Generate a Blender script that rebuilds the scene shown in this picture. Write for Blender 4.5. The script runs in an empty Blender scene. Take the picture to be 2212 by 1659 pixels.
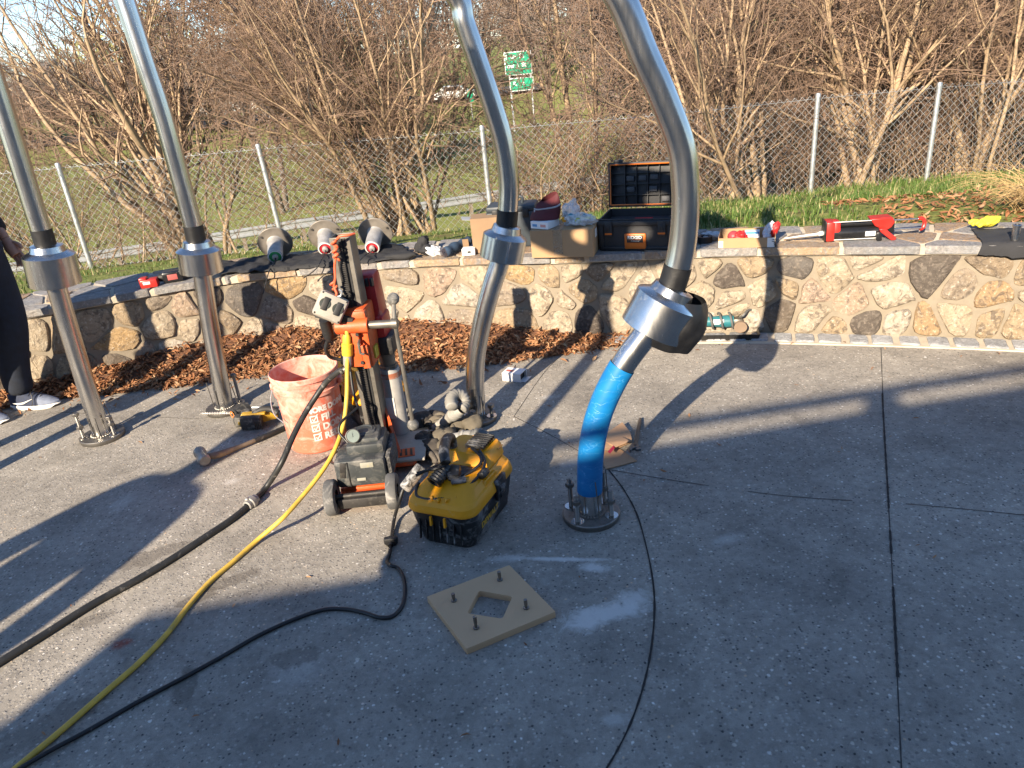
import bpy, bmesh, math, random
from mathutils import Vector as V, Matrix, Euler, noise as mnoise
R = math.radians
SC = bpy.context.scene
COL = SC.collection
# ---------------------------------------------------------------- camera, sky, sun, exposure
CAM_H, PITCH, ROLL, FPX = 1.6, R(24), R(6), 1662.0
cam_d = bpy.data.cameras.new('camera'); cam = bpy.data.objects.new('camera', cam_d); COL.objects.link(cam)
cam.location = (0, 0, CAM_H); cam.rotation_mode = 'XYZ'
cam.rotation_euler = (Matrix.Rotation(R(90) - PITCH, 3, 'X') @ Matrix.Rotation(-ROLL, 3, 'Z')).to_euler()
cam_d.sensor_fit = 'HORIZONTAL'; cam_d.sensor_width = 36; cam_d.lens = 36 * FPX / 2212
cam_d.clip_start = 0.05; cam_d.clip_end = 3000
SC.camera = cam
SUN_AZ, SUN_EL = R(29), R(25.5)          # the light travels towards +x +y at this azimuth from +y
SD = V((math.sin(SUN_AZ) * math.cos(SUN_EL), math.cos(SUN_AZ) * math.cos(SUN_EL), -math.sin(SUN_EL)))
w = bpy.data.worlds.new('World'); SC.world = w; w.use_nodes = True
nt = w.node_tree; nt.nodes.clear()
sky = nt.nodes.new('ShaderNodeTexSky'); sky.sky_type = 'NISHITA'; sky.sun_disc = False
sky.sun_elevation = SUN_EL; sky.sun_rotation = R(180) + SUN_AZ; sky.altitude = 1800; sky.air_density = 1.0; sky.dust_density = 0.25; sky.ozone_density = 3.0
bg = nt.nodes.new('ShaderNodeBackground'); bg.inputs[1].default_value = 0.112
ow = nt.nodes.new('ShaderNodeOutputWorld'); nt.links.new(sky.outputs[0], bg.inputs[0]); nt.links.new(bg.outputs[0], ow.inputs[0])
sl = bpy.data.lights.new('sun', 'SUN'); sl.energy = 5.0; sl.angle = R(0.53); sl.color = (1.0, 0.85, 0.65)
so = bpy.data.objects.new('sun', sl); COL.objects.link(so); so.rotation_euler = SD.to_track_quat('-Z', 'Y').to_euler(); so.location = (-4, -8, 8)
SC.view_settings.view_transform = 'Standard'; SC.view_settings.look = 'None'; SC.view_settings.gamma = 1; SC.view_settings.exposure = 1.22
SC.view_settings.use_curve_mapping = False
SC.render.engine = 'CYCLES'; SC.cycles.max_bounces = 6; SC.cycles.diffuse_bounces = 3; SC.cycles.glossy_bounces = 3
SC.cycles.transparent_max_bounces = 8; SC.cycles.caustics_reflective = False; SC.cycles.caustics_refractive = False
# ---------------------------------------------------------------- surveying: points measured on the photograph -> points of the place
_f = V((0, math.cos(PITCH), -math.sin(PITCH))); _u0 = V((0, math.sin(PITCH), math.cos(PITCH))); _r0 = V((1, 0, 0))
_r = _r0 * math.cos(ROLL) - _u0 * math.sin(ROLL); _u = _u0 * math.cos(ROLL) + _r0 * math.sin(ROLL)
def _ray(x, y): return _f + _r * ((x - 1106) / FPX) - _u * ((y - 829.5) / FPX)
def Z(x, y, z=0.0):
    d = _ray(x, y); return V((0, 0, CAM_H)) + d * ((z - CAM_H) / d.z)
def Y(x, y, yy):
    d = _ray(x, y); return V((0, 0, CAM_H)) + d * (yy / d.y)
# ---------------------------------------------------------------- materials
def _n(nt, t, **k):
    n = nt.nodes.new(t)
    for a, b in k.items(): setattr(n, a, b)
    return n
def ramp(nt, src, stops, interp='LINEAR'):
    n = nt.nodes.new('ShaderNodeValToRGB'); n.color_ramp.interpolation = interp
    while len(n.color_ramp.elements) < len(stops): n.color_ramp.elements.new(0.5)
    for e, (p, c) in zip(n.color_ramp.elements, stops):
        e.position = p; e.color = (c, c, c, 1) if isinstance(c, (int, float)) else (*c[:3], 1)
    if src is not None: nt.links.new(src, n.inputs[0])
    return n
def mixc(nt, fac, a, b, bt='MIX'):
    n = nt.nodes.new('ShaderNodeMix'); n.data_type = 'RGBA'; n.blend_type = bt
    for s, x in ((n.inputs[0], fac), (n.inputs[6], a), (n.inputs[7], b)):
        if hasattr(x, 'is_linked'): nt.links.new(x, s)
        elif isinstance(x, (int, float)): s.default_value = x if s.type == 'VALUE' else (x, x, x, 1)
        else: s.default_value = (*x[:3], 1)
    return n.outputs[2]
def noise(nt, vec, scale, detail=4, rough=0.6, dist=0.0):
    n = nt.nodes.new('ShaderNodeTexNoise'); n.inputs['Scale'].default_value = scale; n.inputs['Detail'].default_value = detail
    n.inputs['Roughness'].default_value = rough; n.inputs['Distortion'].default_value = dist
    if vec is not None: nt.links.new(vec, n.inputs['Vector'])
    return n
def newmat(name):
    m = bpy.data.materials.new(name); m.use_nodes = True
    return m, m.node_tree, m.node_tree.nodes['Principled BSDF']
def bump(nt, p, h, strength=0.3, dist=0.01):
    b = nt.nodes.new('ShaderNodeBump'); b.inputs['Strength'].default_value = strength; b.inputs['Distance'].default_value = dist
    nt.links.new(h, b.inputs['Height']); nt.links.new(b.outputs[0], p.inputs['Normal']); return b
MATS = {}
def mat(name, col, rough=0.6, metal=0.0, var=0.15, scale=14, bmp=0.0, bscale=120, dirt=None, spec=0.5, rvar=0.12, coat=0.0):
    """plain procedural surface: mottled colour, uneven gloss, optional dust/dirt (colour, cover 0..1, scale)"""
    if name in MATS: return MATS[name]
    m, nt, p = newmat(name)
    tc = _n(nt, 'ShaderNodeTexCoord'); vec = tc.outputs['Object']
    n1 = noise(nt, vec, scale, 5)
    lo = [c * (1 - var) for c in col]; hi = [min(1, c * (1 + var)) for c in col]
    c = ramp(nt, n1.outputs[0], [(0.3, lo), (0.7, hi)]).outputs[0]
    if dirt:
        dc, amt, ds = dirt
        n2 = noise(nt, vec, ds, 8, 0.68, 0.6)
        t = 0.78 - 0.55 * amt
        f = ramp(nt, n2.outputs[0], [(max(0, t - 0.10), 0.0), (min(1, t + 0.16), 1.0)]).outputs[0]
        c = mixc(nt, f, c, dc)
    nt.links.new(c, p.inputs['Base Color'])
    rr = ramp(nt, n1.outputs[0], [(0.2, max(0, rough - rvar)), (0.8, min(1, rough + rvar))]).outputs[0]
    nt.links.new(rr, p.inputs['Roughness'])
    p.inputs['Metallic'].default_value = metal; p.inputs['Specular IOR Level'].default_value = spec
    p.inputs['Coat Weight'].default_value = coat
    if bmp:
        n3 = noise(nt, vec, bscale, 4); bump(nt, p, n3.outputs[0], bmp, 0.004)
    MATS[name] = m; return m
# ---------------------------------------------------------------- mesh building
def catmull(pts, sub=6):
    P = [V(p) for p in pts]; out = []
    for i in range(len(P) - 1):
        a = P[i - 1] if i > 0 else P[0] * 2 - P[1]; b = P[i]; c = P[i + 1]
        d = P[i + 2] if i + 2 < len(P) else P[-1] * 2 - P[-2]
        for k in range(sub):
            t = k / sub; t2 = t * t; t3 = t2 * t
            out.append(0.5 * ((2 * b) + (c - a) * t + (2 * a - 5 * b + 4 * c - d) * t2 + (3 * b - a - 3 * c + d) * t3))
    out.append(P[-1]); return out
def frame(ax):
    ax = V(ax).normalized(); h = V((0, 0, 1)) if abs(ax.z) < 0.9 else V((1, 0, 0))
    a = h.cross(ax).normalized(); b = ax.cross(a); return a, b, ax
class MB:
    def __init__(s): s.v = []; s.f = []; s.X = None
    def add(s, vs, fs):
        o = len(s.v)
        if s.X is not None: vs = [s.X @ V(q) for q in vs]
        s.v += [tuple(q) for q in vs]; s.f += [tuple(i + o for i in q) for q in fs]; return s
    def box(s, c, sz, rot=None, taper=1.0, taper_y=None):
        x, y, z = sz[0] / 2, sz[1] / 2, sz[2] / 2; ty = taper if taper_y is None else taper_y
        vs = [V((-x, -y, -z)), V((x, -y, -z)), V((x, y, -z)), V((-x, y, -z)), V((-x * taper, -y * ty, z)), V((x * taper, -y * ty, z)), V((x * taper, y * ty, z)), V((-x * taper, y * ty, z))]
        m = Matrix.Identity(3) if rot is None else (rot if isinstance(rot, Matrix) else Euler(rot).to_matrix())
        return s.add([m @ q + V(c) for q in vs], [(0, 3, 2, 1), (4, 5, 6, 7), (0, 1, 5, 4), (1, 2, 6, 5), (2, 3, 7, 6), (3, 0, 4, 7)])
    def rbox(s, c, sz, r=0.01, rot=None, taper=1.0, seg=2):
        """box with rounded edges and corners"""
        bm = bmesh.new(); bmesh.ops.create_cube(bm, size=1.0)
        for q in bm.verts:
            k = taper if q.co.z > 0 else 1.0
            q.co = V((q.co.x * sz[0] * k, q.co.y * sz[1] * k, q.co.z * sz[2]))
        bmesh.ops.bevel(bm, geom=list(bm.edges), offset=r, segments=seg, affect='EDGES', profile=0.5, clamp_overlap=True)
        m = Matrix.Identity(3) if rot is None else (rot if isinstance(rot, Matrix) else Euler(rot).to_matrix())
        bm.verts.index_update()
        s.add([m @ q.co + V(c) for q in bm.verts], [[q.index for q in f.verts] for f in bm.faces]); bm.free(); return s
    def tube(s, pts, r, n=8, caps=True):
        P = [V(p) for p in pts]; N = len(P); rr = r if isinstance(r, (list, tuple)) else [r] * N
        T = [(P[min(i + 1, N - 1)] - P[max(i - 1, 0)]).normalized() for i in range(N)]
        a, b, _ = frame(T[0]); vs = []; cs = [(math.cos(2 * math.pi * k / n), math.sin(2 * math.pi * k / n)) for k in range(n)]
        for i in range(N):
            a = (a - T[i] * a.dot(T[i])).normalized(); b = T[i].cross(a)
            vs += [P[i] + (a * c + b * d) * rr[i] for c, d in cs]
        fs = [(i * n + k, i * n + (k + 1) % n, (i + 1) * n + (k + 1) % n, (i + 1) * n + k) for i in range(N - 1) for k in range(n)]
        if caps: fs += [tuple(range(n - 1, -1, -1)), tuple(range((N - 1) * n, N * n))]
        return s.add(vs, fs)
    def cyl(s, p0, p1, r0, r1=None, n=16, caps=True): return s.tube([p0, p1], [r0, r0 if r1 is None else r1], n, caps)
    def lathe(s, prof, n=24, o=(0, 0, 0), ax=(0, 0, 1), a0=0.0, a1=2 * math.pi, closed=False):
        a, b, c = frame(ax); o = V(o); full = abs(a1 - a0 - 2 * math.pi) < 1e-6; m = n if full else n + 1; vs = []
        for r, z in prof:
            for k in range(m):
                t = a0 + (a1 - a0) * k / n; vs.append(o + c * z + (a * math.cos(t) + b * math.sin(t)) * max(r, 1e-5))
        L = len(prof); fs = []
        for i in range(L if closed else L - 1):
            j = (i + 1) % L
            for k in range(n):
                q = (k + 1) % m; fs.append((i * m + k, i * m + q, j * m + q, j * m + k))
        return s.add(vs, fs)
    def ball(s, c, r, nu=14, nv=9, rot=None):
        sc = r if isinstance(r, (tuple, list)) else (r, r, r); vs = []; fs = []
        m = Matrix.Identity(3) if rot is None else Euler(rot).to_matrix()
        for j in range(nv + 1):
            t = math.pi * j / nv
            for i in range(nu):
                p = 2 * math.pi * i / nu
                vs.append(m @ V((sc[0] * math.sin(t) * math.cos(p) + 0, sc[1] * math.sin(t) * math.sin(p), sc[2] * math.cos(t))) + V(c))
        for j in range(nv):
            for i in range(nu): fs.append((j * nu + i, (j + 1) * nu + i, (j + 1) * nu + (i + 1) % nu, j * nu + (i + 1) % nu))
        return s.add(vs, fs)
    def prism(s, poly, z0, z1, o=(0, 0, 0), ex=(1, 0, 0), ey=(0, 1, 0)):
        o, ex, ey = V(o), V(ex), V(ey); ez = ex.cross(ey); n = len(poly)
        vs = [o + ex * x + ey * y + ez * z0 for x, y in poly] + [o + ex * x + ey * y + ez * z1 for x, y in poly]
        return s.add(vs, [tuple(range(n - 1, -1, -1)), tuple(range(n, 2 * n))] + [(i, (i + 1) % n, n + (i + 1) % n, n + i) for i in range(n)])
    def grid(s, fn, nu, nv, thick=0.0):
        vs = [V(fn(i / nu, j / nv)) for j in range(nv + 1) for i in range(nu + 1)]; m = nu + 1
        fs = [(j * m + i, j * m + i + 1, (j + 1) * m + i + 1, (j + 1) * m + i) for j in range(nv) for i in range(nu)]
        if thick:
            k = len(vs); vs = vs + [q - V((0, 0, thick)) for q in vs]
            fs += [tuple(k + i for i in reversed(q)) for q in fs]
            ring = [i for i in range(m)] + [j * m + nu for j in range(1, nv + 1)] + [nv * m + i for i in range(nu - 1, -1, -1)] + [j * m for j in range(nv - 1, 0, -1)]
            fs += [(ring[(i + 1) % len(ring)], ring[i], ring[i] + k, ring[(i + 1) % len(ring)] + k) for i in range(len(ring))]
        return s.add(vs, fs)
    def mesh(s, name, m, angle=35):
        me = bpy.data.meshes.new(name); me.from_pydata(s.v, [], s.f); me.materials.append(m)
        me.polygons.foreach_set('use_smooth', [True] * len(me.polygons)); me.set_sharp_from_angle(angle=R(angle)); return me
    def build(s, name, m, parent=None, world=False, angle=35, kind=None, bevel=0, label=None):
        if world and parent is not None:
            mw = parent.matrix_basis.copy(); pp = parent.parent
            while pp is not None: mw = pp.matrix_basis @ mw; pp = pp.parent
            iv = mw.inverted(); s.v = [tuple(iv @ V(q)) for q in s.v]
        o = bpy.data.objects.new(name, s.mesh(name, m, angle)); COL.objects.link(o)
        if parent is not None: o.parent = parent
        if kind: o['kind'] = kind
        if label: o['label'] = label
        if bevel:
            b = o.modifiers.new('bevel', 'BEVEL'); b.width = bevel; b.segments = 2; b.limit_method = 'ANGLE'; b.angle_limit = R(40)
        return o
def tag(o, label, cat, group=None):
    o['label'] = label; o['category'] = cat
    if group: o['group'] = group
    return o
def thing(name, label, cat, loc=(0, 0, 0), rot=0.0, group=None):
    o = bpy.data.objects.new(name, None); COL.objects.link(o); o.empty_display_size = 0.1
    o.matrix_basis = Matrix.Translation(V(loc)) @ (Matrix.Rotation(rot, 4, 'Z') if isinstance(rot, (int, float)) else Euler(rot).to_matrix().to_4x4())
    return tag(o, label, cat, group)
def solo(mb, name, m, label, cat, group=None, angle=35, bevel=0):
    xs = [q[0] for q in mb.v]; ys = [q[1] for q in mb.v]; z = min(q[2] for q in mb.v); c = V(((min(xs) + max(xs)) / 2, (min(ys) + max(ys)) / 2, z))
    mb.v = [(q[0] - c.x, q[1] - c.y, q[2] - c.z) for q in mb.v]
    o = mb.build(name, m, None, angle=angle, bevel=bevel); o.location = c; return tag(o, label, cat, group)
def copy_tree(o, parent=None):
    c = o.copy(); COL.objects.link(c); c.parent = parent
    for ch in list(o.children): copy_tree(ch, c)
    return c
def struct(o): o['kind'] = 'structure'; return o
def text_mb(txt, size, o, ex, ey, off=0.0012, bold=0.0, wrap=None):
    """flat print of a few letters; wrap=(centre, radius fn) bends it round an upright axis"""
    cu = bpy.data.curves.new('t', 'FONT'); cu.body = txt; cu.size = size; cu.offset = bold; cu.resolution_u = 3
    ob = bpy.data.objects.new('t', cu); COL.objects.link(ob); bpy.context.view_layer.update()
    me = bpy.data.meshes.new_from_object(ob.evaluated_get(bpy.context.evaluated_depsgraph_get()))
    bpy.data.objects.remove(ob); mb = MB(); o, ex, ey = V(o), V(ex).normalized(), V(ey).normalized(); ez = ex.cross(ey)
    if wrap: mb.add([wrap(q.co.x, q.co.y) for q in me.vertices], [tuple(p.vertices) for p in me.polygons])
    else: mb.add([o + ex * q.co.x + ey * q.co.y + ez * off for q in me.vertices], [tuple(p.vertices) for p in me.polygons])
    bpy.data.meshes.remove(me); return mb
# ================================================================ SETTING
WP = catmull([(-9, 0.5, 0), (-6, 2.6, 0), (-4.2, 3.75, 0), (-3.3, 4.08, 0), (-2.7, 4.2, 0), (-2.3, 4.32, 0), (-1.887, 4.45, 0), (-1.455, 4.52, 0), (-.93, 4.5, 0), (-.52, 4.44, 0), (-.08, 4.33, 0),
              (.3, 4.2, 0), (1.06, 4.02, 0), (1.43, 3.91, 0), (2.04, 3.68, 0), (2.49, 3.49, 0), (3.2, 3.15, 0), (4.5, 2.4, 0), (7, .6, 0), (9, -2, 0)], 8)
WS = [0.0]
for i in range(1, len(WP)): WS.append(WS[-1] + (WP[i] - WP[i - 1]).length)
def wall_at(s):
    """point on the wall's face line at arc length s, with tangent and the normal that points to the plaza"""
    i = 0
    lo, hi = 0, len(WS) - 1
    while hi - lo > 1:
        mid = (lo + hi) // 2
        if WS[mid] <= s: lo = mid
        else: hi = mid
    t = (s - WS[lo]) / (WS[lo + 1] - WS[lo]); p = WP[lo].lerp(WP[lo + 1], t); T = (WP[min(lo + 2, len(WP) - 1)] - WP[max(lo - 1, 0)]).normalized()
    return p, T, V((T.y, -T.x, 0))
def wall_y(x):
    for a, b in zip(WP, WP[1:]):
        if a.x <= x <= b.x: return a.y + (b.y - a.y) * (x - a.x) / (b.x - a.x)
    return WP[0].y if x < WP[0].x else WP[-1].y
def s_of_x(x):
    for i, (a, b) in enumerate(zip(WP, WP[1:])):
        if a.x <= x <= b.x: return WS[i] + (WS[i + 1] - WS[i]) * (x - a.x) / (b.x - a.x)
WALL_H, CAP_T, WALL_D = 0.445, 0.04, 0.42
def lerp_tab(t, tab):
    if t <= tab[0][0]: return tab[0][1]
    for (a, b), (c, d) in zip(tab, tab[1:]):
        if t <= c: return b + (d - b) * (t - a) / (c - a)
    return tab[-1][1]
def zt(x, y):
    """height of the land behind the wall"""
    z = lerp_tab(y, [(4.0, .43), (5.0, .40), (8.5, -.23), (10, -.75), (21, -3.75), (24, -3.85), (70, -3.8), (120, -3.2), (400, -1.0)])
    if y > 28 and x > 6: z += min(1, (y - 28) / 30) * min(1, (x - 6) / 25) * 9
    return z + 0.05 * mnoise.noise(V((x * .5, y * .5, 0))) * min(1, max(0, (y - 4.5)))
# ---- ground behind the wall
m, nt, p = newmat('meadow')
geo = _n(nt, 'ShaderNodeNewGeometry'); pos = geo.outputs['Position']
a = noise(nt, pos, 1.3, 6, .65); b = noise(nt, pos, 14, 5, .7); sep = _n(nt, 'ShaderNodeSeparateXYZ'); nt.links.new(pos, sep.inputs[0])
g = ramp(nt, b.outputs[0], [(.3, (.14, .16, .045)), (.55, (.25, .27, .08)), (.75, (.40, .38, .16))]).outputs[0]
dry = ramp(nt, b.outputs[0], [(.3, (.12, .085, .05)), (.7, (.27, .20, .12))]).outputs[0]
mp = _n(nt, 'ShaderNodeMapRange'); nt.links.new(sep.outputs[1], mp.inputs[0]); mp.inputs[1].default_value = 7.5; mp.inputs[2].default_value = 9.5; mp.inputs[3].default_value = 0.0; mp.inputs[4].default_value = 1.0
# the dirt shoulder of the road, a worn strip in front of the guard rail, is its own strip of land
e = _n(nt, 'ShaderNodeMath', operation='MULTIPLY_ADD'); nt.links.new(sep.outputs[0], e.inputs[0]); e.inputs[1].default_value = -0.27; nt.links.new(sep.outputs[1], e.inputs[2])
sh = ramp(nt, None, [(0.0, 0.0), (.35, 1.0), (.62, 1.0), (.9, 0.0)])
mr = _n(nt, 'ShaderNodeMapRange'); nt.links.new(e.outputs[0], mr.inputs[0]); mr.inputs[1].default_value = 18.0; mr.inputs[2].default_value = 27.0; nt.links.new(mr.outputs[0], sh.inputs[0])
mul = _n(nt, 'ShaderNodeMath', operation='MULTIPLY'); nt.links.new(sh.outputs[0], mul.inputs[0]); nt.links.new(ramp(nt, a.outputs[0], [(.32, .35), (.55, 1.0)]).outputs[0], mul.inputs[1])
c1 = mixc(nt, ramp(nt, a.outputs[0], [(.52, 0.0), (.66, .7)]).outputs[0], g, dry)
c2 = mixc(nt, mul.outputs[0], c1, (.30, .235, .17))
nt.links.new(c2, p.inputs['Base Color']); p.inputs['Roughness'].default_value = .95; p.inputs['Specular IOR Level'].default_value = .1
bump(nt, p, b.outputs[0], .6, .05); M_MEADOW = m
mb = MB(); ys = [0.22, .4, .7, 1.1, 1.6, 2.2, 2.9, 3.6, 4.4, 5.4, 7, 9, 12, 15, 18, 21, 25, 32, 42, 56, 75, 110, 180, 300, 500, 900]
xs = [-400, -150, -80, -45, -30, -22, -16, -12, -9] + [-8 + .5 * i for i in range(33)] + [9, 11, 14, 18, 24, 32, 45, 60, 90, 150, 400]
vs = []
for yo in ys:
    for x in xs:
        y = yo + wall_y(x) if yo < 4 else yo + wall_y(x) * max(0, (1 - (yo - 4) / 14)) + min(1, (yo - 4) / 14) * 4.3
        vs.append((x, y, zt(x, y) - (.02 if yo > .3 else .05)))
n = len(xs); mb.add(vs, [(j * n + i, j * n + i + 1, (j + 1) * n + i + 1, (j + 1) * n + i) for j in range(len(ys) - 1) for i in range(n - 1)])
struct(mb.build('terrain', M_MEADOW, angle=180))
# ---- plaza: exposed-aggregate concrete
m, nt, p = newmat('aggregate_concrete')
geo = _n(nt, 'ShaderNodeNewGeometry'); pos = geo.outputs['Position']
big = noise(nt, pos, 1.7, 5, .6); med = noise(nt, pos, 9, 6, .65); fine = noise(nt, pos, 420, 3, .7)
base = ramp(nt, med.outputs[0], [(.25, (.275, .245, .203)), (.75, (.41, .367, .305))]).outputs[0]
base = mixc(nt, .55, base, ramp(nt, fine.outputs[0], [(.3, (.17, .155, .14)), (.5, (.36, .33, .285)), (.72, (.52, .48, .41))]).outputs[0])
def pebbles(scale, lo, hi, r0, r1, col, base, seed):
    vo = _n(nt, 'ShaderNodeTexVoronoi'); vo.inputs['Scale'].default_value = scale; vo.inputs['Randomness'].default_value = 1.0
    ad = _n(nt, 'ShaderNodeVectorMath', operation='MULTIPLY_ADD'); ad.inputs[1].default_value = (1, 1, 0); ad.inputs[2].default_value = (seed, seed * 2, 0.37 * seed)
    wob = _n(nt, 'ShaderNodeVectorMath', operation='MULTIPLY_ADD'); nn = noise(nt, pos, scale * 1.1, 2); nt.links.new(nn.outputs[1], wob.inputs[0]); wob.inputs[1].default_value = (.55 / scale,) * 3
    nt.links.new(pos, ad.inputs[0]); nt.links.new(ad.outputs[0], wob.inputs[2]); nt.links.new(wob.outputs[0], vo.inputs['Vector'])
    sp = _n(nt, 'ShaderNodeSeparateColor'); nt.links.new(vo.outputs['Color'], sp.inputs[0])
    pick = ramp(nt, sp.outputs[0], [(0, 0.0), (lo, 0.0), (lo + .001, 1.0), (hi, 1.0), (min(1, hi + .001), 0.0)], 'CONSTANT').outputs[0]
    disc = ramp(nt, vo.outputs['Distance'], [(r0, 1.0), (r1, 0.0)]).outputs[0]
    k = _n(nt, 'ShaderNodeMath', operation='MULTIPLY'); nt.links.new(pick, k.inputs[0]); nt.links.new(disc, k.inputs[1])
    cc = ramp(nt, sp.outputs[1], col).outputs[0]
    return mixc(nt, k.outputs[0], base, cc), k.outputs[0]
base, k1 = pebbles(95, .30, .98, .34, .44, [(0, (.22, .20, .18)), (.6, (.36, .33, .29)), (1, (.50, .46, .40))], base, 1.3)
base, k2 = pebbles(92, .66, .79, .26, .36, [(0, (.05, .05, .052)), (1, (.15, .14, .13))], base, 5.1)
base, k3 = pebbles(66, .82, .99, .22, .31, [(0, (.62, .56, .46)), (.5, (.75, .72, .66)), (.8, (.58, .42, .28)), (1, (.8, .78, .74))], base, 9.7)
base, k4 = pebbles(40, .93, .995, .17, .25, [(0, (.66, .60, .50)), (.6, (.50, .42, .33)), (1, (.72, .70, .66))], base, 3.3)
base = mixc(nt, ramp(nt, big.outputs[0], [(.42, 0.0), (.68, .42)]).outputs[0], base, (.14, .13, .12))
sm = noise(nt, pos, 4.5, 6, .7, .6); base = mixc(nt, 1.0, base, ramp(nt, sm.outputs[0], [(.28, .72), (.5, 1.0), (.75, 1.16)]).outputs[0], 'MULTIPLY')
sm2 = noise(nt, pos, 38, 4, .65, .5); base = mixc(nt, 1.0, base, ramp(nt, sm2.outputs[0], [(.3, .80), (.7, 1.14)]).outputs[0], 'MULTIPLY')
# white drilling dust lying in smears, damp stains and a rust-red mark
NC = {}
def spot(c, rx, ry, rot, col, base, amt=1.0, nsc=26, edge=(.25, .85)):
    mp = _n(nt, 'ShaderNodeMapping', vector_type='TEXTURE'); mp.inputs['Location'].default_value = (c[0], c[1], 0); mp.inputs['Rotation'].default_value = (0, 0, rot); mp.inputs['Scale'].default_value = (rx, ry, 1000)
    nt.links.new(pos, mp.inputs[0]); ln = _n(nt, 'ShaderNodeVectorMath', operation='LENGTH'); nt.links.new(mp.outputs[0], ln.inputs[0])
    nn = NC.setdefault(nsc, NC.get(nsc) or noise(nt, pos, nsc, 7, .7, .8)); s = _n(nt, 'ShaderNodeMath', operation='MULTIPLY_ADD'); nt.links.new(nn.outputs[0], s.inputs[0]); s.inputs[1].default_value = 1.5; nt.links.new(ln.outputs['Value'], s.inputs[2])
    mrg = _n(nt, 'ShaderNodeMapRange'); nt.links.new(s.outputs[0], mrg.inputs[0]); mrg.inputs[1].default_value = 0.8 + edge[0]; mrg.inputs[2].default_value = .8 + edge[1]; mrg.inputs[3].default_value = amt; mrg.inputs[4].default_value = 0
    return mixc(nt, mrg.outputs[0], base, col)
DUST = (.62, .60, .56)
for px, py, rx, ry, ro, am in ((1318, 1322, .17, .06, .12, .95), (1262, 1340, .09, .07, .2, .95), (1365, 1296, .08, .06, 0, .8), (1215, 1208, .22, .016, -.2, .95), (1280, 1226, .07, .035, -.3, .95), (1100, 1205, .10, .03, -.1, .5), (1240, 1000, .10, .05, .3, .35), (500, 1040, .05, .03, .2, .5), (1330, 1555, .05, .03, 0, .45), (1185, 858, .07, .03, 0, .4),
                               (1570, 1165, .08, .04, .3, .4), (265, 1085, .06, .10, -.2, .35), (640, 1450, .12, .09, .4, .25)):
    q = Z(px, py); base = spot(q, rx, ry, ro, DUST, base, am)
for px, py, rx, ry, ro, am in ((330, 1200, .22, .08, .5, .55), (500, 1255, .16, .05, .5, .5), (430, 1290, .12, .05, .6, .55), (200, 1340, .10, .05, .4, .45), (640, 1420, .10, .07, 0, .45), (120, 1560, .25, .12, .6, .45), (400, 1480, .05, .16, .15, .5)):
    q = Z(px, py); base = spot(q, rx, ry, ro, (.10, .085, .07), base, am, 12, (.45, .6))
q = Z(262, 1392); base = spot(q, .045, .03, .3, (.25, .05, .03), base, .8, 40)
nt.links.new(base, p.inputs['Base Color']); p.inputs['Roughness'].default_value = .82; p.inputs['Specular IOR Level'].default_value = .28
hh = _n(nt, 'ShaderNodeMath', operation='ADD'); nt.links.new(k1, hh.inputs[0]); nt.links.new(fine.outputs[0], hh.inputs[1])
h2 = _n(nt, 'ShaderNodeMath', operation='ADD'); nt.links.new(hh.outputs[0], h2.inputs[0]); nt.links.new(k3, h2.inputs[1]); bump(nt, p, h2.outputs[0], .5, .0025)
mb = MB(); face = [(x.x, x.y + .12, 0) for x in WP]; mb.add(face + [(9, -14, 0), (-9, -14, 0)], [tuple(range(len(face) + 1, -1, -1))])
plaza = struct(mb.build('plaza', m))
# joints in the slab: saw cuts and a tarred expansion joint
M_JOINT = mat('joint_tar', (.018, .017, .016), .8, var=.5, scale=30); M_CUT = mat('saw_cut', (.05, .046, .042), .9, var=.5, scale=40)
def joint(pts, wd, mt, gaps=(), sub=8):
    c = catmull([Z(*q) for q in pts], sub); rng = random.Random(len(pts)); n = len(c); mb = MB(); vs = []; fs = []
    for i, q in enumerate(c):
        t = (c[min(i + 1, n - 1)] - c[max(i - 1, 0)]).normalized(); nn = V((t.y, -t.x, 0)); k = wd * rng.uniform(.7, 1.25)
        hz = .0025 if mt is M_JOINT else .0014; vs += [q + nn * k / 2 + V((0, 0, hz)), q - nn * k / 2 + V((0, 0, hz))]
    fs = [(2 * i, 2 * i + 2, 2 * i + 3, 2 * i + 1) for i in range(n - 1) if not any(a <= i / n < b for a, b in gaps)]
    mb.add(vs, fs); mb.build('joint', mt, plaza)
joint([(1903, 752), (1911, 950), (1921, 1120), (1933, 1350), (1948, 1680)], .0035, M_CUT, (), 18)
joint([(1903, 752), (1906, 850), (1911, 950), (1917, 1050), (1921, 1120), (1927, 1230), (1933, 1350), (1941, 1500), (1948, 1680)], .007, M_JOINT, ((0, .12), (.46, .53), (.58, .66), (.84, 1)), 18)
joint([(1315, 1016), (1345, 1055), (1375, 1110), (1398, 1190), (1412, 1270), (1413, 1340), (1404, 1420), (1385, 1500), (1355, 1580), (1308, 1665), (1240, 1760)], .006, M_JOINT)
joint([(1311, 1014), (1480, 1042), (1700, 1072), (1917, 1086), (2060, 1098), (2300, 1122)], .0035, M_CUT, ((.22, .3), (.5, .62)))
joint([(1311, 1014), (1250, 975), (1180, 935), (1110, 900)], .0035, M_CUT)
joint([(1110, 900), (1180, 800), (1240, 745)], .003, M_CUT)
joint([(553, 815), (700, 790), (900, 770)], .003, M_CUT, ())
joint([(120, 890), (300, 900), (430, 905)], .003, M_CUT, ((.2, .5),))
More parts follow.
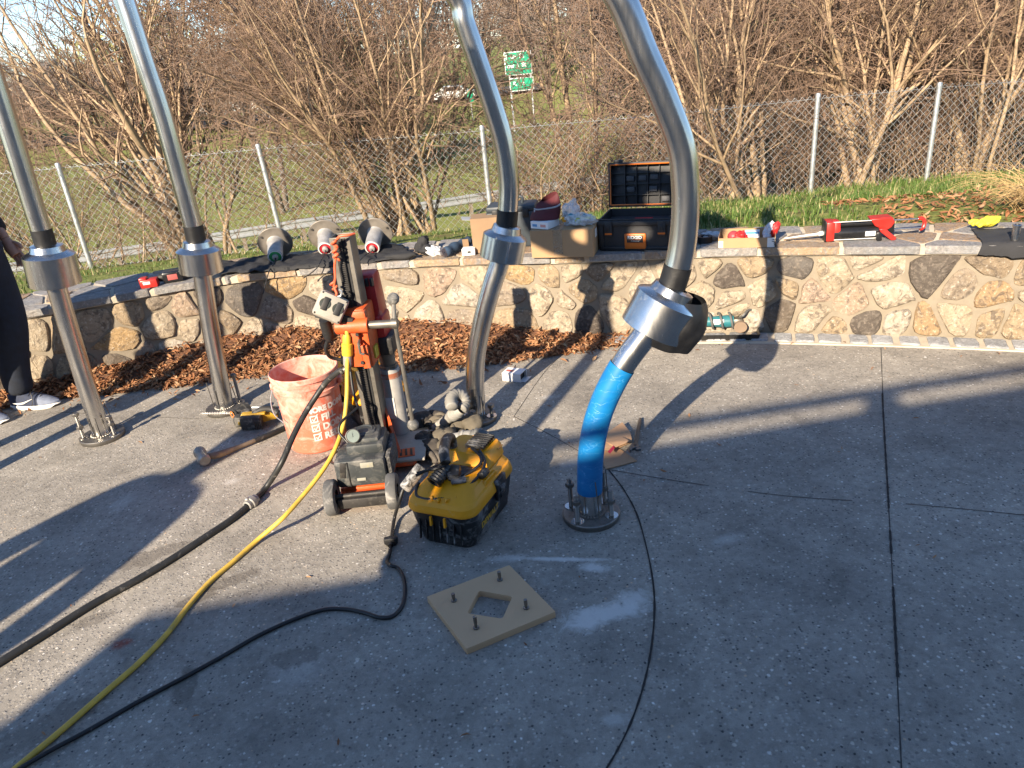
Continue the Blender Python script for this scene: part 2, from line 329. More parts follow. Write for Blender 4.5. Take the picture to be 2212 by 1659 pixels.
# ---------------------------------------------------------------- stone wall
def clip_poly(poly, px, py, nx, ny):
    out = []; n = len(poly)
    for i in range(n):
        a, b = poly[i], poly[(i + 1) % n]; da = (a[0] - px) * nx + (a[1] - py) * ny; db = (b[0] - px) * nx + (b[1] - py) * ny
        if da <= 0: out.append(a)
        if (da < 0 < db) or (db < 0 < da):
            t = da / (da - db); out.append((a[0] + (b[0] - a[0]) * t, a[1] + (b[1] - a[1]) * t))
    return out
def centroid(po):
    A = cx = cy = 0
    for (x0, y0), (x1, y1) in zip(po, po[1:] + po[:1]):
        k = x0 * y1 - x1 * y0; A += k; cx += (x0 + x1) * k; cy += (y0 + y1) * k
    return (cx / (3 * A), cy / (3 * A), abs(A / 2)) if abs(A) > 1e-9 else (po[0][0], po[0][1], 0)
def voronoi_cells(L, H, nx, ny, rng, relax=2, gap=.012, jit=.42, drop=0.0):
    P = []
    for i in range(nx):
        for j in range(ny):
            P.append([(i + .5 + (.5 if j % 2 else 0) * .8 + rng.uniform(-jit, jit)) * L / nx, (j + .5 + rng.uniform(-jit, jit)) * H / ny])
    if drop: P = [q for q in P if rng.random() > drop]
    def cell(k, g=0.0):
        x, y = P[k]; po = [(0 + g, 0 + g * .5), (L - g, 0 + g * .5), (L - g, H - g * .5), (0 + g, H - g * .5)]; rad = 3.2 * max(L / nx, H / ny)
        for q, (u, v) in enumerate(P):
            if q == k or abs(u - x) > rad: continue
            dx, dy = u - x, v - y; d = math.hypot(dx, dy)
            if d < 1e-6: continue
            po = clip_poly(po, (x + u) / 2 - dx / d * g, (y + v) / 2 - dy / d * g, dx / d, dy / d)
            if len(po) < 3: return []
        return po
    for _ in range(relax):
        for k in range(len(P)):
            po = cell(k)
            if len(po) > 2:
                cx, cy, A = centroid(po); P[k] = [P[k][0] * .5 + cx * .5, P[k][1] * .5 + cy * .5]
    return [po for po in (cell(k, gap * rng.uniform(.75, 1.3)) for k in range(len(P))) if len(po) > 2 and centroid(po)[2] > .0015]
def roughen(po, rng, amp=.006, cut=.22):
    """round the corners unevenly and make the edges ragged"""
    if cut > .2:
        po = list(po)
        for it in range(2):
            q = []
            for (x0, y0), (x1, y1) in zip(po, po[1:] + po[:1]):
                k = rng.uniform(.13, .30); q += [(x0 + (x1 - x0) * k, y0 + (y1 - y0) * k), (x1 - (x1 - x0) * k, y1 - (y1 - y0) * k)]
            po = [(x + rng.uniform(-amp, amp) * (.9 - .5 * it), y + rng.uniform(-amp, amp) * (.9 - .5 * it)) for x, y in q]
        return po
    n = len(po); out = []
    for i in range(n):
        a, b, c = po[i - 1], po[i], po[(i + 1) % n]; k0, k1 = rng.uniform(.08, cut), rng.uniform(.08, cut)
        out.append((b[0] + (a[0] - b[0]) * k0, b[1] + (a[1] - b[1]) * k0)); out.append((b[0] * .94 + (a[0] + c[0]) * .03, b[1] * .94 + (a[1] + c[1]) * .03)); out.append((b[0] + (c[0] - b[0]) * k1, b[1] + (c[1] - b[1]) * k1))
        m = (b[0] * .5 + c[0] * .5, b[1] * .5 + c[1] * .5)
        out.append((m[0] + rng.uniform(-amp, amp), m[1] + rng.uniform(-amp, amp)))
    return [(x + rng.uniform(-amp, amp) * .4, y + rng.uniform(-amp, amp) * .4) for x, y in out]
def stone_mat(name, cols, spots, rough=.85):
    m, nt, p = newmat(name); geo = _n(nt, 'ShaderNodeNewGeometry'); pos = geo.outputs['Position']; oi = _n(nt, 'ShaderNodeObjectInfo')
    c = ramp(nt, oi.outputs['Random'], [(i / len(cols), q) for i, q in enumerate(cols)], 'CONSTANT').outputs[0]
    ad = _n(nt, 'ShaderNodeVectorMath', operation='ADD'); sc = _n(nt, 'ShaderNodeVectorMath', operation='SCALE'); cb = _n(nt, 'ShaderNodeCombineXYZ')
    for k in range(3): nt.links.new(oi.outputs['Random'], cb.inputs[k])
    nt.links.new(cb.outputs[0], sc.inputs[0]); sc.inputs['Scale'].default_value = 37; nt.links.new(pos, ad.inputs[0]); nt.links.new(sc.outputs[0], ad.inputs[1])
    n1 = noise(nt, ad.outputs[0], 9, 7, .68, .5); n2 = noise(nt, ad.outputs[0], 60, 7, .72); n3 = noise(nt, ad.outputs[0], 22, 6, .7, 1.0)
    c = mixc(nt, .6, c, mixc(nt, ramp(nt, n1.outputs[0], [(.36, 0.0), (.62, 1.0)]).outputs[0], c, spots[0]))
    c = mixc(nt, ramp(nt, n3.outputs[0], [(.50, 0.0), (.62, .8)]).outputs[0], c, spots[1])
    c = mixc(nt, ramp(nt, n2.outputs[0], [(.56, 0.0), (.68, .75)]).outputs[0], c, spots[2])
    c = mixc(nt, 1.0, c, ramp(nt, n2.outputs[0], [(.3, .72), (.7, 1.2)]).outputs[0], 'MULTIPLY')
    nt.links.new(c, p.inputs['Base Color']); p.inputs['Roughness'].default_value = rough; p.inputs['Specular IOR Level'].default_value = .25
    ad2 = _n(nt, 'ShaderNodeMath', operation='MULTIPLY_ADD'); nt.links.new(n2.outputs[0], ad2.inputs[0]); ad2.inputs[1].default_value = .5; nt.links.new(n3.outputs[0], ad2.inputs[2]); bump(nt, p, ad2.outputs[0], .9, .014); return m
M_STONE = stone_mat('fieldstone', [(.42, .355, .265), (.36, .275, .18), (.45, .395, .315), (.22, .175, .13), (.40, .265, .13), (.46, .42, .36), (.39, .325, .24), (.40, .30, .235), (.44, .375, .285), (.27, .23, .19), (.38, .25, .135), (.45, .385, .29), (.43, .37, .29)], [(.34, .255, .165), (.13, .105, .085), (.52, .48, .41)])
M_DSTONE = stone_mat('dark_fieldstone', [(.11, .09, .075), (.16, .145, .13), (.17, .135, .10), (.125, .105, .088)], [(.08, .065, .055), (.20, .17, .14), (.27, .22, .175)])
M_CAP = stone_mat('flagstone', [(.30, .30, .305), (.38, .25, .15), (.27, .28, .29), (.42, .30, .18), (.33, .325, .32), (.25, .26, .27), (.40, .28, .17)], [(.31, .25, .20), (.23, .225, .22), (.44, .41, .36)])
M_SETT = stone_mat('granite_sett', [(.38, .385, .39), (.43, .43, .43), (.34, .345, .35)], [(.28, .285, .295), (.55, .55, .55), (.17, .17, .175)])
M_MORTAR = mat('mortar', (.265, .225, .172), .9, var=.16, scale=9, bmp=.5, bscale=140, spec=.2)
M_CMORTAR = mat('cap_mortar', (.52, .45, .35), .9, var=.12, scale=12, bmp=.4, bscale=140, spec=.2)
rng = random.Random(11)
SA, SB = s_of_x(-3.9), s_of_x(3.9)
wall = thing('stone_wall', 'low curved fieldstone seat wall with flagstone cap bordering the plaza', 'wall', (0, 4.4, 0))
mb = MB(); prof = [(-.002, -.05), (-.002, WALL_H), (-WALL_D + .01, WALL_H), (-WALL_D + .01, -.05)]
N = 150; S0, S1 = s_of_x(-8.5), s_of_x(8.5); vs = []
for i in range(N + 1):
    q, T, nn = wall_at(S0 + (S1 - S0) * i / N); vs += [q + nn * d + V((0, 0, z)) for d, z in prof]
mb.add(vs, [(i * 4 + k, (i + 1) * 4 + k, (i + 1) * 4 + k + 1, i * 4 + k + 1) for i in range(N) for k in range(3)]); mb.build('mortar_core', M_MORTAR, wall, world=True)
def wall_pt(s, z, d):
    q, T, nn = wall_at(s); return q + nn * d + V((0, 0, z))
for po in voronoi_cells(SB - SA, WALL_H - .01, 60, 3, rng, 1, .0085, .55, .26):
    cx, cy, A = centroid(po); r = roughen(po, rng, .006, .3); out = rng.uniform(.010, .024); tx, ty = rng.uniform(-.08, .08), rng.uniform(-.08, .08); k = len(r)
    vs = []
    for sc, d in ((1.0, -.02), (1.0, .004), (.93, .62), (.72, .95)):
        for x, y in r:
            xx, yy = cx + (x - cx) * sc, cy + (y - cy) * sc; dd = d * out if d > .01 else d
            if d > .5: dd += ((x - cx) * tx + (y - cy) * ty) * sc + rng.uniform(-.003, .003)
            vs.append(wall_pt(SA + xx, yy + .003, max(dd, .003) if d > .1 else dd))
    vs.append(wall_pt(SA + cx, cy, out)); fs = [(a * k + i, a * k + (i + 1) % k, (a + 1) * k + (i + 1) % k, (a + 1) * k + i) for a in range(3) for i in range(k)] + [(3 * k + i, 3 * k + (i + 1) % k, 4 * k) for i in range(k)]
    mb = MB(); mb.add(vs, fs); mb.build('stone', M_DSTONE if rng.random() < .15 else M_STONE, wall, world=True, angle=28)
# cap: flagstones bedded in pale mortar
mb = MB(); prof = [(.018, WALL_H - .004), (.022, WALL_H + CAP_T - .010), (.012, WALL_H + CAP_T - .004), (-WALL_D - .02, WALL_H + CAP_T - .006), (-WALL_D - .02, WALL_H - .002)]; vs = []
for i in range(N + 1):
    q, T, nn = wall_at(S0 + (S1 - S0) * i / N); vs += [q + nn * d + V((0, 0, z)) for d, z in prof]
mb.add(vs, [(i * 5 + k, (i + 1) * 5 + k, (i + 1) * 5 + (k + 1) % 5, i * 5 + (k + 1) % 5) for i in range(N) for k in range(5)]); mb.build('cap_mortar', M_CMORTAR, wall, world=True)
for po in voronoi_cells(SB - SA, WALL_D + .05, 24, 4, rng, 1, .0105, .5, .12):
    cx, cy, A = centroid(po); r = roughen(po, rng, .003, .12); h = rng.uniform(.0, .005); k = len(r); vs = []
    fr = [y < .03 for x, y in r]
    for sc, z in ((1, -CAP_T + .004), (1, h - .004), (.985, h)):
        for (x, y), edge in zip(r, fr):
            y2 = y - (.008 if edge else 0); vs.append(wall_pt(SA + cx + (x - cx) * sc, WALL_H + CAP_T + (z if (edge or z > -.01) else -.008) + (rng.uniform(-.001, .001) if z > -.01 else 0), .03 - y2 * 1.0))
    mb = MB(); mb.add(vs, [(a * k + i, a * k + (i + 1) % k, (a + 1) * k + (i + 1) % k, (a + 1) * k + i) for a in range(2) for i in range(k)] + [tuple(range(2 * k, 3 * k))]); mb.build('cap_stone', M_CAP, wall, world=True, angle=28)
# granite setts along the foot of the wall
s0, s1 = s_of_x(.62), s_of_x(4.0)
band = MB(); vs = []
for i in range(61):
    q, T, nn = wall_at(s0 - .05 + (s1 - s0 + .05) * i / 60); vs += [q + nn * .004 + V((0, 0, .006)), q + nn * .15 + V((0, 0, .006)), q + nn * .155 + V((0, 0, -.002))]
band.add(vs, [(i * 3 + k, i * 3 + k + 1, (i + 1) * 3 + k + 1, (i + 1) * 3 + k) for i in range(60) for k in (0, 1)])
sb = struct(band.build('sett_border', M_CMORTAR)); s = s0
while s < s1:
    L = rng.uniform(.085, .115); mb = MB(); r = roughen([(s, .022 + rng.uniform(-.006, .006)), (s + L, .022 + rng.uniform(-.006, .006)), (s + L, .138 + rng.uniform(-.008, .006)), (s, .138 + rng.uniform(-.008, .006))], rng, .003, .2); k = len(r); cx, cy, _ = centroid(r); vs = []
    for sc, z in ((1, .0), (1, .010), (.9, .015)):
        vs += [wall_pt(cx + (x - cx) * sc, z + rng.uniform(-.001, .001), cy + (y - cy) * sc) for x, y in r]
    mb.add(vs, [(a * k + i, a * k + (i + 1) % k, (a + 1) * k + (i + 1) % k, (a + 1) * k + i) for a in range(2) for i in range(k)] + [tuple(range(2 * k, 3 * k))]); mb.build('sett', M_SETT, sb, world=True)
    s += L + rng.uniform(.018, .04)
# ---------------------------------------------------------------- leaf litter against the wall
def mound(x, d):
    """height of the heaped leaves at distance d in front of the wall"""
    w = lerp_tab(x, [(-3.3, .22), (-2.6, .18), (-2.3, .30), (-1.9, .42), (-1.2, .46), (-.4, .52), (.05, .42), (.35, .28), (.8, .12)]); h = lerp_tab(x, [(-3.3, .05), (-2.5, .08), (-1.7, .125), (-.6, .115), (.1, .07), (.5, .015)])
    k = d / w; return (h * (1 - k) ** 1.3 * (1 + .35 * mnoise.noise(V((x * 5, d * 7, 1)))) if k < 1 else -1), w
M_MULCH = mat('mulch', (.14, .065, .035), .95, var=.5, scale=60, bmp=1, bscale=90)
mb = MB(); vs = []; nx, ny = 90, 10
for i in range(nx + 1):
    x = -3.6 + 4.3 * i / nx; q, T, nn = wall_at(s_of_x(x)); _, wd = mound(x, 0)
    for j in range(ny + 1):
        d = wd * .97 * j / ny; vs.append(q + nn * d + V((0, 0, max(.003, mound(x, d)[0] - .008) if j < ny else .003)))
mb.add(vs, [(i * (ny + 1) + j, i * (ny + 1) + j + 1, (i + 1) * (ny + 1) + j + 1, (i + 1) * (ny + 1) + j) for i in range(nx) for j in range(ny)])
struct(mb.build('mulch_bed', M_MULCH, angle=180))
m, nt, p = newmat('dead_leaf'); geo = _n(nt, 'ShaderNodeNewGeometry')
c = ramp(nt, geo.outputs['Random Per Island'], [(0, (.26, .11, .05)), (.35, (.35, .165, .075)), (.6, (.20, .085, .04)), (.85, (.42, .23, .115)), (1, (.46, .30, .17))]).outputs[0]
nt.links.new(c, p.inputs['Base Color']); p.inputs['Roughness'].default_value = .75; p.inputs['Specular IOR Level'].default_value = .25; M_LEAF = m
def leaf(mb, pos, L, W, rot, curl):
    a = V((math.cos(rot[2]), math.sin(rot[2]), 0)); e = Euler(rot).to_matrix(); vs = []
    for t, wd, z in ((0, .08, 0), (.35, 1, curl), (.7, .8, curl * .8), (1, .05, -curl * .3)):
        for s in (-1, 1): vs.append(V(pos) + e @ V(((t - .5) * L, s * wd * W / 2, z * L + (.10 * L * abs(s) * wd * curl * 4))))
        vs.append(V(pos) + e @ V(((t - .5) * L, 0, z * L - .05 * L * wd)))
    mb.add(vs, [f for i in range(3) for f in ((3 * i, 3 * i + 3, 3 * i + 5, 3 * i + 2), (3 * i + 2, 3 * i + 5, 3 * i + 4, 3 * i + 1))])
mb = MB(); rng = random.Random(5)
for i in range(8500):
    x = rng.uniform(-3.5, .75); q, T, nn = wall_at(s_of_x(x)); _, wd = mound(x, 0); d = wd * (rng.random() ** .8) * 1.08 + (rng.random() < .06) * rng.uniform(0, .22)
    if x > .1 and rng.random() < (x - .1) * 1.1: continue
    h = mound(x, d)[0]; h = max(h, .004) + rng.uniform(.002, .016); L = rng.uniform(.022, .052)
    leaf(mb, q + nn * d + V((0, 0, h)), L, L * rng.uniform(.22, .38), (rng.gauss(0, .45), rng.gauss(0, .35), rng.uniform(0, 6.28)), rng.uniform(-.25, .25))
o = mb.build('leaf_litter', M_LEAF, angle=180, kind='stuff'); tag(o, 'heap of dry russet leaves along the foot of the stone wall', 'leaves')
mb = MB()
for i in range(150):
    px, py = rng.uniform(0, 2212), rng.uniform(760, 1640); q = Z(px, py)
    if py > 1000 and rng.random() < .72: continue
    if rng.random() < .35: q = V((rng.uniform(.3, 2.4), 0, 0)); q.y = wall_y(q.x) - rng.uniform(.02, .3)
    L = rng.uniform(.012, .032); leaf(mb, (q.x, q.y, .006), L, L * rng.uniform(.2, .4), (rng.gauss(0, .15), rng.gauss(0, .15), rng.uniform(0, 6.28)), rng.uniform(-.1, .15))
o = mb.build('scattered_leaves', M_LEAF, angle=180, kind='stuff'); tag(o, 'bits of dry leaf scattered over the concrete plaza', 'leaves')
# ---------------------------------------------------------------- lawn blades
m, nt, p = newmat('grass_blade'); geo = _n(nt, 'ShaderNodeNewGeometry'); nz = noise(nt, geo.outputs['Position'], 2.2, 3)
c = ramp(nt, geo.outputs['Random Per Island'], [(0, (.04, .085, .014)), (.45, (.065, .125, .022)), (.8, (.12, .18, .04)), (.86, (.34, .28, .13)), (1, (.38, .31, .17))]).outputs[0]
c2 = mixc(nt, ramp(nt, nz.outputs[0], [(.4, 0.0), (.7, .45)]).outputs[0], c, (.13, .165, .04)); nt.links.new(c2, p.inputs['Base Color']); p.inputs['Roughness'].default_value = .55; p.inputs['Specular IOR Level'].default_value = .3
p.inputs['Subsurface Weight'].default_value = 0.0; M_GRASS = m
def blade(mb, q, h, lean, a, wd):
    dx, dy = math.cos(a), math.sin(a); sx, sy = -dy * wd / 2, dx * wd / 2; vs = []
    for t, k in ((0, 1), (.55, .8)): 
        l = lean * t * t; vs += [(q[0] + dx * l + sx * k, q[1] + dy * l + sy * k, q[2] + h * t), (q[0] + dx * l - sx * k, q[1] + dy * l - sy * k, q[2] + h * t)]
    vs.append((q[0] + dx * lean, q[1] + dy * lean, q[2] + h * (1 - .25 * min(1, lean / h))))
    o = len(mb.v); mb.v += vs; mb.f += [(o, o + 1, o + 3, o + 2), (o + 2, o + 3, o + 4)]
mb = MB(); rng = random.Random(8)
def lawn_ok(x, y): 
    # bare mulch round the dry ornamental grass clump
    return not (x > 2.3 and (y - wall_y(x)) < 1.9 and mnoise.noise(V((x * 1.5, y * 1.5, 3))) * .4 + (x - 2.35) - abs(y - wall_y(x) - .9) * .25 > -.12)
for i in range(9500):
    x = rng.uniform(.75, 6.5) if i % 4 else rng.uniform(-5.5, .75); y = wall_y(x) + .43 + (rng.random() ** 1.25) * (8.3 - wall_y(x) - .43)
    if not lawn_ok(x, y): continue
    if x < .8 and y < wall_y(x) + .5: continue
    dens = .5 + .5 * mnoise.noise(V((x * 1.3, y * 1.3, 7)))
    if rng.random() > dens * 1.5 + .15: continue
    tall = rng.uniform(.035, .10) * (1.15 if dens > .6 else .75); tuft = rng.randint(3, 8)
    if x < .75: tall *= .6; tuft = min(tuft, 3)
    for k in range(tuft):
        xx, yy = x + rng.gauss(0, .02), y + rng.gauss(0, .02); h = tall * rng.uniform(.6, 1.3)
        if yy < wall_y(xx) + .425: continue
        blade(mb, (xx, yy, zt(xx, yy) - .025), h, h * rng.uniform(.15, 1.25), rng.uniform(0, 6.28), rng.uniform(.004, .009))
o = mb.build('lawn_grass', M_GRASS, angle=180, kind='stuff'); tag(o, 'uneven green lawn grass between the stone wall and the fence', 'grass')
mb = MB()
for i in range(2600):
    x = rng.uniform(2.0, 5.2); y = wall_y(x) + .45 + rng.random() * 1.7
    if lawn_ok(x, y): continue
    L = rng.uniform(.03, .08); leaf(mb, (x, y, zt(x, y) + rng.uniform(-.01, .012)), L, L * .3, (rng.gauss(0, .3), rng.gauss(0, .3), rng.uniform(0, 6.28)), rng.uniform(-.2, .2))
o = mb.build('mulch_chips', M_LEAF, angle=180, kind='stuff'); tag(o, 'russet mulch round the dry grass clump behind the wall', 'mulch')
# dry ornamental grass clump
cl = thing('ornamental_grass', 'dry straw coloured ornamental grass clump behind the wall end', 'grass clump', (3.16, 4.30, .36)); mb = MB()
for i in range(330):
    a = rng.uniform(0, 6.28); L = rng.uniform(.22, .72); q = V((rng.gauss(0, .05), rng.gauss(0, .05), 0)); d = V((math.cos(a) * .5, math.sin(a) * .5, 1)).normalized(); pts = [q.copy()]
    for k in range(6): d = (d + V((math.cos(a) * .16, math.sin(a) * .16, -.16 * k * .5))).normalized(); q = q + d * L / 6; pts.append(q.copy())
    mb.tube(pts, [.0028 - .0004 * k for k in range(7)], 3, False)
mb.build('straw', mat('straw', (.50, .34, .15), .7, var=.3, scale=30), cl)
# ================================================================ FENCE, ROAD EDGE, TREES, FAR THINGS
M_GALV = mat('galvanised', (.52, .54, .55), .45, .75, var=.12, scale=25, rvar=.15)
FY = 8.5
def fence_top(x): return lerp_tab(x, [(-8, .86), (-4.9, .84), (-2.4, .815), (0, .765), (2.1, .73), (3.5, .735), (4.7, .72), (7, .66)])
fence = thing('chain_link_fence', 'galvanised chain link fence on the grass bank behind the wall', 'fence', (0, FY, -.3))
for px, lean in ((110, .0), (560, -.02), (1043, 0), (1475, 0), (1757, .01), (2010, .012), (-330, 0), (2300, 0)):
    q = Y(px, 300, FY); x = q.x; top = fence_top(x) + .035; zb = zt(x, FY) - .1; mb = MB(); a, b = V((x - lean, FY - .03, zb)), V((x + lean, FY - .03, top))
    mb.cyl(a, b, .026, .026, 12, False); mb.build('post', M_GALV, fence, world=True)
    mb = MB(); mb.lathe([(.029, -.03), (.029, 0), (.024, .012), (0, .018)], 12, b); mb.build('post_cap', M_GALV, fence, world=True)
    for zz in (.2, .55, .85):
        q2 = a.lerp(b, zz); mb = MB(); mb.lathe([(.029, -.006), (.029, .006)], 12, q2); mb.build('tie_band', M_GALV, fence, world=True)
mb = MB(); W2 = .04; x = -7.2; i = 0
while x < 7.4:
    zb = zt(x, FY) - .05; top = fence_top(x); n = int((top - zb) / .04); pts = []
    for k in range(n + 2):
        z = top + .02 - k * .04; pts.append(V((x + (W2 if (k + i) % 2 else 0) + .004 * mnoise.noise(V((x, z * 3, 0))), FY + (.004 if (k + i) % 2 else -.004) + .012 * mnoise.noise(V((x * .9, z * 2, 4))), z)))
    mb.tube(pts, .0028, 3, False); x += W2; i += 1
o = mb.build('chain_link_mesh', M_GALV, fence, world=True, angle=180, kind='stuff')
mb = MB(); mb.tube([V((x * .5, FY, fence_top(x * .5) - .01)) for x in range(-15, 16)], .003, 4); mb.build('tension_wire', M_GALV, fence, world=True)
# guard rail of the road below the bank
M_RAIL = mat('guardrail_zinc', (.30, .315, .325), .55, .3, var=.06, scale=2); M_WOODP = mat('weathered_post', (.20, .16, .12), .9, var=.25, scale=9)
G0, G1 = V((-40, 17.2, 0)), V((34, 35.5, 0)); gdir = (G1 - G0).normalized(); gn = V((gdir.y, -gdir.x, 0)); L = (G1 - G0).length
gr = thing('guardrail', 'long zinc guardrail along the road at the foot of the bank', 'guardrail', G0); n = 20
pr = [(0, -.155), (.045, -.115), (.045, -.075), (0, -.03), (0, .03), (.045, .075), (.045, .115), (0, .155)]
for i in range(n):
    a, b = G0 + gdir * (L * i / n), G0 + gdir * (L * (i + 1) / n + .15); vs = []
    for q in (a, b): vs += [q + gn * (d + (.006 if i % 2 else 0)) + V((0, 0, zt(q.x, q.y) + .58 + z)) for d, z in pr] + [q + gn * (d - .01) + V((0, 0, zt(q.x, q.y) + .58 + z)) for d, z in reversed(pr)]
    k = len(pr) * 2; mb = MB(); mb.add(vs, [(j, (j + 1) % k, k + (j + 1) % k, k + j) for j in range(k)] + [tuple(range(k - 1, -1, -1)), tuple(range(k, 2 * k))]); mb.build('rail', M_RAIL, gr, world=True)
for i in range(n * 2):
    q = G0 + gdir * (L * i / (n * 2) + .4); mb = MB(); z = zt(q.x, q.y); mb.box((q.x - gn.x * .1, q.y - gn.y * .1, z + .33), (.12, .15, .82), (0, 0, .25)); mb.build('post', M_WOODP, gr, world=True)
g2 = thing('guardrail', 'dark far guardrail along the embankment beyond the meadow', 'guardrail', (-30, 62, -3.8))
mb = MB(); A, B = Y(180, 372, 58), Y(760, 285, 68); M_DRAIL = mat('dark_rail', (.07, .065, .06), .7, .3)
mb.tube([A + (B - A) * t for t in (-.6, 0, .5, 1, 1.5)], .17, 4); mb.build('rail', M_DRAIL, g2, world=True)
for i in range(24):
    q = A + (B - A) * (-.6 + 2.1 * i / 23); mb = MB(); mb.box((q.x, q.y + .15, q.z - .4), (.16, .2, .9)); mb.build('post', M_DRAIL, g2, world=True)
road = MB(); vs = [G0 + gdir * t - gn * o_ for t in (-60, 0, 40, 80, 140) for o_ in (1.5, 9)]
vs = [(q.x, q.y, zt(q.x, q.y) + .03) for q in vs]
# far road in front of the woods
q0, q1 = V((-120, 74, -3.7)), V((80, 92, -3.2)); road = MB(); road.add([q0, q1, q1 + V((0, 9, .25)), q0 + V((0, 9, .15))], [(0, 1, 2, 3)]); struct(road.build('road', mat('asphalt', (.075, .073, .07), .85, var=.15, scale=2)))
# ---------------------------------------------------------------- bare shrubs and trees
M_BARK = mat('bare_bark', (.37, .265, .165), .8, var=.35, scale=7, bmp=.4, bscale=60); M_TWIG = mat('twig_bark', (.25, .165, .115), .85, var=.35, scale=4)
M_FTWIG = mat('far_twig', (.25, .195, .165), .9, var=.3, scale=.6); M_FBARK = mat('far_bark', (.16, .125, .095), .9, var=.3, scale=1)  # far twigs paler, distance haze mixed into their colour
def grow(ms, mt, p, d, L, r, lvl, rng, spec):
    """one limb and its side limbs; spec[lvl] = (segments, wander, upward pull, side limbs, length ratio, spread)"""
    ns, wan, up, kids, ratio, spread = spec[lvl]; pts = [V(p)]; d = V(d).normalized(); q = V(p); dirs = [d]
    for i in range(ns):
        d = (d + V((rng.gauss(0, wan), rng.gauss(0, wan), rng.gauss(0, wan) + up))).normalized(); q = q + d * (L / ns); pts.append(q.copy()); dirs.append(d)
    last = lvl == len(spec) - 1
    (ms if lvl == 0 or (lvl == 1 and r > .006) else mt).tube(pts, [r * (1 - (.72 if not last else .6) * i / ns) for i in range(ns + 1)], 5 if r > .012 else 3, False)
    if last: return
    k = kids if isinstance(kids, int) else rng.randint(*kids)
    for _ in range(k):
        t = rng.uniform(.22, 1.0); i = min(ns - 1, int(t * ns)); b = pts[i].lerp(pts[i + 1], t * ns - i); a = rng.uniform(0, 6.283); u, v, _w = frame(dirs[i])
        nd = (dirs[i] + (u * math.cos(a) + v * math.sin(a)) * rng.uniform(*spread)).normalized(); grow(ms, mt, b, nd, L * ratio * rng.uniform(.6, 1.25), max(r * (1 - .7 * t) * .6, .0022), lvl + 1, rng, spec)
def shrub(name, label, cat, base, stems, spec, rng, mats=(None, None), group=None, vines=0, box=None):
    """stems: list of (direction, length, radius)"""
    t = thing(name, label, cat, base, 0, group); ms, mt = MB(), MB()
    for d, L, r, off in stems: grow(ms, mt, V(off), d, L, r, 0, rng, spec)
    ms.build('stems', mats[0] or M_BARK, t, angle=180); mt.build('twigs', mats[1] or M_TWIG, t, angle=180, kind='stuff')
    if vines:
        mv = MB()
        for _ in range(vines):
            q = V((rng.uniform(*box[0]), rng.uniform(*box[1]), rng.uniform(*box[2]))); d = V((rng.gauss(0, 1), rng.gauss(0, .5), rng.gauss(0, .8))).normalized(); pts = [q.copy()]; ax = V((rng.gauss(0, 1), rng.gauss(0, 1), rng.gauss(0, 1))).normalized(); k = rng.uniform(.1, .55)
            for i in range(rng.randint(5, 10)): d = (d + ax.cross(d) * k + V((rng.gauss(0, .15), rng.gauss(0, .15), rng.gauss(0, .15)))).normalized(); q = q + d * rng.uniform(.05, .12); pts.append(q.copy())
            mv.tube(pts, rng.uniform(.0022, .0045), 3, False)
        mv.build('vines', mats[1] or M_TWIG, t, angle=180, kind='stuff')
    return t
def fan(rng, n, az, spread, L, r, lean=0.0, foot=.12):
    out = []
    for i in range(n):
        a = rng.uniform(-spread, spread) + az; out.append((V((math.sin(a), rng.gauss(lean, .22), math.cos(a))), L * rng.uniform(.7, 1.15), r * rng.uniform(.55, 1.2), (rng.gauss(0, foot), rng.gauss(0, foot), -.1)))
    return out
def gbase(px, y): x = Y(px, 400, y).x; return V((x, y, zt(x, y)))
SP = [(9, .075, .02, (7, 10), .42, (.3, .75)), (6, .12, .02, (5, 8), .55, (.4, 1.0)), (5, .2, .0, (3, 4), .6, (.5, 1.2)), (4, .3, 0, 0, 0, (0, 0))]
SPN = [(9, .085, .02, (7, 10), .42, (.3, .75)), (6, .13, .02, (5, 8), .55, (.4, 1.0)), (5, .22, .0, (4, 6), .62, (.5, 1.2)), (4, .34, 0, 0, 0, (0, 0))]
r_ = random.Random(21)
shrub('bare_shrub', 'vine wrapped bare shrub leaning left behind the curved end of the wall', 'shrub', gbase(385, 9.2), fan(r_, 7, -.44, .10, 3.7, .062, -.05, .12) + fan(r_, 7, -.04, .10, 3.6, .058, 0, .12) + fan(r_, 2, .2, .08, 3.2, .03), [(9, .09, .02, (6, 8), .42, (.3, .7)), (6, .14, .02, (4, 6), .55, (.4, 1.0)), (5, .22, 0, (2, 3), .6, (.5, 1.2)), (4, .3, 0, 0, 0, (0, 0))], r_, vines=520, box=((-2.2, .9), (-.4, .5), (1.0, 3.4)))
shrub('bare_shrub', 'slim bare shrub with upright stems beside the vine wrapped one', 'shrub', gbase(455, 11.5), fan(r_, 5, .05, .1, 4.2, .04, 0, .2), [(9, .075, .02, (4, 6), .4, (.3, .7)), (6, .13, .02, (3, 5), .55, (.4, 1.0)), (5, .22, 0, 0, 0, (0, 0))], r_)
shrub('bare_shrub', 'broad dense bare shrub with a fan of many tan stems behind the fence', 'shrub', gbase(885, 9.2), fan(r_, 22, -.12, .55, 3.3, .036, 0, .2) + fan(r_, 10, -.38, .2, 3.4, .034, 0, .2), SPN, r_, vines=2200, box=((-2.4, 1.6), (-.5, .9), (.6, 3.3)))
shrub('bare_tree', 'young pale barked tree with forked trunk near the green road sign', 'tree', gbase(1248, 10.0), [((.0, 0, 1), 3.6, .055, (0, 0, -.1)), ((-.2, 0, 1), 3.0, .04, (.03, 0, -.1)), ((.06, 0, 1), 3.3, .035, (.15, .1, -.1))], SP, r_, vines=120, box=((-.9, .9), (-.3, .4), (.3, 3)))
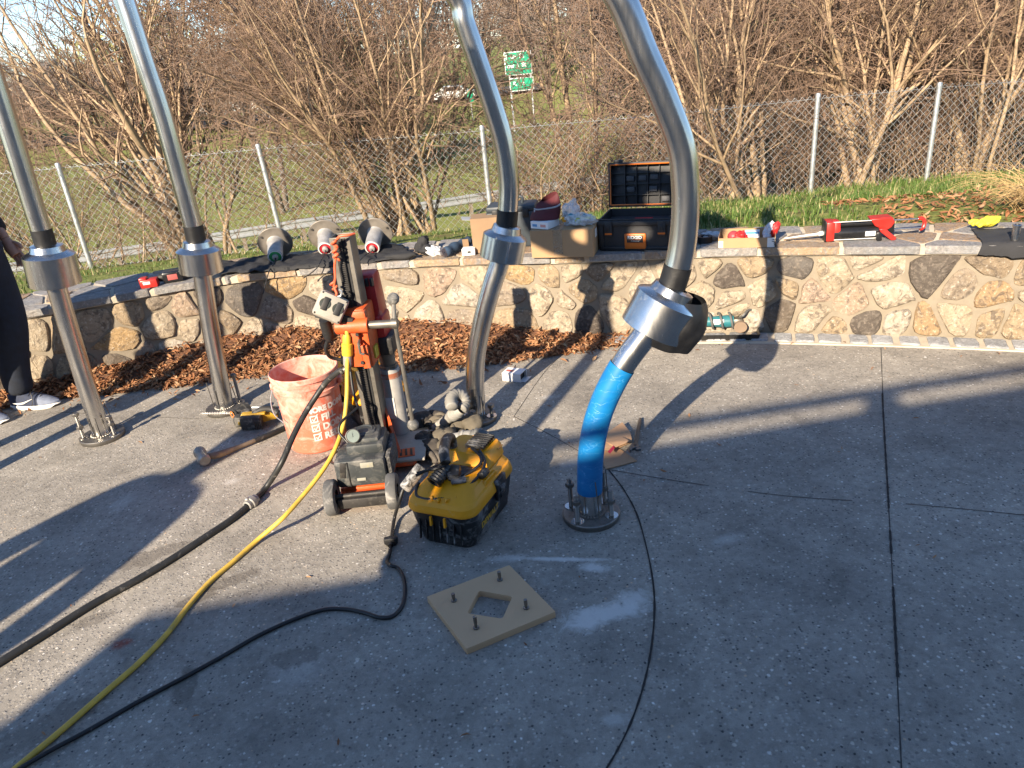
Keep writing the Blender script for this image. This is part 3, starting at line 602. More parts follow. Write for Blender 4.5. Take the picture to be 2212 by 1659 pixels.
shrub('bare_shrub', 'bare shrub with tan stems fanning wide behind the bent pipe', 'shrub', gbase(1610, 9.3), fan(r_, 14, -.25, .38, 3.4, .04, 0, .18), SPN, r_, vines=1100, box=((-1.9, 1.2), (-.3, .8), (.3, 3.2)))
shrub('bare_shrub', 'tall bare shrub with thick pale forked stems between two fence posts', 'shrub', gbase(1858, 9.2), fan(r_, 8, -.08, .35, 3.4, .046, 0, .14) + [((.05, 0, 1), 3.5, .07, (0, 0, -.1)), ((.36, 0, 1), 3.2, .055, (.06, 0, -.1))], SPN, r_, vines=900, box=((-1.1, 1.3), (-.3, .6), (.4, 3.2)))
shrub('bare_shrub', 'bare shrub with twisted trunk at the fence beyond the dry grass clump', 'shrub', gbase(2092, 9.3), fan(r_, 8, .02, .3, 3.4, .045, 0, .14) + [((.05, 0, 1), 3.3, .08, (0, 0, -.1))], SPN, r_, vines=1000, box=((-.9, 1.4), (-.3, .6), (.8, 3.2)))
shrub('bare_shrub', 'bare shrub half cut by the frame edge beyond the last fence post', 'shrub', gbase(2290, 9.8), fan(r_, 10, -.05, .35, 3.3, .04, 0, .2), SPN, r_, vines=300, box=((-1.2, 1.2), (-.4, .6), (.5, 3.2)))
shrub('vine_thicket', 'low brown tangle of vines behind the left fence corner', 'shrub', gbase(90, 11.0), fan(r_, 12, 0, .7, 2.2, .02, 0, .5), SP, r_, vines=1100, box=((-1.8, 1.6), (-.6, .8), (.2, 2.6)))
# thickets of small stems and vines that cling to the fence
def thicket(label, px, y, n, wid, h, seed, green=False):
    rr = random.Random(seed); b = gbase(px, y); st = []
    for i in range(n): st.append((V((rr.gauss(0, .35), rr.gauss(0, .25), 1)), h * rr.uniform(.5, 1.15), rr.uniform(.006, .014), (rr.uniform(-wid, wid), rr.uniform(-.35, .35), -.08)))
    return shrub('thicket', label, 'thicket', b, st, [(7, .16, .02, (4, 6), .5, (.4, 1.1)), (5, .24, 0, (2, 4), .55, (.5, 1.3)), (4, .3, 0, 0, 0, (0, 0))], rr, vines=int(n * 6), box=((-wid, wid), (-.35, .35), (0, h * .9)))
thicket('tangle of thin stems and vines on the fence behind the cardboard box', 1205, 8.95, 60, .75, 1.15, 31)
thicket('tangle of thin stems on the fence behind the open tool case', 1420, 8.95, 60, .7, 1.1, 32)
thicket('sparse dry stems on the fence behind the three flanged pipes', 700, 8.9, 9, 1.0, .8, 33)
thicket('dry vines over the fence by the leaning shrub', 345, 8.85, 15, .4, .95, 34)
thicket('thick brush between the two shrubs beside the right fence posts', 1960, 9.5, 60, .9, 1.9, 35)
thicket('brush behind the fence beyond the caulking gun', 1725, 10.2, 50, 1.0, 1.7, 36)
thicket('brush behind the fence under the frame edge shrub', 2170, 9.6, 46, .8, 1.6, 37)
# woods farther back: a few grown trees, copied
def far_tree(seed, H, spec, n0):
    rr = random.Random(seed); t = thing('far_tree', 'bare brown tree in the woods beyond the road', 'tree', (0, 0, 0), 0, 'bare trees of the woods beyond the road'); ms, mt = MB(), MB()
    for i in range(n0): grow(ms, mt, V((rr.gauss(0, .3), rr.gauss(0, .3), -.3)), V((rr.gauss(0, .16), rr.gauss(0, .16), 1)), H * rr.uniform(.75, 1), H * .014, 0, rr, spec)
    for mbx in (ms, mt): pass
    ms.build('trunk', M_FBARK, t, angle=180); mt.build('crown', M_FTWIG, t, angle=180); return t
FS = [(7, .07, .02, (11, 14), .45, (.35, .8)), (5, .14, .02, (7, 9), .5, (.4, 1.0)), (4, .22, 0, (5, 7), .6, (.5, 1.2)), (3, .3, 0, 0, 0, (0, 0))]
protos = []
_mt = MB.tube
def fat(s, pts, r, n=8, caps=True): return _mt(s, pts, [max(x, .016) for x in r] if isinstance(r, list) else r, n, caps)
MB.tube = fat
for sd, n0 in ((51, 2), (52, 3), (53, 2)): protos.append(far_tree(sd, 9.0, FS, n0))
MB.tube = _mt
rr = random.Random(77); spots = []
for i in range(84):
    px = rr.uniform(-150, 2450); y = rr.choice((rr.uniform(13, 20), rr.uniform(30, 52), rr.uniform(78, 125)))
    if y < 21 and px < 1350: y = rr.uniform(80, 125)
    if y < 55 and (px < 480 or 700 < px < 1300): y = rr.uniform(80, 130)
    if px < 520 and rr.random() < .88: continue
    spots.append((px, y, rr.uniform(.75, 1.25)))
for i in range(30): spots.append((-160 + i * 32 + rr.uniform(-20, 20), rr.uniform(74, 92), -rr.uniform(.8, 1.25)))
for i, (px, y, k) in enumerate(spots):
    o = protos[i] if i < 3 else copy_tree(protos[i % 3]); x = Y(px, 300, y).x; sc = k * (.62 if y < 21 else .85 if y < 55 else 1.3)
    if px < 460 and k > 0: sc *= .6
    lb, gp = (('slim bare tree in the brush just behind the chain link fence', 'bare trees just behind the fence') if y < 21 else ('bare tree on the rise between the guardrail and the far road', 'bare trees between the guardrail and the far road') if y < 55 else ('low spreading brown brush along the far road', 'low brush along the far road') if k < 0 else ('bare brown tree in the woods beyond the far road', 'bare trees of the woods beyond the far road')); o['label'] = lb; o['group'] = gp
    if k < 0: sc = -k * .62
    o.location = (x, y, zt(x, y)); o.scale = (sc * (2.0 if k < 0 else 1), sc * (1.6 if k < 0 else 1), sc)
    o.rotation_euler = (0, 0, rr.uniform(0, 6.28))
# evergreens
m, nt, p = newmat('evergreen_leaf'); geo = _n(nt, 'ShaderNodeNewGeometry'); c = ramp(nt, geo.outputs['Random Per Island'], [(0, (.018, .035, .012)), (.6, (.045, .075, .022)), (1, (.09, .12, .04))]).outputs[0]; nt.links.new(c, p.inputs['Base Color']); p.inputs['Roughness'].default_value = .6; M_EVER = m
m, nt, p = newmat('spring_leaf'); geo = _n(nt, 'ShaderNodeNewGeometry'); c = ramp(nt, geo.outputs['Random Per Island'], [(0, (.20, .21, .06)), (1, (.42, .40, .14))]).outputs[0]; nt.links.new(c, p.inputs['Base Color']); p.inputs['Roughness'].default_value = .7; M_SPRING = m
def leafy(name, label, cat, base, size, seed, n, mt, q=.14, group=None):
    rr = random.Random(seed); t = thing(name, label, cat, base, 0, group); ms, mtw, ml = MB(), MB(), MB(); W, H = size
    grow(ms, mtw, V((0, 0, -.2)), V((0, 0, 1)), H * .8, H * .025, 0, rr, [(6, .05, .02, 9, .4, (.5, 1.0)), (4, .15, 0, 0, 0, (0, 0))]); ms.v += mtw.v and [] or []
    k = len(ms.v); ms.f += [tuple(i + k for i in f) for f in mtw.f]; ms.v += mtw.v; cl = [(V((rr.gauss(0, .4), rr.gauss(0, .4), rr.uniform(.12, 1)))) for _ in range(24)]
    for c in cl: w_ = W * (1.05 - c.z * .7); c.x *= w_; c.y *= w_; c.z *= H
    for i in range(n):
        c = rr.choice(cl); s = W * .28; pp = c + V((rr.gauss(0, s), rr.gauss(0, s), rr.gauss(0, s))); e = Euler((rr.uniform(0, 6), rr.uniform(0, 6), rr.uniform(0, 6))).to_matrix(); o = len(ml.v); z = q * rr.uniform(.6, 1.5)
        if pp.z < .05: continue
        ml.v += [tuple(pp + e @ V(v)) for v in ((-z, 0, 0), (0, -z * .4, 0), (z, 0, 0), (0, z * .4, 0))]; ml.f.append((o, o + 1, o + 2, o + 3))
    ms.build('trunk', M_FBARK, t, angle=180); ml.build('crown', mt, t, angle=180); return t
def at_y(px, y): x = Y(px, 300, y).x; return V((x, y, zt(x, y)))
leafy('evergreen_tree', 'dark evergreen tree in the woods behind the bent pipe top', 'tree', at_y(1500, 36), (3.0, 9), 1, 5200, M_EVER, .2)
leafy('evergreen_tree', 'wide dark evergreen mass behind the tall forked shrub', 'tree', at_y(1760, 27), (3.4, 8), 2, 6500, M_EVER, .2)
leafy('evergreen_tree', 'dark evergreen tree at the right edge of the woods', 'tree', at_y(2080, 24), (3.0, 7.5), 3, 6000, M_EVER, .18)
leafy('evergreen_shrub', 'glossy evergreen bush behind the twisted trunk shrub', 'shrub', at_y(2130, 12), (.5, 1.6), 4, 900, M_EVER, .07)
leafy('evergreen_shrub', 'round dark green bush beyond the meadow by the leaning shrub', 'shrub', at_y(340, 66), (2.0, 3.4), 5, 1800, M_EVER, .3)
leafy('evergreen_tree', 'green leaved tree behind the broad dense shrub', 'tree', at_y(800, 40), (2.0, 5.6), 6, 2600, M_EVER, .2)
leafy('budding_tree', 'pale yellow green budding tree far beyond the meadow', 'tree', at_y(255, 100), (5.5, 9), 7, 1500, M_SPRING, .35)
leafy('budding_tree', 'soft yellow green willow beside the white house', 'tree', at_y(400, 120), (6, 13), 8, 1800, M_SPRING, .38)
# white house far behind
h = thing('house', 'white house with grey gable roof far beyond the meadow', 'house', (Y(470, 240, 105).x, 105, -4.6)); MW = mat('white_siding', (.78, .77, .73), .7, var=.05); MG = mat('roof_shingle', (.16, .15, .145), .9); MGL = mat('dark_glass', (.03, .035, .04), .15)
mb = MB(); mb.box((0, 0, 1.9), (7.5, 6, 4.6)); mb.build('wall', MW, h)
mb = MB(); mb.prism([(-4.2, 0), (4.2, 0), (0, 2.2)], -3.3, 3.3, (0, 0, 4.2), (1, 0, 0), (0, 0, 1)); mb.build('roof', MG, h)
for x in (-2.5, -.9, .8, 2.4):
    for z in (1.2, 3.2): mb = MB(); mb.box((x, -3.02, z), (.75, .08, 1.0)); mb.build('window', MGL, h)
mb = MB(); mb.box((4.6, .5, 1.2), (2.4, 4, 3)); mb.build('annex', MW, h)
# a white parked car far off
cr = thing('parked_car', 'small white car parked far off by the woods', 'car', (Y(985, 240, 84).x, 84, zt(0, 84) + .12)); MC = mat('car_paint', (.75, .75, .74), .25, coat=.6)
mb = MB(); mb.prism([(-2.2, .3), (2.2, .3), (2.2, .8), (1.3, .95), (.7, 1.4), (-1.0, 1.45), (-1.6, .95), (-2.2, .9)], -.85, .85, (0, 0, 0), (1, 0, 0), (0, 0, 1)); mb.build('body', MC, cr, bevel=.05)
mb = MB(); mb.box((-.1, -.86, 1.15), (1.7, .03, .35)); mb.build('window', MGL, cr)
for x in (-1.35, 1.35): mb = MB(); mb.cyl((x, -.9, .32), (x, -.66, .32), .32, n=14); mb.build('wheel', mat('tyre', (.02, .02, .02), .8), cr)
# green road sign, mostly behind twigs
c = Y(1120, 147, 52); sg = thing('road_sign', 'green highway sign with white lettering on a steel post behind the twigs', 'sign', (c.x, 52, zt(c.x, 52)), R(-6)); zc = c.z - zt(c.x, 52)
MGR = mat('sign_green', (.0, .30, .16), .45, var=.06); MWP = mat('sign_white', (.85, .85, .85), .5, var=.03)
for (zz, hh, ww, xx) in ((.28, 1.5, 1.85, 0), (-.95, .86, 1.65, .12)):
    mb = MB(); mb.rbox((xx, .0, zc + zz), (ww * .92, .02, hh * .92), .005); pn = mb.build('panel', MWP, sg); mb = MB(); mb.box((xx, -.013, zc + zz), (ww * .92 - .1, .008, hh * .92 - .1)); mb.build('face', MGR, pn)
for tx, x, z, s in (('l  on  St', -.75, .58, .36), ('ow  l  St', -.72, .05, .36), ('R    t', -.4, -1.02, .34)):
    text_mb(tx, s, (x, -.018, zc + z), (1, 0, 0), (0, 0, 1), bold=.012).build('lettering', MWP, sg)
for x in (-.6, .72): mb = MB(); mb.box((x, .06, (zc + .9) / 2), (.1, .07, zc + .9)); mb.build('post', M_GALV, sg)
q = Y(1016, 208, 60); s2 = thing('road_sign', 'tiny green road sign low beside the pipe', 'sign', (q.x, 60, zt(q.x, 60))); mb = MB(); mb.rbox((0, 0, q.z - zt(q.x, 60)), (.45, .03, .75), .01); mb.build('panel', MGR, s2); mb = MB(); mb.cyl((0, .06, 0), (0, .06, q.z - zt(q.x, 60)), .04, n=8); mb.build('post', M_GALV, s2)
# ---------------------------------------------------------------- unseen terrace behind the photographer, parapet steps added and shaped for the foreground shade
M_CONC = mat('terrace_concrete', (.36, .34, .31), .85, var=.1, scale=4)
E1 = V((.994, .11, 0)); O = V((-2.05, -2.19, 0)); tr = thing('terrace', 'unseen raised concrete terrace with two pipe rails and a parapet stepped to shade the foreground', 'terrace', O, math.atan2(.11, .994))
mb = MB(); mb.box((3.2, -.3, 1.355), (8.3, .5, 2.71)); mb.build('parapet', M_CONC, tr)
mb = MB(); mb.box((-1.36, -.32, 1.235), (.80, .46, 2.47)); mb.build('parapet', M_CONC, tr)  # lower steps added to follow the left edge of the shade
mb = MB(); mb.box((-5.0, -.31, 1.12), (6.46, .48, 2.24)); mb.build('parapet', M_CONC, tr)
mb = MB(); mb.box((1.4, -3.2, .85), (14, 5.2, 1.7)); mb.build('deck', M_CONC, tr)
for z in (2.885, 3.0): mb = MB(); mb.cyl((-1.0, -.3, z), (7.3, -.3, z), .030, n=10); mb.build('rail', M_GALV, tr)
for x in (-.98, 1.72, 4.4, 7.2): mb = MB(); mb.cyl((x, -.3, 2.7), (x, -.3, 3.02), .045 if x > 1 else .03, n=10); mb.build('rail_post', M_GALV, tr)
# ================================================================ STAINLESS PIPES OF THE SCULPTURE
def steel_mat(name, col, rough, streak=True, dirt=0.0):
    m, nt, p = newmat(name); tc = _n(nt, 'ShaderNodeTexCoord'); mp = _n(nt, 'ShaderNodeMapping'); mp.inputs['Scale'].default_value = (1, 1, .12); nt.links.new(tc.outputs['Object'], mp.inputs[0])
    n1 = noise(nt, mp.outputs[0], 60, 5, .65); n2 = noise(nt, tc.outputs['Object'], 9, 5, .6); n3 = noise(nt, tc.outputs['Object'], 600, 2)
    c = ramp(nt, n2.outputs[0], [(.3, [q * .82 for q in col]), (.7, col)]).outputs[0]
    if dirt: c = mixc(nt, ramp(nt, n1.outputs[0], [(.5, 0.0), (.7, dirt)]).outputs[0], c, (.12, .105, .09))
    nt.links.new(c, p.inputs['Base Color']); p.inputs['Metallic'].default_value = 1
    mx = _n(nt, 'ShaderNodeMath', operation='MULTIPLY_ADD'); nt.links.new(n1.outputs[0], mx.inputs[0]); mx.inputs[1].default_value = .16; mx.inputs[2].default_value = rough - .08; nt.links.new(mx.outputs[0], p.inputs['Roughness'])
    bump(nt, p, n3.outputs[0], .06, .001); return m
M_SS = steel_mat('brushed_stainless', (.66, .645, .62), .25); M_SSD = steel_mat('mill_steel', (.26, .245, .225), .55, dirt=.6); M_BOLT = steel_mat('bolt_steel', (.27, .255, .235), .5, dirt=.5)
M_BLK = mat('black_rubber', (.018, .018, .019), .55, var=.3, scale=20, dirt=((.16, .15, .14), .12, 30)); M_TAPEB = mat('black_tape', (.010, .010, .011), .5, var=.25, scale=30, bmp=.3, bscale=40)
m, nt, p = newmat('blue_tape'); tc = _n(nt, 'ShaderNodeTexCoord'); mp = _n(nt, 'ShaderNodeMapping'); mp.inputs['Scale'].default_value = (1, 1, 2.4); nt.links.new(tc.outputs['Object'], mp.inputs[0])
vo = _n(nt, 'ShaderNodeTexVoronoi', feature='DISTANCE_TO_EDGE'); vo.inputs['Scale'].default_value = 9; wv = noise(nt, mp.outputs[0], 10, 4, .6); vm = _n(nt, 'ShaderNodeVectorMath', operation='MULTIPLY_ADD'); nt.links.new(wv.outputs[1], vm.inputs[0]); vm.inputs[1].default_value = (.16,) * 3; nt.links.new(mp.outputs[0], vm.inputs[2]); nt.links.new(vm.outputs[0], vo.inputs['Vector'])
cr_ = ramp(nt, vo.outputs['Distance'], [(0, 0.0), (.035, 1.0)]).outputs[0]; c = mixc(nt, ramp(nt, wv.outputs[0], [(.3, 0.0), (.7, 1.0)]).outputs[0], (.004, .145, .40), (.009, .20, .48)); c = mixc(nt, ramp(nt, vo.outputs['Distance'], [(0, .55), (.012, 0.0)]).outputs[0], c, (.15, .45, .72))
nt.links.new(c, p.inputs['Base Color']); p.inputs['Roughness'].default_value = .42; bump(nt, p, cr_, .22, .003); M_BLUE = m
PIPE_R = .0425
def collar(t, c, ax, R0, H, skirt=0.0):
    c, ax = V(c), V(ax).normalized()
    mb = MB(); mb.lathe([(R0 - .004, -H * .5 + .012), (R0, -H * .5), (R0, H * .5 - .004), (R0 - .004, H * .5), (R0 * .74, H * .5 + .012), (R0 * .70, H * .5 + .014)], 48, c, ax); cp = mb.build('collar', M_SS, t, world=True, angle=25)
    mb = MB(); mb.lathe([(R0 * .70, H * .5 + .010), (R0 * .62, H * .5 + .040), (PIPE_R + .008, H * .5 + .044), (PIPE_R, H * .5 + .046)], 40, c, ax); mb.build('collar_ring', M_SS, t, world=True, angle=25)
    mb = MB(); mb.lathe([(R0 - .003, -H * .5 + .004), (R0 - .012, -H * .5 - .004), (R0 - .02, -H * .5 + .02), (PIPE_R, -H * .5 + .03)], 40, c, ax); mb.build('collar_gasket', M_BLK, t, world=True)

def hexnut(mb, c, r, h, rot=0.0): mb.prism([(r * math.cos(rot + k * math.pi / 3), r * math.sin(rot + k * math.pi / 3)) for k in range(6)], 0, h, c)
def bolt(t, c, h, nuts, washer=True, r=.0088, head=True):
    mb = MB(); n = 26; prof = []
    for i in range(n): z = h * i / n; prof += [(r, z), (r - .0013, z + h / n * .5)]
    mb.lathe([(0, 0)] + prof + [(r * .85, h), (0, h)], 12, c); b = mb.build('anchor_bolt', M_BOLT, t, world=True)
    for z in nuts: mb = MB(); hexnut(mb, V(c) + V((0, 0, z)), .0165, .015, .3 + z * 9); mb.lathe([(.0135, .0), (.0135, .0165), (0, .017)], 12, V(c) + V((0, 0, z))); mb.build('nut', M_BOLT, b, world=True, bevel=.001)
    if washer: mb = MB(); mb.lathe([(0, 0), (.024, 0), (.024, .003), (0, .003)], 20, c); mb.build('washer', M_SS, b, world=True)
def pole(label, pts, top, plate, collar_px=None, CR=.1, CH=.12, bolts=(), rods=(), tape=None, blue=None, slot=True, loc=None, n=40):
    base = loc or V((pts[0].x, pts[0].y, 0)); t = thing('sculpture_pipe', label, 'pipe', base, 0, 'stainless sculpture pipes')
    path = catmull([V((base.x, base.y, .02))] + pts[1:] + top, 10); mb = MB(); mb.tube(path, PIPE_R, n, True); mb.build('pipe', M_SS, t, world=True, angle=60)
    mb = MB(); mb.lathe([(0, .0), (plate - .002, 0), (plate, .003), (plate, .019), (plate - .003, .022), (0, .022)], 48, base); mb.build('base_plate', M_SSD, t, world=True)
    mb = MB(); rr = random.Random(3)
    for k in range(26): a = k * .2417; mb.ball(base + V((math.cos(a) * (PIPE_R + .004), math.sin(a) * (PIPE_R + .004), .024)), (.007, .007, .0045), 6, 4)
    mb.build('weld_bead', M_SSD, t, world=True)
    if collar_px is not None:
        i = min(range(len(path)), key=lambda k: (path[k] - collar_px).length); ax = (path[i + 3] - path[i - 3]).normalized(); collar(t, path[i], ax, CR, CH)
        c0 = [q for q in path if .5 * CH + .035 < (q - path[i]).dot(ax) < .5 * CH + .115]; mb = MB(); mb.tube(c0, PIPE_R + .0022, 32, False); mb.build('tape_band', M_TAPEB, t, world=True)
    for a, rr, h, nz in bolts: bolt(t, base + V((math.cos(a) * rr, math.sin(a) * rr, .022)), h, nz)
    for a, rr, h, lean in rods: q = base + V((math.cos(a) * rr, math.sin(a) * rr, .022)); mb = MB(); mb.cyl(q, q + V((lean, 0, h)), .0022, n=6); mb.build('shim_rod', M_BOLT, t, world=True)
    if slot:
        for a in (-1.9, -1.2): q = base + V((math.cos(a) * (PIPE_R + .0002), math.sin(a) * (PIPE_R + .0002), 0)); mb = MB(); mb.box(q + V((0, 0, .075)), (.003, .003, .10)); mb.build('slot', M_BLK, t, world=True)
    if blue:
        i0 = min(range(len(path)), key=lambda k: (path[k] - blue[0]).length); i1 = min(range(len(path)), key=lambda k: (path[k] - blue[1]).length); seg = path[i0:i1 + 1]; mb = MB(); rr = random.Random(9)
        seg2 = catmull(seg, 2); mb.tube(seg2, PIPE_R + .0026, 48, False); mb.build('blue_tape', M_BLUE, t, world=True, angle=180)
    return t, path
def px(l, y): return [Y(a, b, y) for a, b in l]
p1 = px([(222, 942), (190, 845), (156, 735), (124, 625), (102, 540), (74, 450), (43, 350), (7, 235), (-40, 90)], 3.467)
pole('stainless pipe standing next to the person in dark jeans', p1, [p1[-1] + (p1[-1] - p1[-3]) * 1.0, p1[-1] + (p1[-1] - p1[-3]) * 2 + V((.06, -.1, .1)), p1[-1] + (p1[-1] - p1[-3]) * 2.6 + V((.3, -.3, .5))], .104, Y(120, 580, 3.467), .108, .135,
     bolts=((3.5, .082, .135, (.05, .12)), (-.35, .080, .10, (.052, .085))), rods=((-1.5, .06, .07, 0), (.6, .07, .14, -.02)))
p2 = px([(488, 884), (472, 800), (455, 710), (441, 620), (428, 540), (415, 480), (388, 380), (352, 250), (312, 130), (270, 0)], 3.648)
pole('stainless pipe beside the cordless rotary hammer on the ground', p2, [p2[-1] + (p2[-1] - p2[-3]) * 1.0, p2[-1] + (p2[-1] - p2[-3]) * 2 + V((.06, -.1, .1)), p2[-1] + (p2[-1] - p2[-3]) * 2.6 + V((.3, -.3, .5))], .098, Y(430, 562, 3.648), .10, .105,
     bolts=((.5, .078, .16, (.14,)),), rods=((2.8, .07, .13, -.006), (.2, .065, .12, -.01)))
p3 = px([(1030, 899), (1026, 824), (1029, 765), (1043, 690), (1062, 620), (1080, 565), (1091, 510), (1098, 440), (1098, 380), (1087, 305), (1062, 220), (1028, 120), (1004, 50), (987, -10)], 3.23)
pole('stainless pipe with an S bend standing behind the ribbed vacuum hose', p3, [V((p3[-1].x - .12, 3.2, 1.95)), V((p3[-1].x - .1, 3.05, 2.6)), V((p3[-1].x + .2, 2.9, 3.3))], .092, Y(1088, 532, 3.23), .094, .10,
     bolts=((-.3, .074, .055, (.045,)), (-1.75, .074, .06, (.045,)), (2.8, .074, .05, (.04,))), rods=((-2.6, .055, .10, 0), (-.9, .055, .11, 0)), slot=False)
p4 = px([(1277, 1110), (1274, 1060), (1276, 985), (1288, 915), (1312, 850), (1348, 785), (1390, 728), (1425, 680), (1454, 610), (1472, 540), (1480, 465), (1480, 390), (1470, 312), (1431, 207), (1390, 115), (1342, 0)], 2.346)
pole('stainless pipe wrapped in blue tape above its bolted round base', p4, [V((p4[-1].x - .10, 2.35, 1.85)), V((p4[-1].x - .25, 2.2, 2.3)), V((p4[-1].x - .1, 2.0, 3.0))], .103, Y(1424, 676, 2.346), .106, .115,
     bolts=((2.55, .080, .115, (.085,)), (3.95, .080, .105, (.075,)), (-.55, .080, .105, (.055,)), (.75, .080, .125, (.05,))), rods=((3.0, .066, .14, -.004), (-1.2, .064, .155, -.008), (.1, .066, .165, -.004)), blue=(Y(1274, 1062, 2.346), Y(1345, 790, 2.346)), slot=False)
# black bag of sealant hanging under the collar of the taped pipe
t4 = [o for o in COL.objects if o.get('label', '').startswith('stainless pipe wrapped')][0]
cc = Y(1448, 695, 2.346); mb = MB()
def skirt(u, v):
    a = u * 2 * math.pi; z = v - .5; r = (.082 + .028 * math.sin(v * math.pi)) * (1 + .10 * mnoise.noise(V((math.cos(a) * 2, math.sin(a) * 2, v * 3)))); ax = V((.28, 0, 1)).normalized(); e1 = V((1, 0, -.28)).normalized(); e2 = V((0, 1, 0))
    return cc + ax * (z * .17) + e1 * (r * math.cos(a) + .018) + e2 * (r * math.sin(a) + .022)
mb.grid(skirt, 40, 14); mb.build('rubber_boot', M_TAPEB, t4, world=True, angle=60)
# pipes of the same ring that stand just outside the picture and throw the long shadows across it
def ext_pole(lab, g, wob, leaf=None):
    base = V((g[0], g[1], 0)); pts = [base] + [base + V((wob * math.sin(z * 2.1), wob * .3 * math.sin(z * 1.7), z)) for z in (.4, .8, 1.2, 1.6)]; tp = [base + V((wob * math.sin(z * 2.1), wob * .4, z)) for z in (2.0, 2.5, 3.0)]
    return pole(lab, pts, tp, .1, pts[2], .1, .12, n=20)
sdir = V((math.sin(SUN_AZ), math.cos(SUN_AZ), 0))
ext_pole('stainless pipe of the ring beyond the left picture edge, farther one', Z(0, 950) - sdir * .75, .10)
ext_pole('stainless pipe of the ring beyond the left picture edge, nearer one', Z(0, 1015) - sdir * .8, -.08)
tp, pathp = ext_pole('tall added stainless pipe carrying an unseen pierced shade plate overhead', (-1.22, .82), .05)  # carrier pipe added to hold the shade plate
c0 = V((-1.12, 1.0, 2.43)); e1, e2 = V((.875, -.485, 0)), None; nrm = -SD; e2 = nrm.cross(e1).normalized(); mb = MB()  # unseen plate added to shade the boxes; its holes leave lit ellipses
bm = bmesh.new()
def ell(cx, cy, rx, ry, n=40): return [(cx + rx * math.cos(2 * math.pi * k / n), cy + ry * math.sin(2 * math.pi * k / n)) for k in range(n)]
cu = bpy.data.curves.new('leaf', 'CURVE'); cu.dimensions = '2D'; cu.fill_mode = 'BOTH'; cu.extrude = .004
for pl in (ell(0, 0, .56, .30, 56), ell(-.10, -.155, .065, .035), ell(.155, -.10, .06, .035), ell(.16, .13, .07, .035), ell(-.3, .06, .06, .04)):
    sp = cu.splines.new('POLY'); sp.points.add(len(pl) - 1); sp.use_cyclic_u = True
    for q, (a, b) in zip(sp.points, pl): q.co = (a, b, 0, 1)
ob = bpy.data.objects.new('leaf', cu); COL.objects.link(ob); bpy.context.view_layer.update(); me = bpy.data.meshes.new_from_object(ob.evaluated_get(bpy.context.evaluated_depsgraph_get())); bpy.data.objects.remove(ob)
mb = MB(); mb.add([c0 + e1 * q.co.x + e2 * q.co.y + nrm * q.co.z for q in me.vertices], [tuple(f.vertices) for f in me.polygons]); mb.build('shade_plate', M_SS, tp, world=True); bpy.data.meshes.remove(me)
mb = MB(); mb.tube([V((-1.22, .82, 2.2)), V((-1.12, .90, 2.3)), c0], .02, 8); mb.build('shade_plate_arm', M_SS, tp, world=True)
# ================================================================ BUCKET
m, nt, p = newmat('dusty_orange_plastic'); tc = _n(nt, 'ShaderNodeTexCoord'); n1 = noise(nt, tc.outputs['Object'], 16, 8, .7, 1.2); n2 = noise(nt, tc.outputs['Object'], 4, 4, .6)
sep = _n(nt, 'ShaderNodeSeparateXYZ'); nt.links.new(tc.outputs['Object'], sep.inputs[0]); ad = _n(nt, 'ShaderNodeMath', operation='MULTIPLY_ADD'); nt.links.new(sep.outputs[2], ad.inputs[0]); ad.inputs[1].default_value = .55; nt.links.new(n1.outputs[0], ad.inputs[2])
c = ramp(nt, n2.outputs[0], [(.3, (.62, .075, .03)), (.7, (.74, .12, .045))]).outputs[0]; c = mixc(nt, ramp(nt, ad.outputs[0], [(.50, .12), (.78, .75)]).outputs[0], c, (.74, .52, .44)); nt.links.new(c, p.inputs['Base Color']); p.inputs['Roughness'].default_value = .6; M_BUCK = m
q = Z(690, 953); bk = thing('bucket', 'dusty orange plastic bucket with white lettering and hose over its rim', 'bucket', (q.x, q.y, 0))
mb = MB(); mb.lathe([(0, .002), (.124, .002), (.130, .010), (.1385, .27), (.1385, .272), (.146, .273), (.147, .290), (.1405, .292), (.141, .312), (.1485, .313), (.149, .328), (.142, .330), (.1425, .345), (.151, .346), (.152, .366), (.149, .370), (.145, .366), (.137, .27), (.127, .016), (0, .014)], 56); mb.build('pail', M_BUCK, bk, angle=28)
a0 = math.atan2(-q.y, -q.x) ; M_PRINT = mat('white_print', (.80, .76, .72), .6, var=.1, dirt=((.72, .25, .17), .3, 60))
def bwrap(da, z0):
    def f(x, y):
        z = z0 + y; r = .130 + (z / .27) * .0085 + .0012; a = a0 + da + x / r; return V((math.cos(a) * r, math.sin(a) * r, z))
    return f
for tx, z, s, da in (('MORE DOING', .205, .034, -.22), ('FILL', .160, .042, .22), ('DOING', .115, .042, .22), ('REDO', .070, .042, .22)): text_mb(tx, s, (0, 0, 0), (1, 0, 0), (0, 1, 0), bold=.0022, wrap=bwrap(da, z)).build('lettering', M_PRINT, bk)
for z in (.158, .113, .068):
    mb = MB(); f = bwrap(-.14, z)
    for (x0, y0, x1, y1) in ((0, 0, .034, .005), (0, .029, .034, .034), (0, 0, .005, .034), (.029, 0, .034, .034)):
        k = 5; mb.add([f(x0 + (x1 - x0) * i / k, yy) for i in range(k + 1) for yy in (y0, y1)], [(2 * i, 2 * i + 2, 2 * i + 3, 2 * i + 1) for i in range(k)])
    mb.add([f(.008, .018), f(.014, .010), f(.014, .018), f(.034, .040), f(.038, .036), f(.0145, .004)], [(0, 5, 1), (0, 1, 2), (1, 5, 4, 3)]); mb.build('tick_box', M_PRINT, bk)
mb = MB(); mb.tube(catmull([(-.148, 0, .30), (-.165, -.03, .24), (-.150, -.07, .19), (-.10, -.125, .17)], 6), .0022, 6); mb.build('bail_handle', M_GALV, bk)
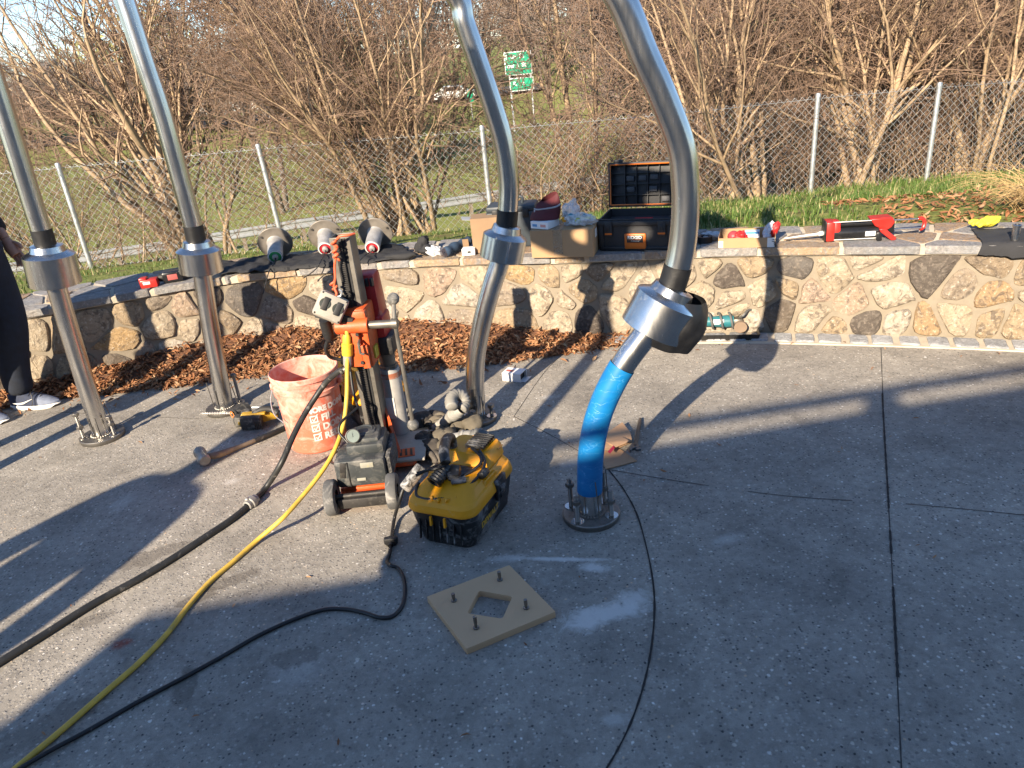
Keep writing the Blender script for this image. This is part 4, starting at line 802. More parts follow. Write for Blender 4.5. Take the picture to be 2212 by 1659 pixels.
for s in (-1, 1): mb = MB(); mb.rbox((s * .15, 0, .30), (.018, .04, .03), .005); mb.build('handle_ear', M_BUCK, bk)
# ================================================================ CORE DRILL on its stand
M_OR = mat('worn_orange_paint', (.62, .10, .022), .5, var=.15, scale=12, dirt=((.16, .11, .085), .28, 24), bmp=.2); M_RED = mat('worn_red_plastic', (.46, .02, .02), .38, var=.12, dirt=((.42, .35, .32), .16, 22)); M_ALU = mat('dusty_steel', (.20, .185, .16), .5, .7, var=.2, scale=20, dirt=((.22, .19, .16), .3, 18))
M_GREY = mat('dusty_grey_case', (.36, .33, .28), .65, var=.15, dirt=((.50, .46, .40), .25, 25)); M_PUMP = mat('pump_grey', (.042, .047, .049), .5, var=.3, scale=10, dirt=((.24, .225, .20), .34, 16)); M_BIT = mat('dusty_core_bit', (.40, .385, .36), .7, .25, var=.15, scale=20, dirt=((.17, .15, .13), .22, 16)); M_TYREG = mat('dusty_tyre', (.10, .10, .10), .8, var=.3, dirt=((.45, .42, .38), .35, 15)); M_DARK = mat('dark_iron', (.045, .042, .04), .55, .4, var=.3, dirt=((.20, .18, .15), .2, 25)); M_WHT = mat('white_label', (.78, .77, .74), .6, var=.06); M_YEL = mat('yellow_cable', (.66, .42, .06), .55, var=.15, scale=25, dirt=((.30, .24, .15), .25, 30)); M_BRASS = mat('brass', (.60, .40, .12), .4, .8)
CX, CY = -.595, 2.985; CR = R(-8)
dr = thing('core_drill', 'orange core drill rig with rack column, red motor and wheeled vacuum pump base', 'core drill', (CX, CY, 0), CR)
mb = MB(); w_ = .082
for sx, sy, lx, ly in ((0, -1, w_, .007), (0, 1, w_, .007), (-1, 0, .007, w_ - .014), (1, 0, .007, w_ - .014)): mb.box((sx * (w_ - .007) / 2, sy * (w_ - .007) / 2, .50), (lx, ly, .95))
mb.build('column', M_ALU, dr, bevel=.002)
mb = MB(); mb.box((-.004, -w_ / 2 - .005, .50), (.030, .010, .94))
for i in range(118): mb.box((-.004, -w_ / 2 - .0125, .035 + i * .0079), (.028, .006, .0042))
mb.build('gear_rack', M_DARK, dr)
mb = MB(); mb.box((.017, -w_ / 2 - .0008, .50), (.011, .003, .94)); mb.build('column_slot', M_BLK, dr)
# carriage
mb = MB(); mb.rbox((.0, -.012, .572), (.118, .135, .25), .012); mb.rbox((.0, -.058, .645), (.130, .06, .095), .016); mb.rbox((-.012, -.092, .54), (.075, .02, .16), .006); mb.rbox((.036, -.09, .50), (.03, .016, .10), .004); ca = mb.build('carriage', M_OR, dr)
mb = MB(); mb.cyl((-.062, -.088, .632), (.072, -.088, .632), .030, n=24); mb.build('pinion_housing', M_OR, ca, bevel=.003)
mb = MB(); mb.cyl((.07, -.088, .632), (.185, -.088, .632), .0165, n=18); mb.cyl((.165, -.088, .632), (.188, -.088, .632), .021, n=18); mb.build('crank_shaft', M_ALU, ca)
h0 = V((.177, -.088, .632)); 
for d, L in ((V((.02, -.03, -1)).normalized(), .43), (V((-.01, .25, .6)).normalized(), .085)):
    mb = MB(); mb.cyl(h0, h0 + d * L, .0085, n=10); hb = mb.build('crank_handle', M_ALU, ca); mb = MB(); mb.ball(h0 + d * (L + .012), .0245, 18, 12); mb.build('knob', mat('dusty_knob', (.10, .10, .095), .7, dirt=((.35, .33, .30), .4, 30)), ca)
for x, z in ((-.03, .60), (.022, .60), (-.03, .50), (.022, .48), (-.03, .555)): mb = MB(); mb.lathe([(.0, .004), (.007, .004), (.008, 0)], 10, (x, -.104, z), (0, -1, 0)); mb.build('screw', M_DARK, ca)
mb = MB(); mb.tube([(.025, -.102, .575), (.028, -.125, .57), (.030, -.128, .53), (.045, -.128, .525)], .006, 8); mb.build('lock_lever', M_ALU, ca)
mb = MB(); mb.rbox((.062, -.03, .50), (.01, .045, .05), .002); mb.build('label_plate', mat('yellow_label', (.55, .42, .04), .5), ca)
# motor and bit
MX, MY = .066, .088
mb = MB(); mb.rbox((MX - .03, MY + .02, .70), (.095, .115, .19), .016, taper=.86); mb.rbox((MX - .025, MY + .01, .57), (.10, .12, .10), .012); mo = mb.build('motor', M_RED, dr)
for k in range(4): mb = MB(); mb.rbox((MX - .058 + k * .020, MY - .036, .765), (.012, .02, .032), .002); mb.build('vent', M_BLK, mo)
text_mb('HILTI', .042, (MX - .012, MY - .052, .58), (0, 0, 1), (-1, 0, 0), bold=.001).build('lettering', M_WHT, mo)
mb = MB(); mb.rbox((MX, MY, .49), (.10, .12, .08), .012); mb.rbox((MX - .05, MY - .03, .52), (.06, .10, .12), .01); mb.build('gearbox', M_DARK, mo)
mb = MB(); mb.cyl((MX, MY, .39), (MX, MY, .46), .032, .038, 20); mb.cyl((MX, MY, .375), (MX, MY, .392), .040, n=6); mb.build('spindle', M_ALU, mo)
mb = MB(); mb.lathe([(.02, .378), (.043, .376), (.0445, .37), (.0445, .02), (.041, .018), (.041, .03)], 36, (MX, MY, 0)); bt = mb.build('core_bit', M_BIT, dr)
mb = MB(); mb.lathe([(.046, .335), (.046, .36)], 36, (MX, MY, 0)); mb.build('rust_band', mat('rusty_band', (.30, .10, .05), .7, dirt=((.4, .38, .35), .4, 30)), bt)
mb = MB(); mb.rbox((MX - .01, MY - .0455, .20), (.045, .003, .10), .001); mb.build('faded_label', mat('faded_label', (.55, .53, .50), .8), bt)
# switch box, plug and hanging bungee
iv = dr.matrix_basis.inverted()
bc = iv @ Y(714, 663, 2.90); rot = Euler((R(-18), R(33), R(12)))
mb = MB(); mb.rbox(bc, (.115, .085, .105), .012, rot.to_matrix()); bx = mb.build('switch_box', M_GREY, dr); rm = rot.to_matrix()
mb = MB(); mb.rbox(bc + rm @ V((0, -.047, .0)), (.105, .012, .095), .005, rm); mb.build('cover_plate', M_GREY, bx)
for k, (x, mt_) in enumerate(((-.025, M_DARK), (.027, M_BLK))): 
    mb = MB(); mb.lathe([(.0, .004), (.020, .004), (.024, -.004)], 20, bc + rm @ V((x, -.053, .004)), rm @ V((0, -1, 0))); s_ = mb.build('switch_window', mat('smoked_window', (.05, .055, .05), .3), bx); mb = MB(); mb.rbox(bc + rm @ V((x, -.058, .004)), (.022, .006, .052), .003, rm); mb.build('rocker', mt_, bx)
for x, z in ((-.048, -.042), (.048, -.042), (-.048, .042), (.048, .042)): mb = MB(); mb.ball(bc + rm @ V((x, -.052, z)), .004, 8, 5); mb.build('screw', M_DARK, bx)
mb = MB(); mb.tube(catmull([iv @ Y(700, 690, 2.93), iv @ Y(707, 712, 2.95), iv @ Y(712, 735, 2.96)], 4), [.021, .022, .024, .024, .023, .024, .022, .020, .012], 14); mb.build('plug', M_BLK, bx)
mb = MB(); mb.tube(catmull([iv @ Y(708, 735, 2.96), iv @ Y(704, 755, 2.98), iv @ Y(715, 772, 3.02), iv @ Y(745, 778, 3.05)], 6), .008, 8); mb.build('motor_lead', M_BLK, bx)
mb = MB(); mb.box((bc + V((-.05, -.09, .632))) / 2, (.15, .03, .03), (0, .3, 0)); mb.build('box_arm', M_DARK, bx)
M_BUNG = mat('orange_bungee', (.72, .13, .05), .5); bp = [Y(a, b, yy) for a, b, yy in ((766, 505, 2.92), (752, 508, 2.90), (734, 511, 2.90), (724, 526, 2.91), (726, 550, 2.90), (723, 575, 2.90), (724, 600, 2.89), (722, 620, 2.89), (727, 634, 2.88), (723, 645, 2.88))]; mb = MB(); mb.tube(catmull([iv @ q for q in bp], 8), .0048, 8)
for cx_, cy_ in ((723, 527), (725, 545), (727, 556), (720, 615), (725, 625)):
    o_ = iv @ Y(cx_, cy_, 2.90); mb.tube([o_ + V((.009 * math.cos(k * .7), -.004 + .007 * math.sin(k * .7), .003 * (k - 4))) for k in range(10)], .0045, 7)
mb.build('bungee_cord', M_BUNG, dr); mb = MB(); mb.tube(catmull([iv @ Y(725, 640, 2.88), iv @ Y(735, 640, 2.88), iv @ Y(738, 630, 2.88), iv @ Y(732, 625, 2.88)], 5), .004, 6); mb.build('bungee_hook', M_GALV, dr)
# base with wheels and vacuum pump (kept square to the room)
B0 = V((-.615, 2.55, 0))
def W(x, y, z): return V((B0.x + x, B0.y + y, z))
mb = MB(); mb.X = Matrix.Translation(B0); mb.rbox((0, .06, .035), (.16, .14, .03), .008); mb.rbox((0, .30, .045), (.20, .46, .035), .008); mb.rbox((.10, .36, .045), (.17, .24, .02), .006); mb.build('base', M_OR, dr, world=True)
mb = MB(); mb.X = Matrix.Translation(B0); mb.rbox((.125, .37, .061), (.20, .26, .012), .004); mb.build('base_deck', M_GREY, dr, world=True)
mb = MB(); mb.X = Matrix.Translation(B0); mb.prism([(0, 0), (.20, 0), (0, .17)], -.005, .005, (.055, .47, .06), (.35, -.93, 0), (0, 0, 1)); mb.build('gusset', M_OR, dr, world=True)
mb = MB(); mb.X = Matrix.Translation(B0); mb.rbox((.145, .30, .069), (.07, .07, .003), .001, (0, 0, .1)); mb.build('badge', M_OR, dr, world=True)
mb = MB(); mb.X = Matrix.Translation(B0)
for k in range(3): mb.rbox((.122 + k * .022, .30, .0715), (.010, .055, .002), .0006, (0, 0, .1))
mb.build('badge_bars', M_DARK, dr, world=True)
mb = MB(); mb.X = Matrix.Translation(B0); mb.cyl((-.125, 0, .07), (.125, 0, .07), .010, n=12); mb.rbox((0, -.012, .045), (.19, .02, .04), .004); mb.build('axle', M_DARK, dr, world=True)
for s in (-1, 1):
    mb = MB(); mb.X = Matrix.Translation(B0); x = s * .118; mb.lathe([(.028, -.019), (.055, -.019), (.066, -.019), (.070, -.013), (.070, .013), (.066, .019), (.055, .019), (.028, .019)], 32, (x, 0, .07), (1, 0, 0)); wh = mb.build('wheel', M_TYREG, dr, world=True)
    mb = MB(); mb.X = Matrix.Translation(B0); mb.lathe([(0, -.016), (.014, -.016), (.016, -.006), (.05, -.006), (.054, -.014), (.054, .014), (.05, .006), (.016, .006), (.014, .022), (0, .022)], 28, (x, 0, .07), (s, 0, 0)); mb.build('hub', M_BLK, wh, world=True)
mb = MB(); mb.X = Matrix.Translation(B0); mb.rbox((0, .155, .140), (.195, .235, .115), .012); pu = mb.build('vacuum_pump', M_PUMP, dr, world=True)
mb = MB(); mb.X = Matrix.Translation(B0); mb.box((-.045, .037, .140), (.004, .006, .105)); mb.build('case_seam', M_BLK, pu, world=True)
mb = MB(); mb.X = Matrix.Translation(B0); mb.rbox((.022, .165, .212), (.145, .15, .045), .010); mb.rbox((.02, .17, .237), (.115, .12, .03), .012); mb.lathe([(0, .258), (.044, .258), (.047, .254), (.047, .244)], 24, (.015, .175, 0)); mb.lathe([(.03, .258), (.034, .2615), (.038, .258)], 24, (.015, .175, 0)); mb.build('pump_head', M_PUMP, pu, world=True)
mb = MB(); mb.X = Matrix.Translation(B0); mb.rbox((.03, .036, .175), (.05, .004, .022), .001); mb.rbox((.0, .036, .115), (.034, .004, .012), .001); mb.build('type_label', mat('worn_label', (.30, .29, .24), .6, dirt=((.45, .38, .08), .2, 50)), pu, world=True)
mb = MB(); mb.X = Matrix.Translation(B0); mb.rbox((-.065, .037, .16), (.022, .004, .065), .001, (0, .15, 0)); mb.build('side_label', M_DARK, pu, world=True)
mb = MB(); mb.X = Matrix.Translation(B0); mb.rbox((.108, .16, .14), (.02, .20, .10), .006); mb.build('air_filter', mat('foam', (.05, .05, .05), .95, bmp=1, bscale=300, dirt=((.3, .28, .26), .4, 60)), pu, world=True)
gc = Y(762, 942, 2.66); mb = MB(); ax = (V((0, 0, 1.6)) - gc).normalized(); mb.lathe([(0, -.018), (.026, -.018), (.028, .0), (.028, .010), (.025, .012)], 28, gc, ax); ga = mb.build('pressure_gauge', M_ALU, pu, world=True); mb = MB(); mb.lathe([(0, .009), (.025, .009)], 28, gc, ax); mb.build('dial', mat('gauge_dial', (.20, .24, .22), .25, var=.2), pu, world=True)
a_, b_, _c = frame(ax); mb = MB(); mb.add([gc + ax * .0105 + a_ * x + b_ * y for x, y in ((-.001, -.004), (.001, -.004), (.0, .019))], [(0, 1, 2)]); mb.build('needle', M_BLK, pu, world=True)
mb = MB(); mb.tube([gc - ax * .01, gc + V((.01, .02, -.04)), gc + V((.03, .05, -.07))], .012, 12); mb.cyl(gc + V((.02, .03, -.06)), gc + V((.06, .03, -.065)), .016, n=6); mb.build('fitting', M_ALU, pu, world=True)
mb = MB(); mb.tube(catmull([gc + V((.03, .05, -.05)), Y(785, 930, 2.75), Y(800, 928, 2.85), Y(815, 950, 2.92)], 6), .010, 10); mb.build('suction_hose', M_BLK, pu, world=True)
mb = MB(); mb.rbox(Z(800, 950, .06), (.16, .12, .05), .01); mb.build('column_foot', M_DARK, dr, world=True)
# ---- gauge cable and cords
def cord(name, label, pts, r, m_, sub=8, n=10, jit=0.0):
    t = thing(name, label, 'cord' if 'cord' in name else 'hose', V((pts[0].x, pts[0].y, 0))); mb = MB(); c = catmull(pts, sub)
    mb.tube(c, r, n); mb.build('sheath', m_, t, world=True, angle=180); return t, c
M_BHOSE = mat('black_hose', (.022, .022, .021), .5, var=.35, scale=18, dirt=((.33, .31, .28), .18, 26)); M_CBLK = mat('black_cord', (.012, .012, .013), .42, var=.3, dirt=((.28, .28, .28), .06, 40))
t, c = cord('extension_cord', 'yellow power cord with locking connector running from the drill switch box', [Y(735, 683, 2.90), Y(744, 695, 2.89), Y(749, 715, 2.88), Y(751, 740, 2.88), Y(750, 800, 2.86), Y(749, 860, 2.83), Y(742, 915, 2.78), Y(726, 965, 2.70), Y(700, 1012, 2.62), Y(655, 1070, 2.52), Y(610, 1120, 2.42), Z(560, 1163, .02), Z(505, 1212, .009), Z(455, 1255, .009), Z(410, 1305, .009), Z(360, 1370, .009), Z(300, 1432, .009), Z(210, 1510, .009), Z(130, 1580, .009), Z(40, 1655, .009), Z(-60, 1740, .009)], .0088, M_YEL)
mb = MB(); A, B = Y(749, 727, 2.88), Y(750, 752, 2.88); ax = (B - A); mb.lathe([(.012, -.01), (.016, 0), (.0165, .028), (.0215, .030), (.0225, .038), (.0215, .045), (.0225, .052), (.0215, .06), (.0225, .068), (.0215, .078), (.014, .080)], 20, A, ax); mb.build('connector', mat('yellow_connector', (.72, .47, .04), .5, dirt=((.35, .27, .12), .25, 30)), t, world=True)
mb = MB(); mb.lathe([(.018, 0), (.0185, .04), (.014, .048), (.012, .062), (.009, .066)], 16, A + ax.normalized() * .079, ax); mb.build('plug', mat('clear_plug', (.28, .28, .26), .35, dirt=((.5, .48, .44), .3, 40)), t, world=True)
t, c = cord('air_hose', 'dusty black rubber hose resting on the bucket rim and crossing the plaza', [Y(742, 797, 2.95), Y(728, 805, 2.96), Y(705, 825, 2.99), Y(680, 860, 2.98), Y(655, 900, 2.93), Y(632, 945, 2.86), Y(608, 1000, 2.78), Z(575, 1052, .02), Z(543, 1086, .014), Z(500, 1122, .013), Z(440, 1162, .013), Z(370, 1208, .013), Z(300, 1250, .013), Z(200, 1305, .013), Z(100, 1368, .013), Z(0, 1430, .013), Z(-130, 1510, .013)], .0125, M_BHOSE)
mb = MB(); q0 = Z(543, 1085, .016); ax = Z(500, 1122, .016) - q0; mb.lathe([(.013, -.03), (.02, -.028), (.02, -.012), (.026, -.010), (.026, .010), (.02, .012), (.02, .028), (.013, .03)], 16, q0, ax); mb.ball(q0 + V((-.01, -.01, .02)), .01, 8, 6); mb.build('coupling', mat('grey_fitting', (.34, .33, .31), .5, .5), t, world=True)
mb = MB(); q1 = Y(735, 802, 2.955); mb.cyl(q1, Y(757, 793, 2.95), .012, n=12); mb.lathe([(.0135, 0), (.015, .002), (.015, .01), (.0135, .012)], 14, q1, V((1, 0, .2))); mb.build('hose_end', M_ALU, t, world=True)
mb = MB(); q2 = Y(766, 791, 2.96); mb.lathe([(.008, -.02), (.016, -.018), (.016, .0), (.011, .004), (.019, .008), (.019, .016), (0, .018)], 16, q2, V((.5, -.85, .1))); mb.build('brass_fitting', M_BRASS, t, world=True)
cord('thin_cord', 'thin black cable hanging from the drill and coiled beside the pump', [Y(757, 800, 2.93), Y(762, 840, 2.90), Y(770, 870, 2.86), Y(772, 880, 2.84), Y(755, 895, 2.80), Y(735, 915, 2.74), Y(733, 935, 2.72), Y(750, 955, 2.70), Y(762, 975, 2.68), Y(755, 995, 2.66), Z(735, 1003, .13), Z(716, 998, .09), Z(722, 980, .08), Z(742, 962, .12), Y(756, 955, 2.70)], .0055, M_CBLK, 8, 8)
t, c = cord('extension_cord', 'black power cord with plug lying in an S curve in front of the yellow vacuum', [Y(885, 1040, 2.40), Y(872, 1055, 2.40), Y(862, 1085, 2.39), Z(853, 1115, .03), Z(848, 1145, .012), Z(845, 1172, .012), Z(841, 1198, .009), Z(836, 1213, .007), Z(845, 1222, .018), Z(860, 1228, .010), Z(872, 1250, .007), Z(875, 1280, .007), Z(868, 1310, .007), Z(848, 1331, .007), Z(820, 1334, .007), Z(785, 1323, .007), Z(745, 1316, .007), Z(700, 1317, .007), Z(640, 1336, .007), Z(560, 1372, .007), Z(480, 1418, .007), Z(400, 1462, .007), Z(300, 1515, .007), Z(190, 1578, .007), Z(90, 1632, .012), Z(-20, 1700, .007)], .0066, M_CBLK)
q0 = Z(845, 1170, .014); mb = MB(); mb.lathe([(.006, -.03), (.010, -.026), (.013, -.012), (.020, -.010), (.022, 0), (.020, .008), (.010, .010), (.009, .028)], 18, q0, Z(842, 1190) - Z(846, 1155)); mb.rbox(q0 + V((0, 0, .006)), (.05, .022, .026), .006); mb.build('plug', M_CBLK, t, world=True)
q0 = Y(892, 1032, 2.42); mb = MB(); ax = Y(872, 1058, 2.40) - Y(905, 1015, 2.44); mb.rbox(q0, (.036, .036, .105), .008, ax.to_track_quat('Z', 'Y').to_matrix()); mb.build('socket', mat('dusty_socket', (.05, .05, .05), .6, dirt=((.5, .49, .47), .5, 40)), t, world=True)
# ================================================================ VACUUMS
M_VY = mat('yellow_plastic', (.80, .33, .008), .42, var=.1, scale=6, dirt=((.60, .46, .26), .14, 16)); M_VB = mat('dusty_black_plastic', (.014, .014, .015), .45, var=.3, dirt=((.40, .39, .38), .30, 13))
def vac(label, loc, rz, full=True):
    t = thing('vacuum_cleaner', label, 'vacuum', loc, rz, 'yellow and black shop vacuums')
    # local: length along y (front at -y), width along x
    def ring(z, l0, l1, w0, r=.05, n=6, dy=0.0):
        out = []
        for cx, cy, a in ((w0 - r, l1 - r, 0), (-w0 + r, l1 - r, 90), (-w0 + r, -l0 + r, 180), (w0 - r, -l0 + r, 270)):
            for k in range(n + 1): b = R(a + 90 * k / n); out.append(V((cx + r * math.cos(b), cy + r * math.sin(b) + dy, z)))
        return out
    def loft(rings, cap=True, mbx=None):
        mbx = mbx or MB(); k = len(rings[0]); mbx.add([q for rg in rings for q in rg], [(i * k + j, i * k + (j + 1) % k, (i + 1) * k + (j + 1) % k, (i + 1) * k + j) for i in range(len(rings) - 1) for j in range(k)] + ([tuple(range(k - 1, -1, -1)), tuple(range((len(rings) - 1) * k, len(rings) * k))] if cap else [])); return mbx
    loft([ring(.0, .165, .185, .112, .04), ring(.012, .172, .192, .12, .045), ring(.05, .176, .197, .123, .045), ring(.055, .182, .200, .128, .05), ring(.165, .197, .214, .144, .055), ring(.175, .198, .214, .145, .055)]).build('tank', M_VB, t, angle=28)
    lid = loft([ring(.166, .203, .219, .150, .06), ring(.175, .205, .220, .151, .06), ring(.200, .200, .217, .146, .06), ring(.212, .186, .215, .139, .06), ring(.215, .176, .214, .130, .055), ring(.238, .130, .210, .112, .05), ring(.241, .120, .208, .106, .05), ring(.256, .085, .205, .098, .045)]).build('lid', M_VY, t, angle=22)
    loft([ring(.245, -.03, .215, .112, .035), ring(.285, -.055, .214, .104, .035), ring(.298, -.07, .208, .094, .03)]).build('motor_housing', M_VY, lid, angle=28)
    for k in range(5): mb = MB(); a_ = -.7 + k * .35; mb.rbox((math.sin(a_) * .115, -.045 - math.cos(a_) * .115, .214), (.010, .055, .016), .004, (R(-24), 0, -a_)); mb.build('lid_ridge', M_VY, lid)
    mb = MB(); mb.rbox((0, -.02, .2565), (.10, .10, .004), .0015); mb.build('filter_cover', M_VB, lid)
    mb = MB()
    for s in (-1, 1): mb.prism([(-.05, .20), (.09, .205), (.07, .232), (-.02, .238)], -.012, .012, (s * .118, 0, 0), (0, 1, 0), (0, 0, 1))
    mb.prism([(-.02, .22), (.02, .22), (.012, .238), (-.012, .238)], -.11, -.02, (0, -.05, 0), (1, 0, 0), (0, 0, 1)); mb.build('lid_rib', M_VY, lid, bevel=.004)
    mb = MB()
    for x in (-.03, .03): mb = MB(); mb.prism([(0, .118), (.012, .118), (.008, .158), (0, .158)], -.004, .004, (x, -.200, 0), (0, -1, 0), (0, 0, 1)); mb.build('lid_tab', M_VY, lid)
    for s in (-1, 1):
        mb = MB(); mb.rbox((s * .149, .055, .165), (.018, .085, .095), .006); la = mb.build('latch', M_VB, t); mb = MB(); mb.rbox((s * .158, .055, .165), (.008, .05, .018), .003); mb.rbox((s * .158, .055, .135), (.008, .05, .018), .003); mb.build('latch_grip', M_VB, la)
    for k in range(7): mb = MB(); mb.rbox((-.09 + k * .03, -.196, .085), (.005, .012, .09), .002, (R(-8), 0, 0)); mb.build('tank_rib', M_VB, t)
    text_mb('DEWALT', .038, (.131, -.115, .070), (.0, 1, 0), (.08, 0, 1), bold=.0016, off=.006).build('lettering', mat('yellow_print', (.62, .36, .03), .5), t)
    text_mb('DEWALT', .038, (-.131, .06, .070), (.0, -1, 0), (-.08, 0, 1), bold=.0016, off=.006).build('lettering', mat('yellow_print', (.62, .36, .03), .5), t)
    mb = MB(); mb.rbox((.085, .10, .273), (.003, .09, .03), .001, (0, R(-12), 0)); mb.rbox((.09, .165, .285), (.05, .04, .002), .0005); mb.build('warning_label', mat('warn_label', (.62, .32, .04), .5, dirt=((.5, .05, .03), .5, 60)), lid)
    mb = MB(); mb.tube(catmull([(-.075, .10, .295), (-.07, .09, .345), (-.06, .04, .368), (-.03, -.04, .36), (-.005, -.08, .335)], 6), .021, 12); mb.build('carry_handle', M_VB, t)
    if full:
        mb = MB(); pr = []
        for i in range(6): pr += [(.030, i * .013), (.026, i * .013 + .0065)]
        mb.lathe([(.018, .02), (.02, 0)] + pr + [(.024, .09)], 24, (-.045, -.125, .262), (.25, .75, .35)); mb.build('hose_port', M_VB, lid)
        mb = MB(); mb.rbox((.015, -.06, .275), (.05, .06, .05), .012, (.3, 0, .3)); mb.rbox((.045, -.085, .262), (.06, .03, .012), .005, (.2, 0, .5)); mb.build('inlet', M_VB, lid)
        mb = MB(); mb.tube(catmull([(.02, .09, .31), (.07, .06, .30), (.09, .02, .285), (.05, -.03, .26), (-.01, -.08, .245), (-.06, -.10, .25)], 6), .0065, 8); mb.tube(catmull([(.06, .08, .31), (.10, .04, .285), (.105, -.02, .262), (.08, -.09, .242), (.03, -.145, .222), (-.04, -.17, .214), (-.10, -.165, .214), (-.125, -.13, .222), (-.13, -.10, .232)], 7), .0065, 8); mb.tube(catmull([(-.11, -.13, .30), (-.08, -.11, .305), (-.04, -.10, .315), (-.02, -.08, .318), (-.035, -.06, .312), (-.07, -.09, .305), (-.11, -.14, .295)], 6), .006, 8); mb.build('power_lead', M_CBLK, t)
        mb = MB(); mb.rbox((.112, -.005, .258), (.035, .05, .030), .009, (0, -.5, 0)); mb.build('cord_hook', M_VB, lid)
        mb = MB()
        for k in range(7): mb.rbox((.03 + k * .0, .10 + k * .016, .305 + .008), (.085, .009, .018), .003)
        mb.build('exhaust_grille', M_VB, lid)
    else:
        mb = MB(); mb.lathe([(.0, .004), (.022, .004), (.026, 0)], 18, (.06, -.09, .247), (.25, -.45, 1)); mb.build('hose_port', M_VB, lid); mb = MB(); mb.tube(catmull([(-.06, .0, .30), (-.02, -.06, .29), (.03, -.05, .30), (.05, .02, .305)], 6), .012, 8); mb.build('power_lead', mat('dusty_lead', (.25, .24, .22), .6), t)
    return t
vd = V((.44, .90, 0)).normalized(); vac('yellow and black shop vacuum with coiled lead in front of the drill pump', (-.222, 2.40, 0), -math.atan2(vd.x, vd.y)).scale = (.9, .9, .86)
vac('dusty yellow and black shop vacuum standing behind the drill column', (-.685, 3.40, 0), R(28), False).scale = (.9, .9, .9)
# ribbed hoses and gloves
M_RIB = mat('grey_ribbed_hose', (.27, .26, .235), .6, var=.15, dirt=((.20, .19, .17), .2, 30)); M_RIBD = mat('dark_ribbed_hose', (.13, .13, .125), .55, var=.25, dirt=((.42, .40, .37), .25, 30)); M_CUFF = mat('grey_cuff', (.30, .29, .265), .6, dirt=((.5, .47, .42), .3, 25))
def ribbed(mb, pts, r, pitch=.012):
    c = catmull(pts, 14); L = [0]
    for a, b in zip(c, c[1:]): L.append(L[-1] + (b - a).length)
    n = int(L[-1] / pitch) * 2; out = []; j = 0
    for i in range(n + 1):
        s = L[-1] * i / n
        while j < len(L) - 2 and L[j + 1] < s: j += 1
        out.append(c[j].lerp(c[j + 1], (s - L[j]) / max(1e-9, L[j + 1] - L[j])))
    mb.tube(out, [r if i % 2 else r * .74 for i in range(n + 1)], 14)
h1 = thing('vacuum_hose', 'pale ribbed vacuum hose curving out from the rear vacuum', 'hose', Z(880, 905)); mb = MB(); ribbed(mb, [Y(858, 846, 3.36), Z(868, 868, .06), Z(885, 888, .028), Z(915, 900, .026), Z(950, 905, .026), Z(985, 900, .03)], .024); mb.build('sheath', M_RIB, h1, world=True, angle=180)
h2 = thing('vacuum_hose', 'grey ribbed hose elbow with rigid cuff leaning on the S bend pipe', 'hose', Z(950, 935)); mb = MB(); ribbed(mb, [Y(976, 880, 2.98), Y(974, 864, 3.02), Y(983, 853, 3.05), Y(998, 855, 3.06), Y(1004, 870, 3.05), Y(996, 884, 3.02)], .028); mb.build('sheath', M_RIB, h2, world=True, angle=180)
mb = MB(); A, B = Y(998, 882, 3.02), Z(940, 925, .04); ax = B - A; L = ax.length; mb.lathe([(.026, 0), (.027, .03), (.030, .032), (.030, .045), (.027, .047), (.030, .05), (.030, .062), (.027, .065), (.030, .068), (.027, .08), (.024, .085), (.022, L * .7), (.019, L), (.016, L)], 20, A, ax); mb.build('cuff', M_CUFF, h2, world=True)
h3 = thing('vacuum_hose', 'dark ribbed hose with pale cuff bending into the front vacuum', 'hose', Z(1030, 960)); mb = MB(); ribbed(mb, [Y(1018, 943, 2.80), Y(1035, 937, 2.79), Y(1048, 946, 2.76), Y(1052, 965, 2.72), Y(1047, 985, 2.66)], .027); mb.build('sheath', M_RIBD, h3, world=True, angle=180)
mb = MB(); A, B = Y(1020, 943, 2.80), Y(972, 948, 2.82); ax = B - A; L = ax.length; mb.lathe([(.027, 0), (.028, .03), (.031, .032), (.031, .042), (.026, .046), (.029, .05), (.024, .056), (.021, L), (.017, L)], 20, A, ax); mb.build('cuff', M_CUFF, h3, world=True)
M_GLOVE = mat('grubby_cloth', (.055, .047, .04), .9, var=.35, scale=9, bmp=.6, bscale=200, dirt=((.23, .20, .17), .3, 12))
def blob(mb, c, r, rot, seed, amp=.22, nu=26, nv=16):
    e = Euler(rot).to_matrix(); vs = []; fs = []
    for j in range(nv + 1):
        t = math.pi * j / nv
        for i in range(nu):
            a = 2 * math.pi * i / nu; d = V((math.sin(t) * math.cos(a), math.sin(t) * math.sin(a), math.cos(t))); k = 1 + amp * mnoise.noise(d * 1.8 + V((seed, seed * 2, 0))) + amp * .5 * mnoise.noise(d * 4.5 + V((seed, 0, seed)))
            vs.append(V(c) + e @ V((d.x * r[0] * k, d.y * r[1] * k, d.z * r[2] * k)))
    for j in range(nv):
        for i in range(nu): fs.append((j * nu + i, (j + 1) * nu + i, (j + 1) * nu + (i + 1) % nu, j * nu + (i + 1) % nu))
    mb.add(vs, fs)
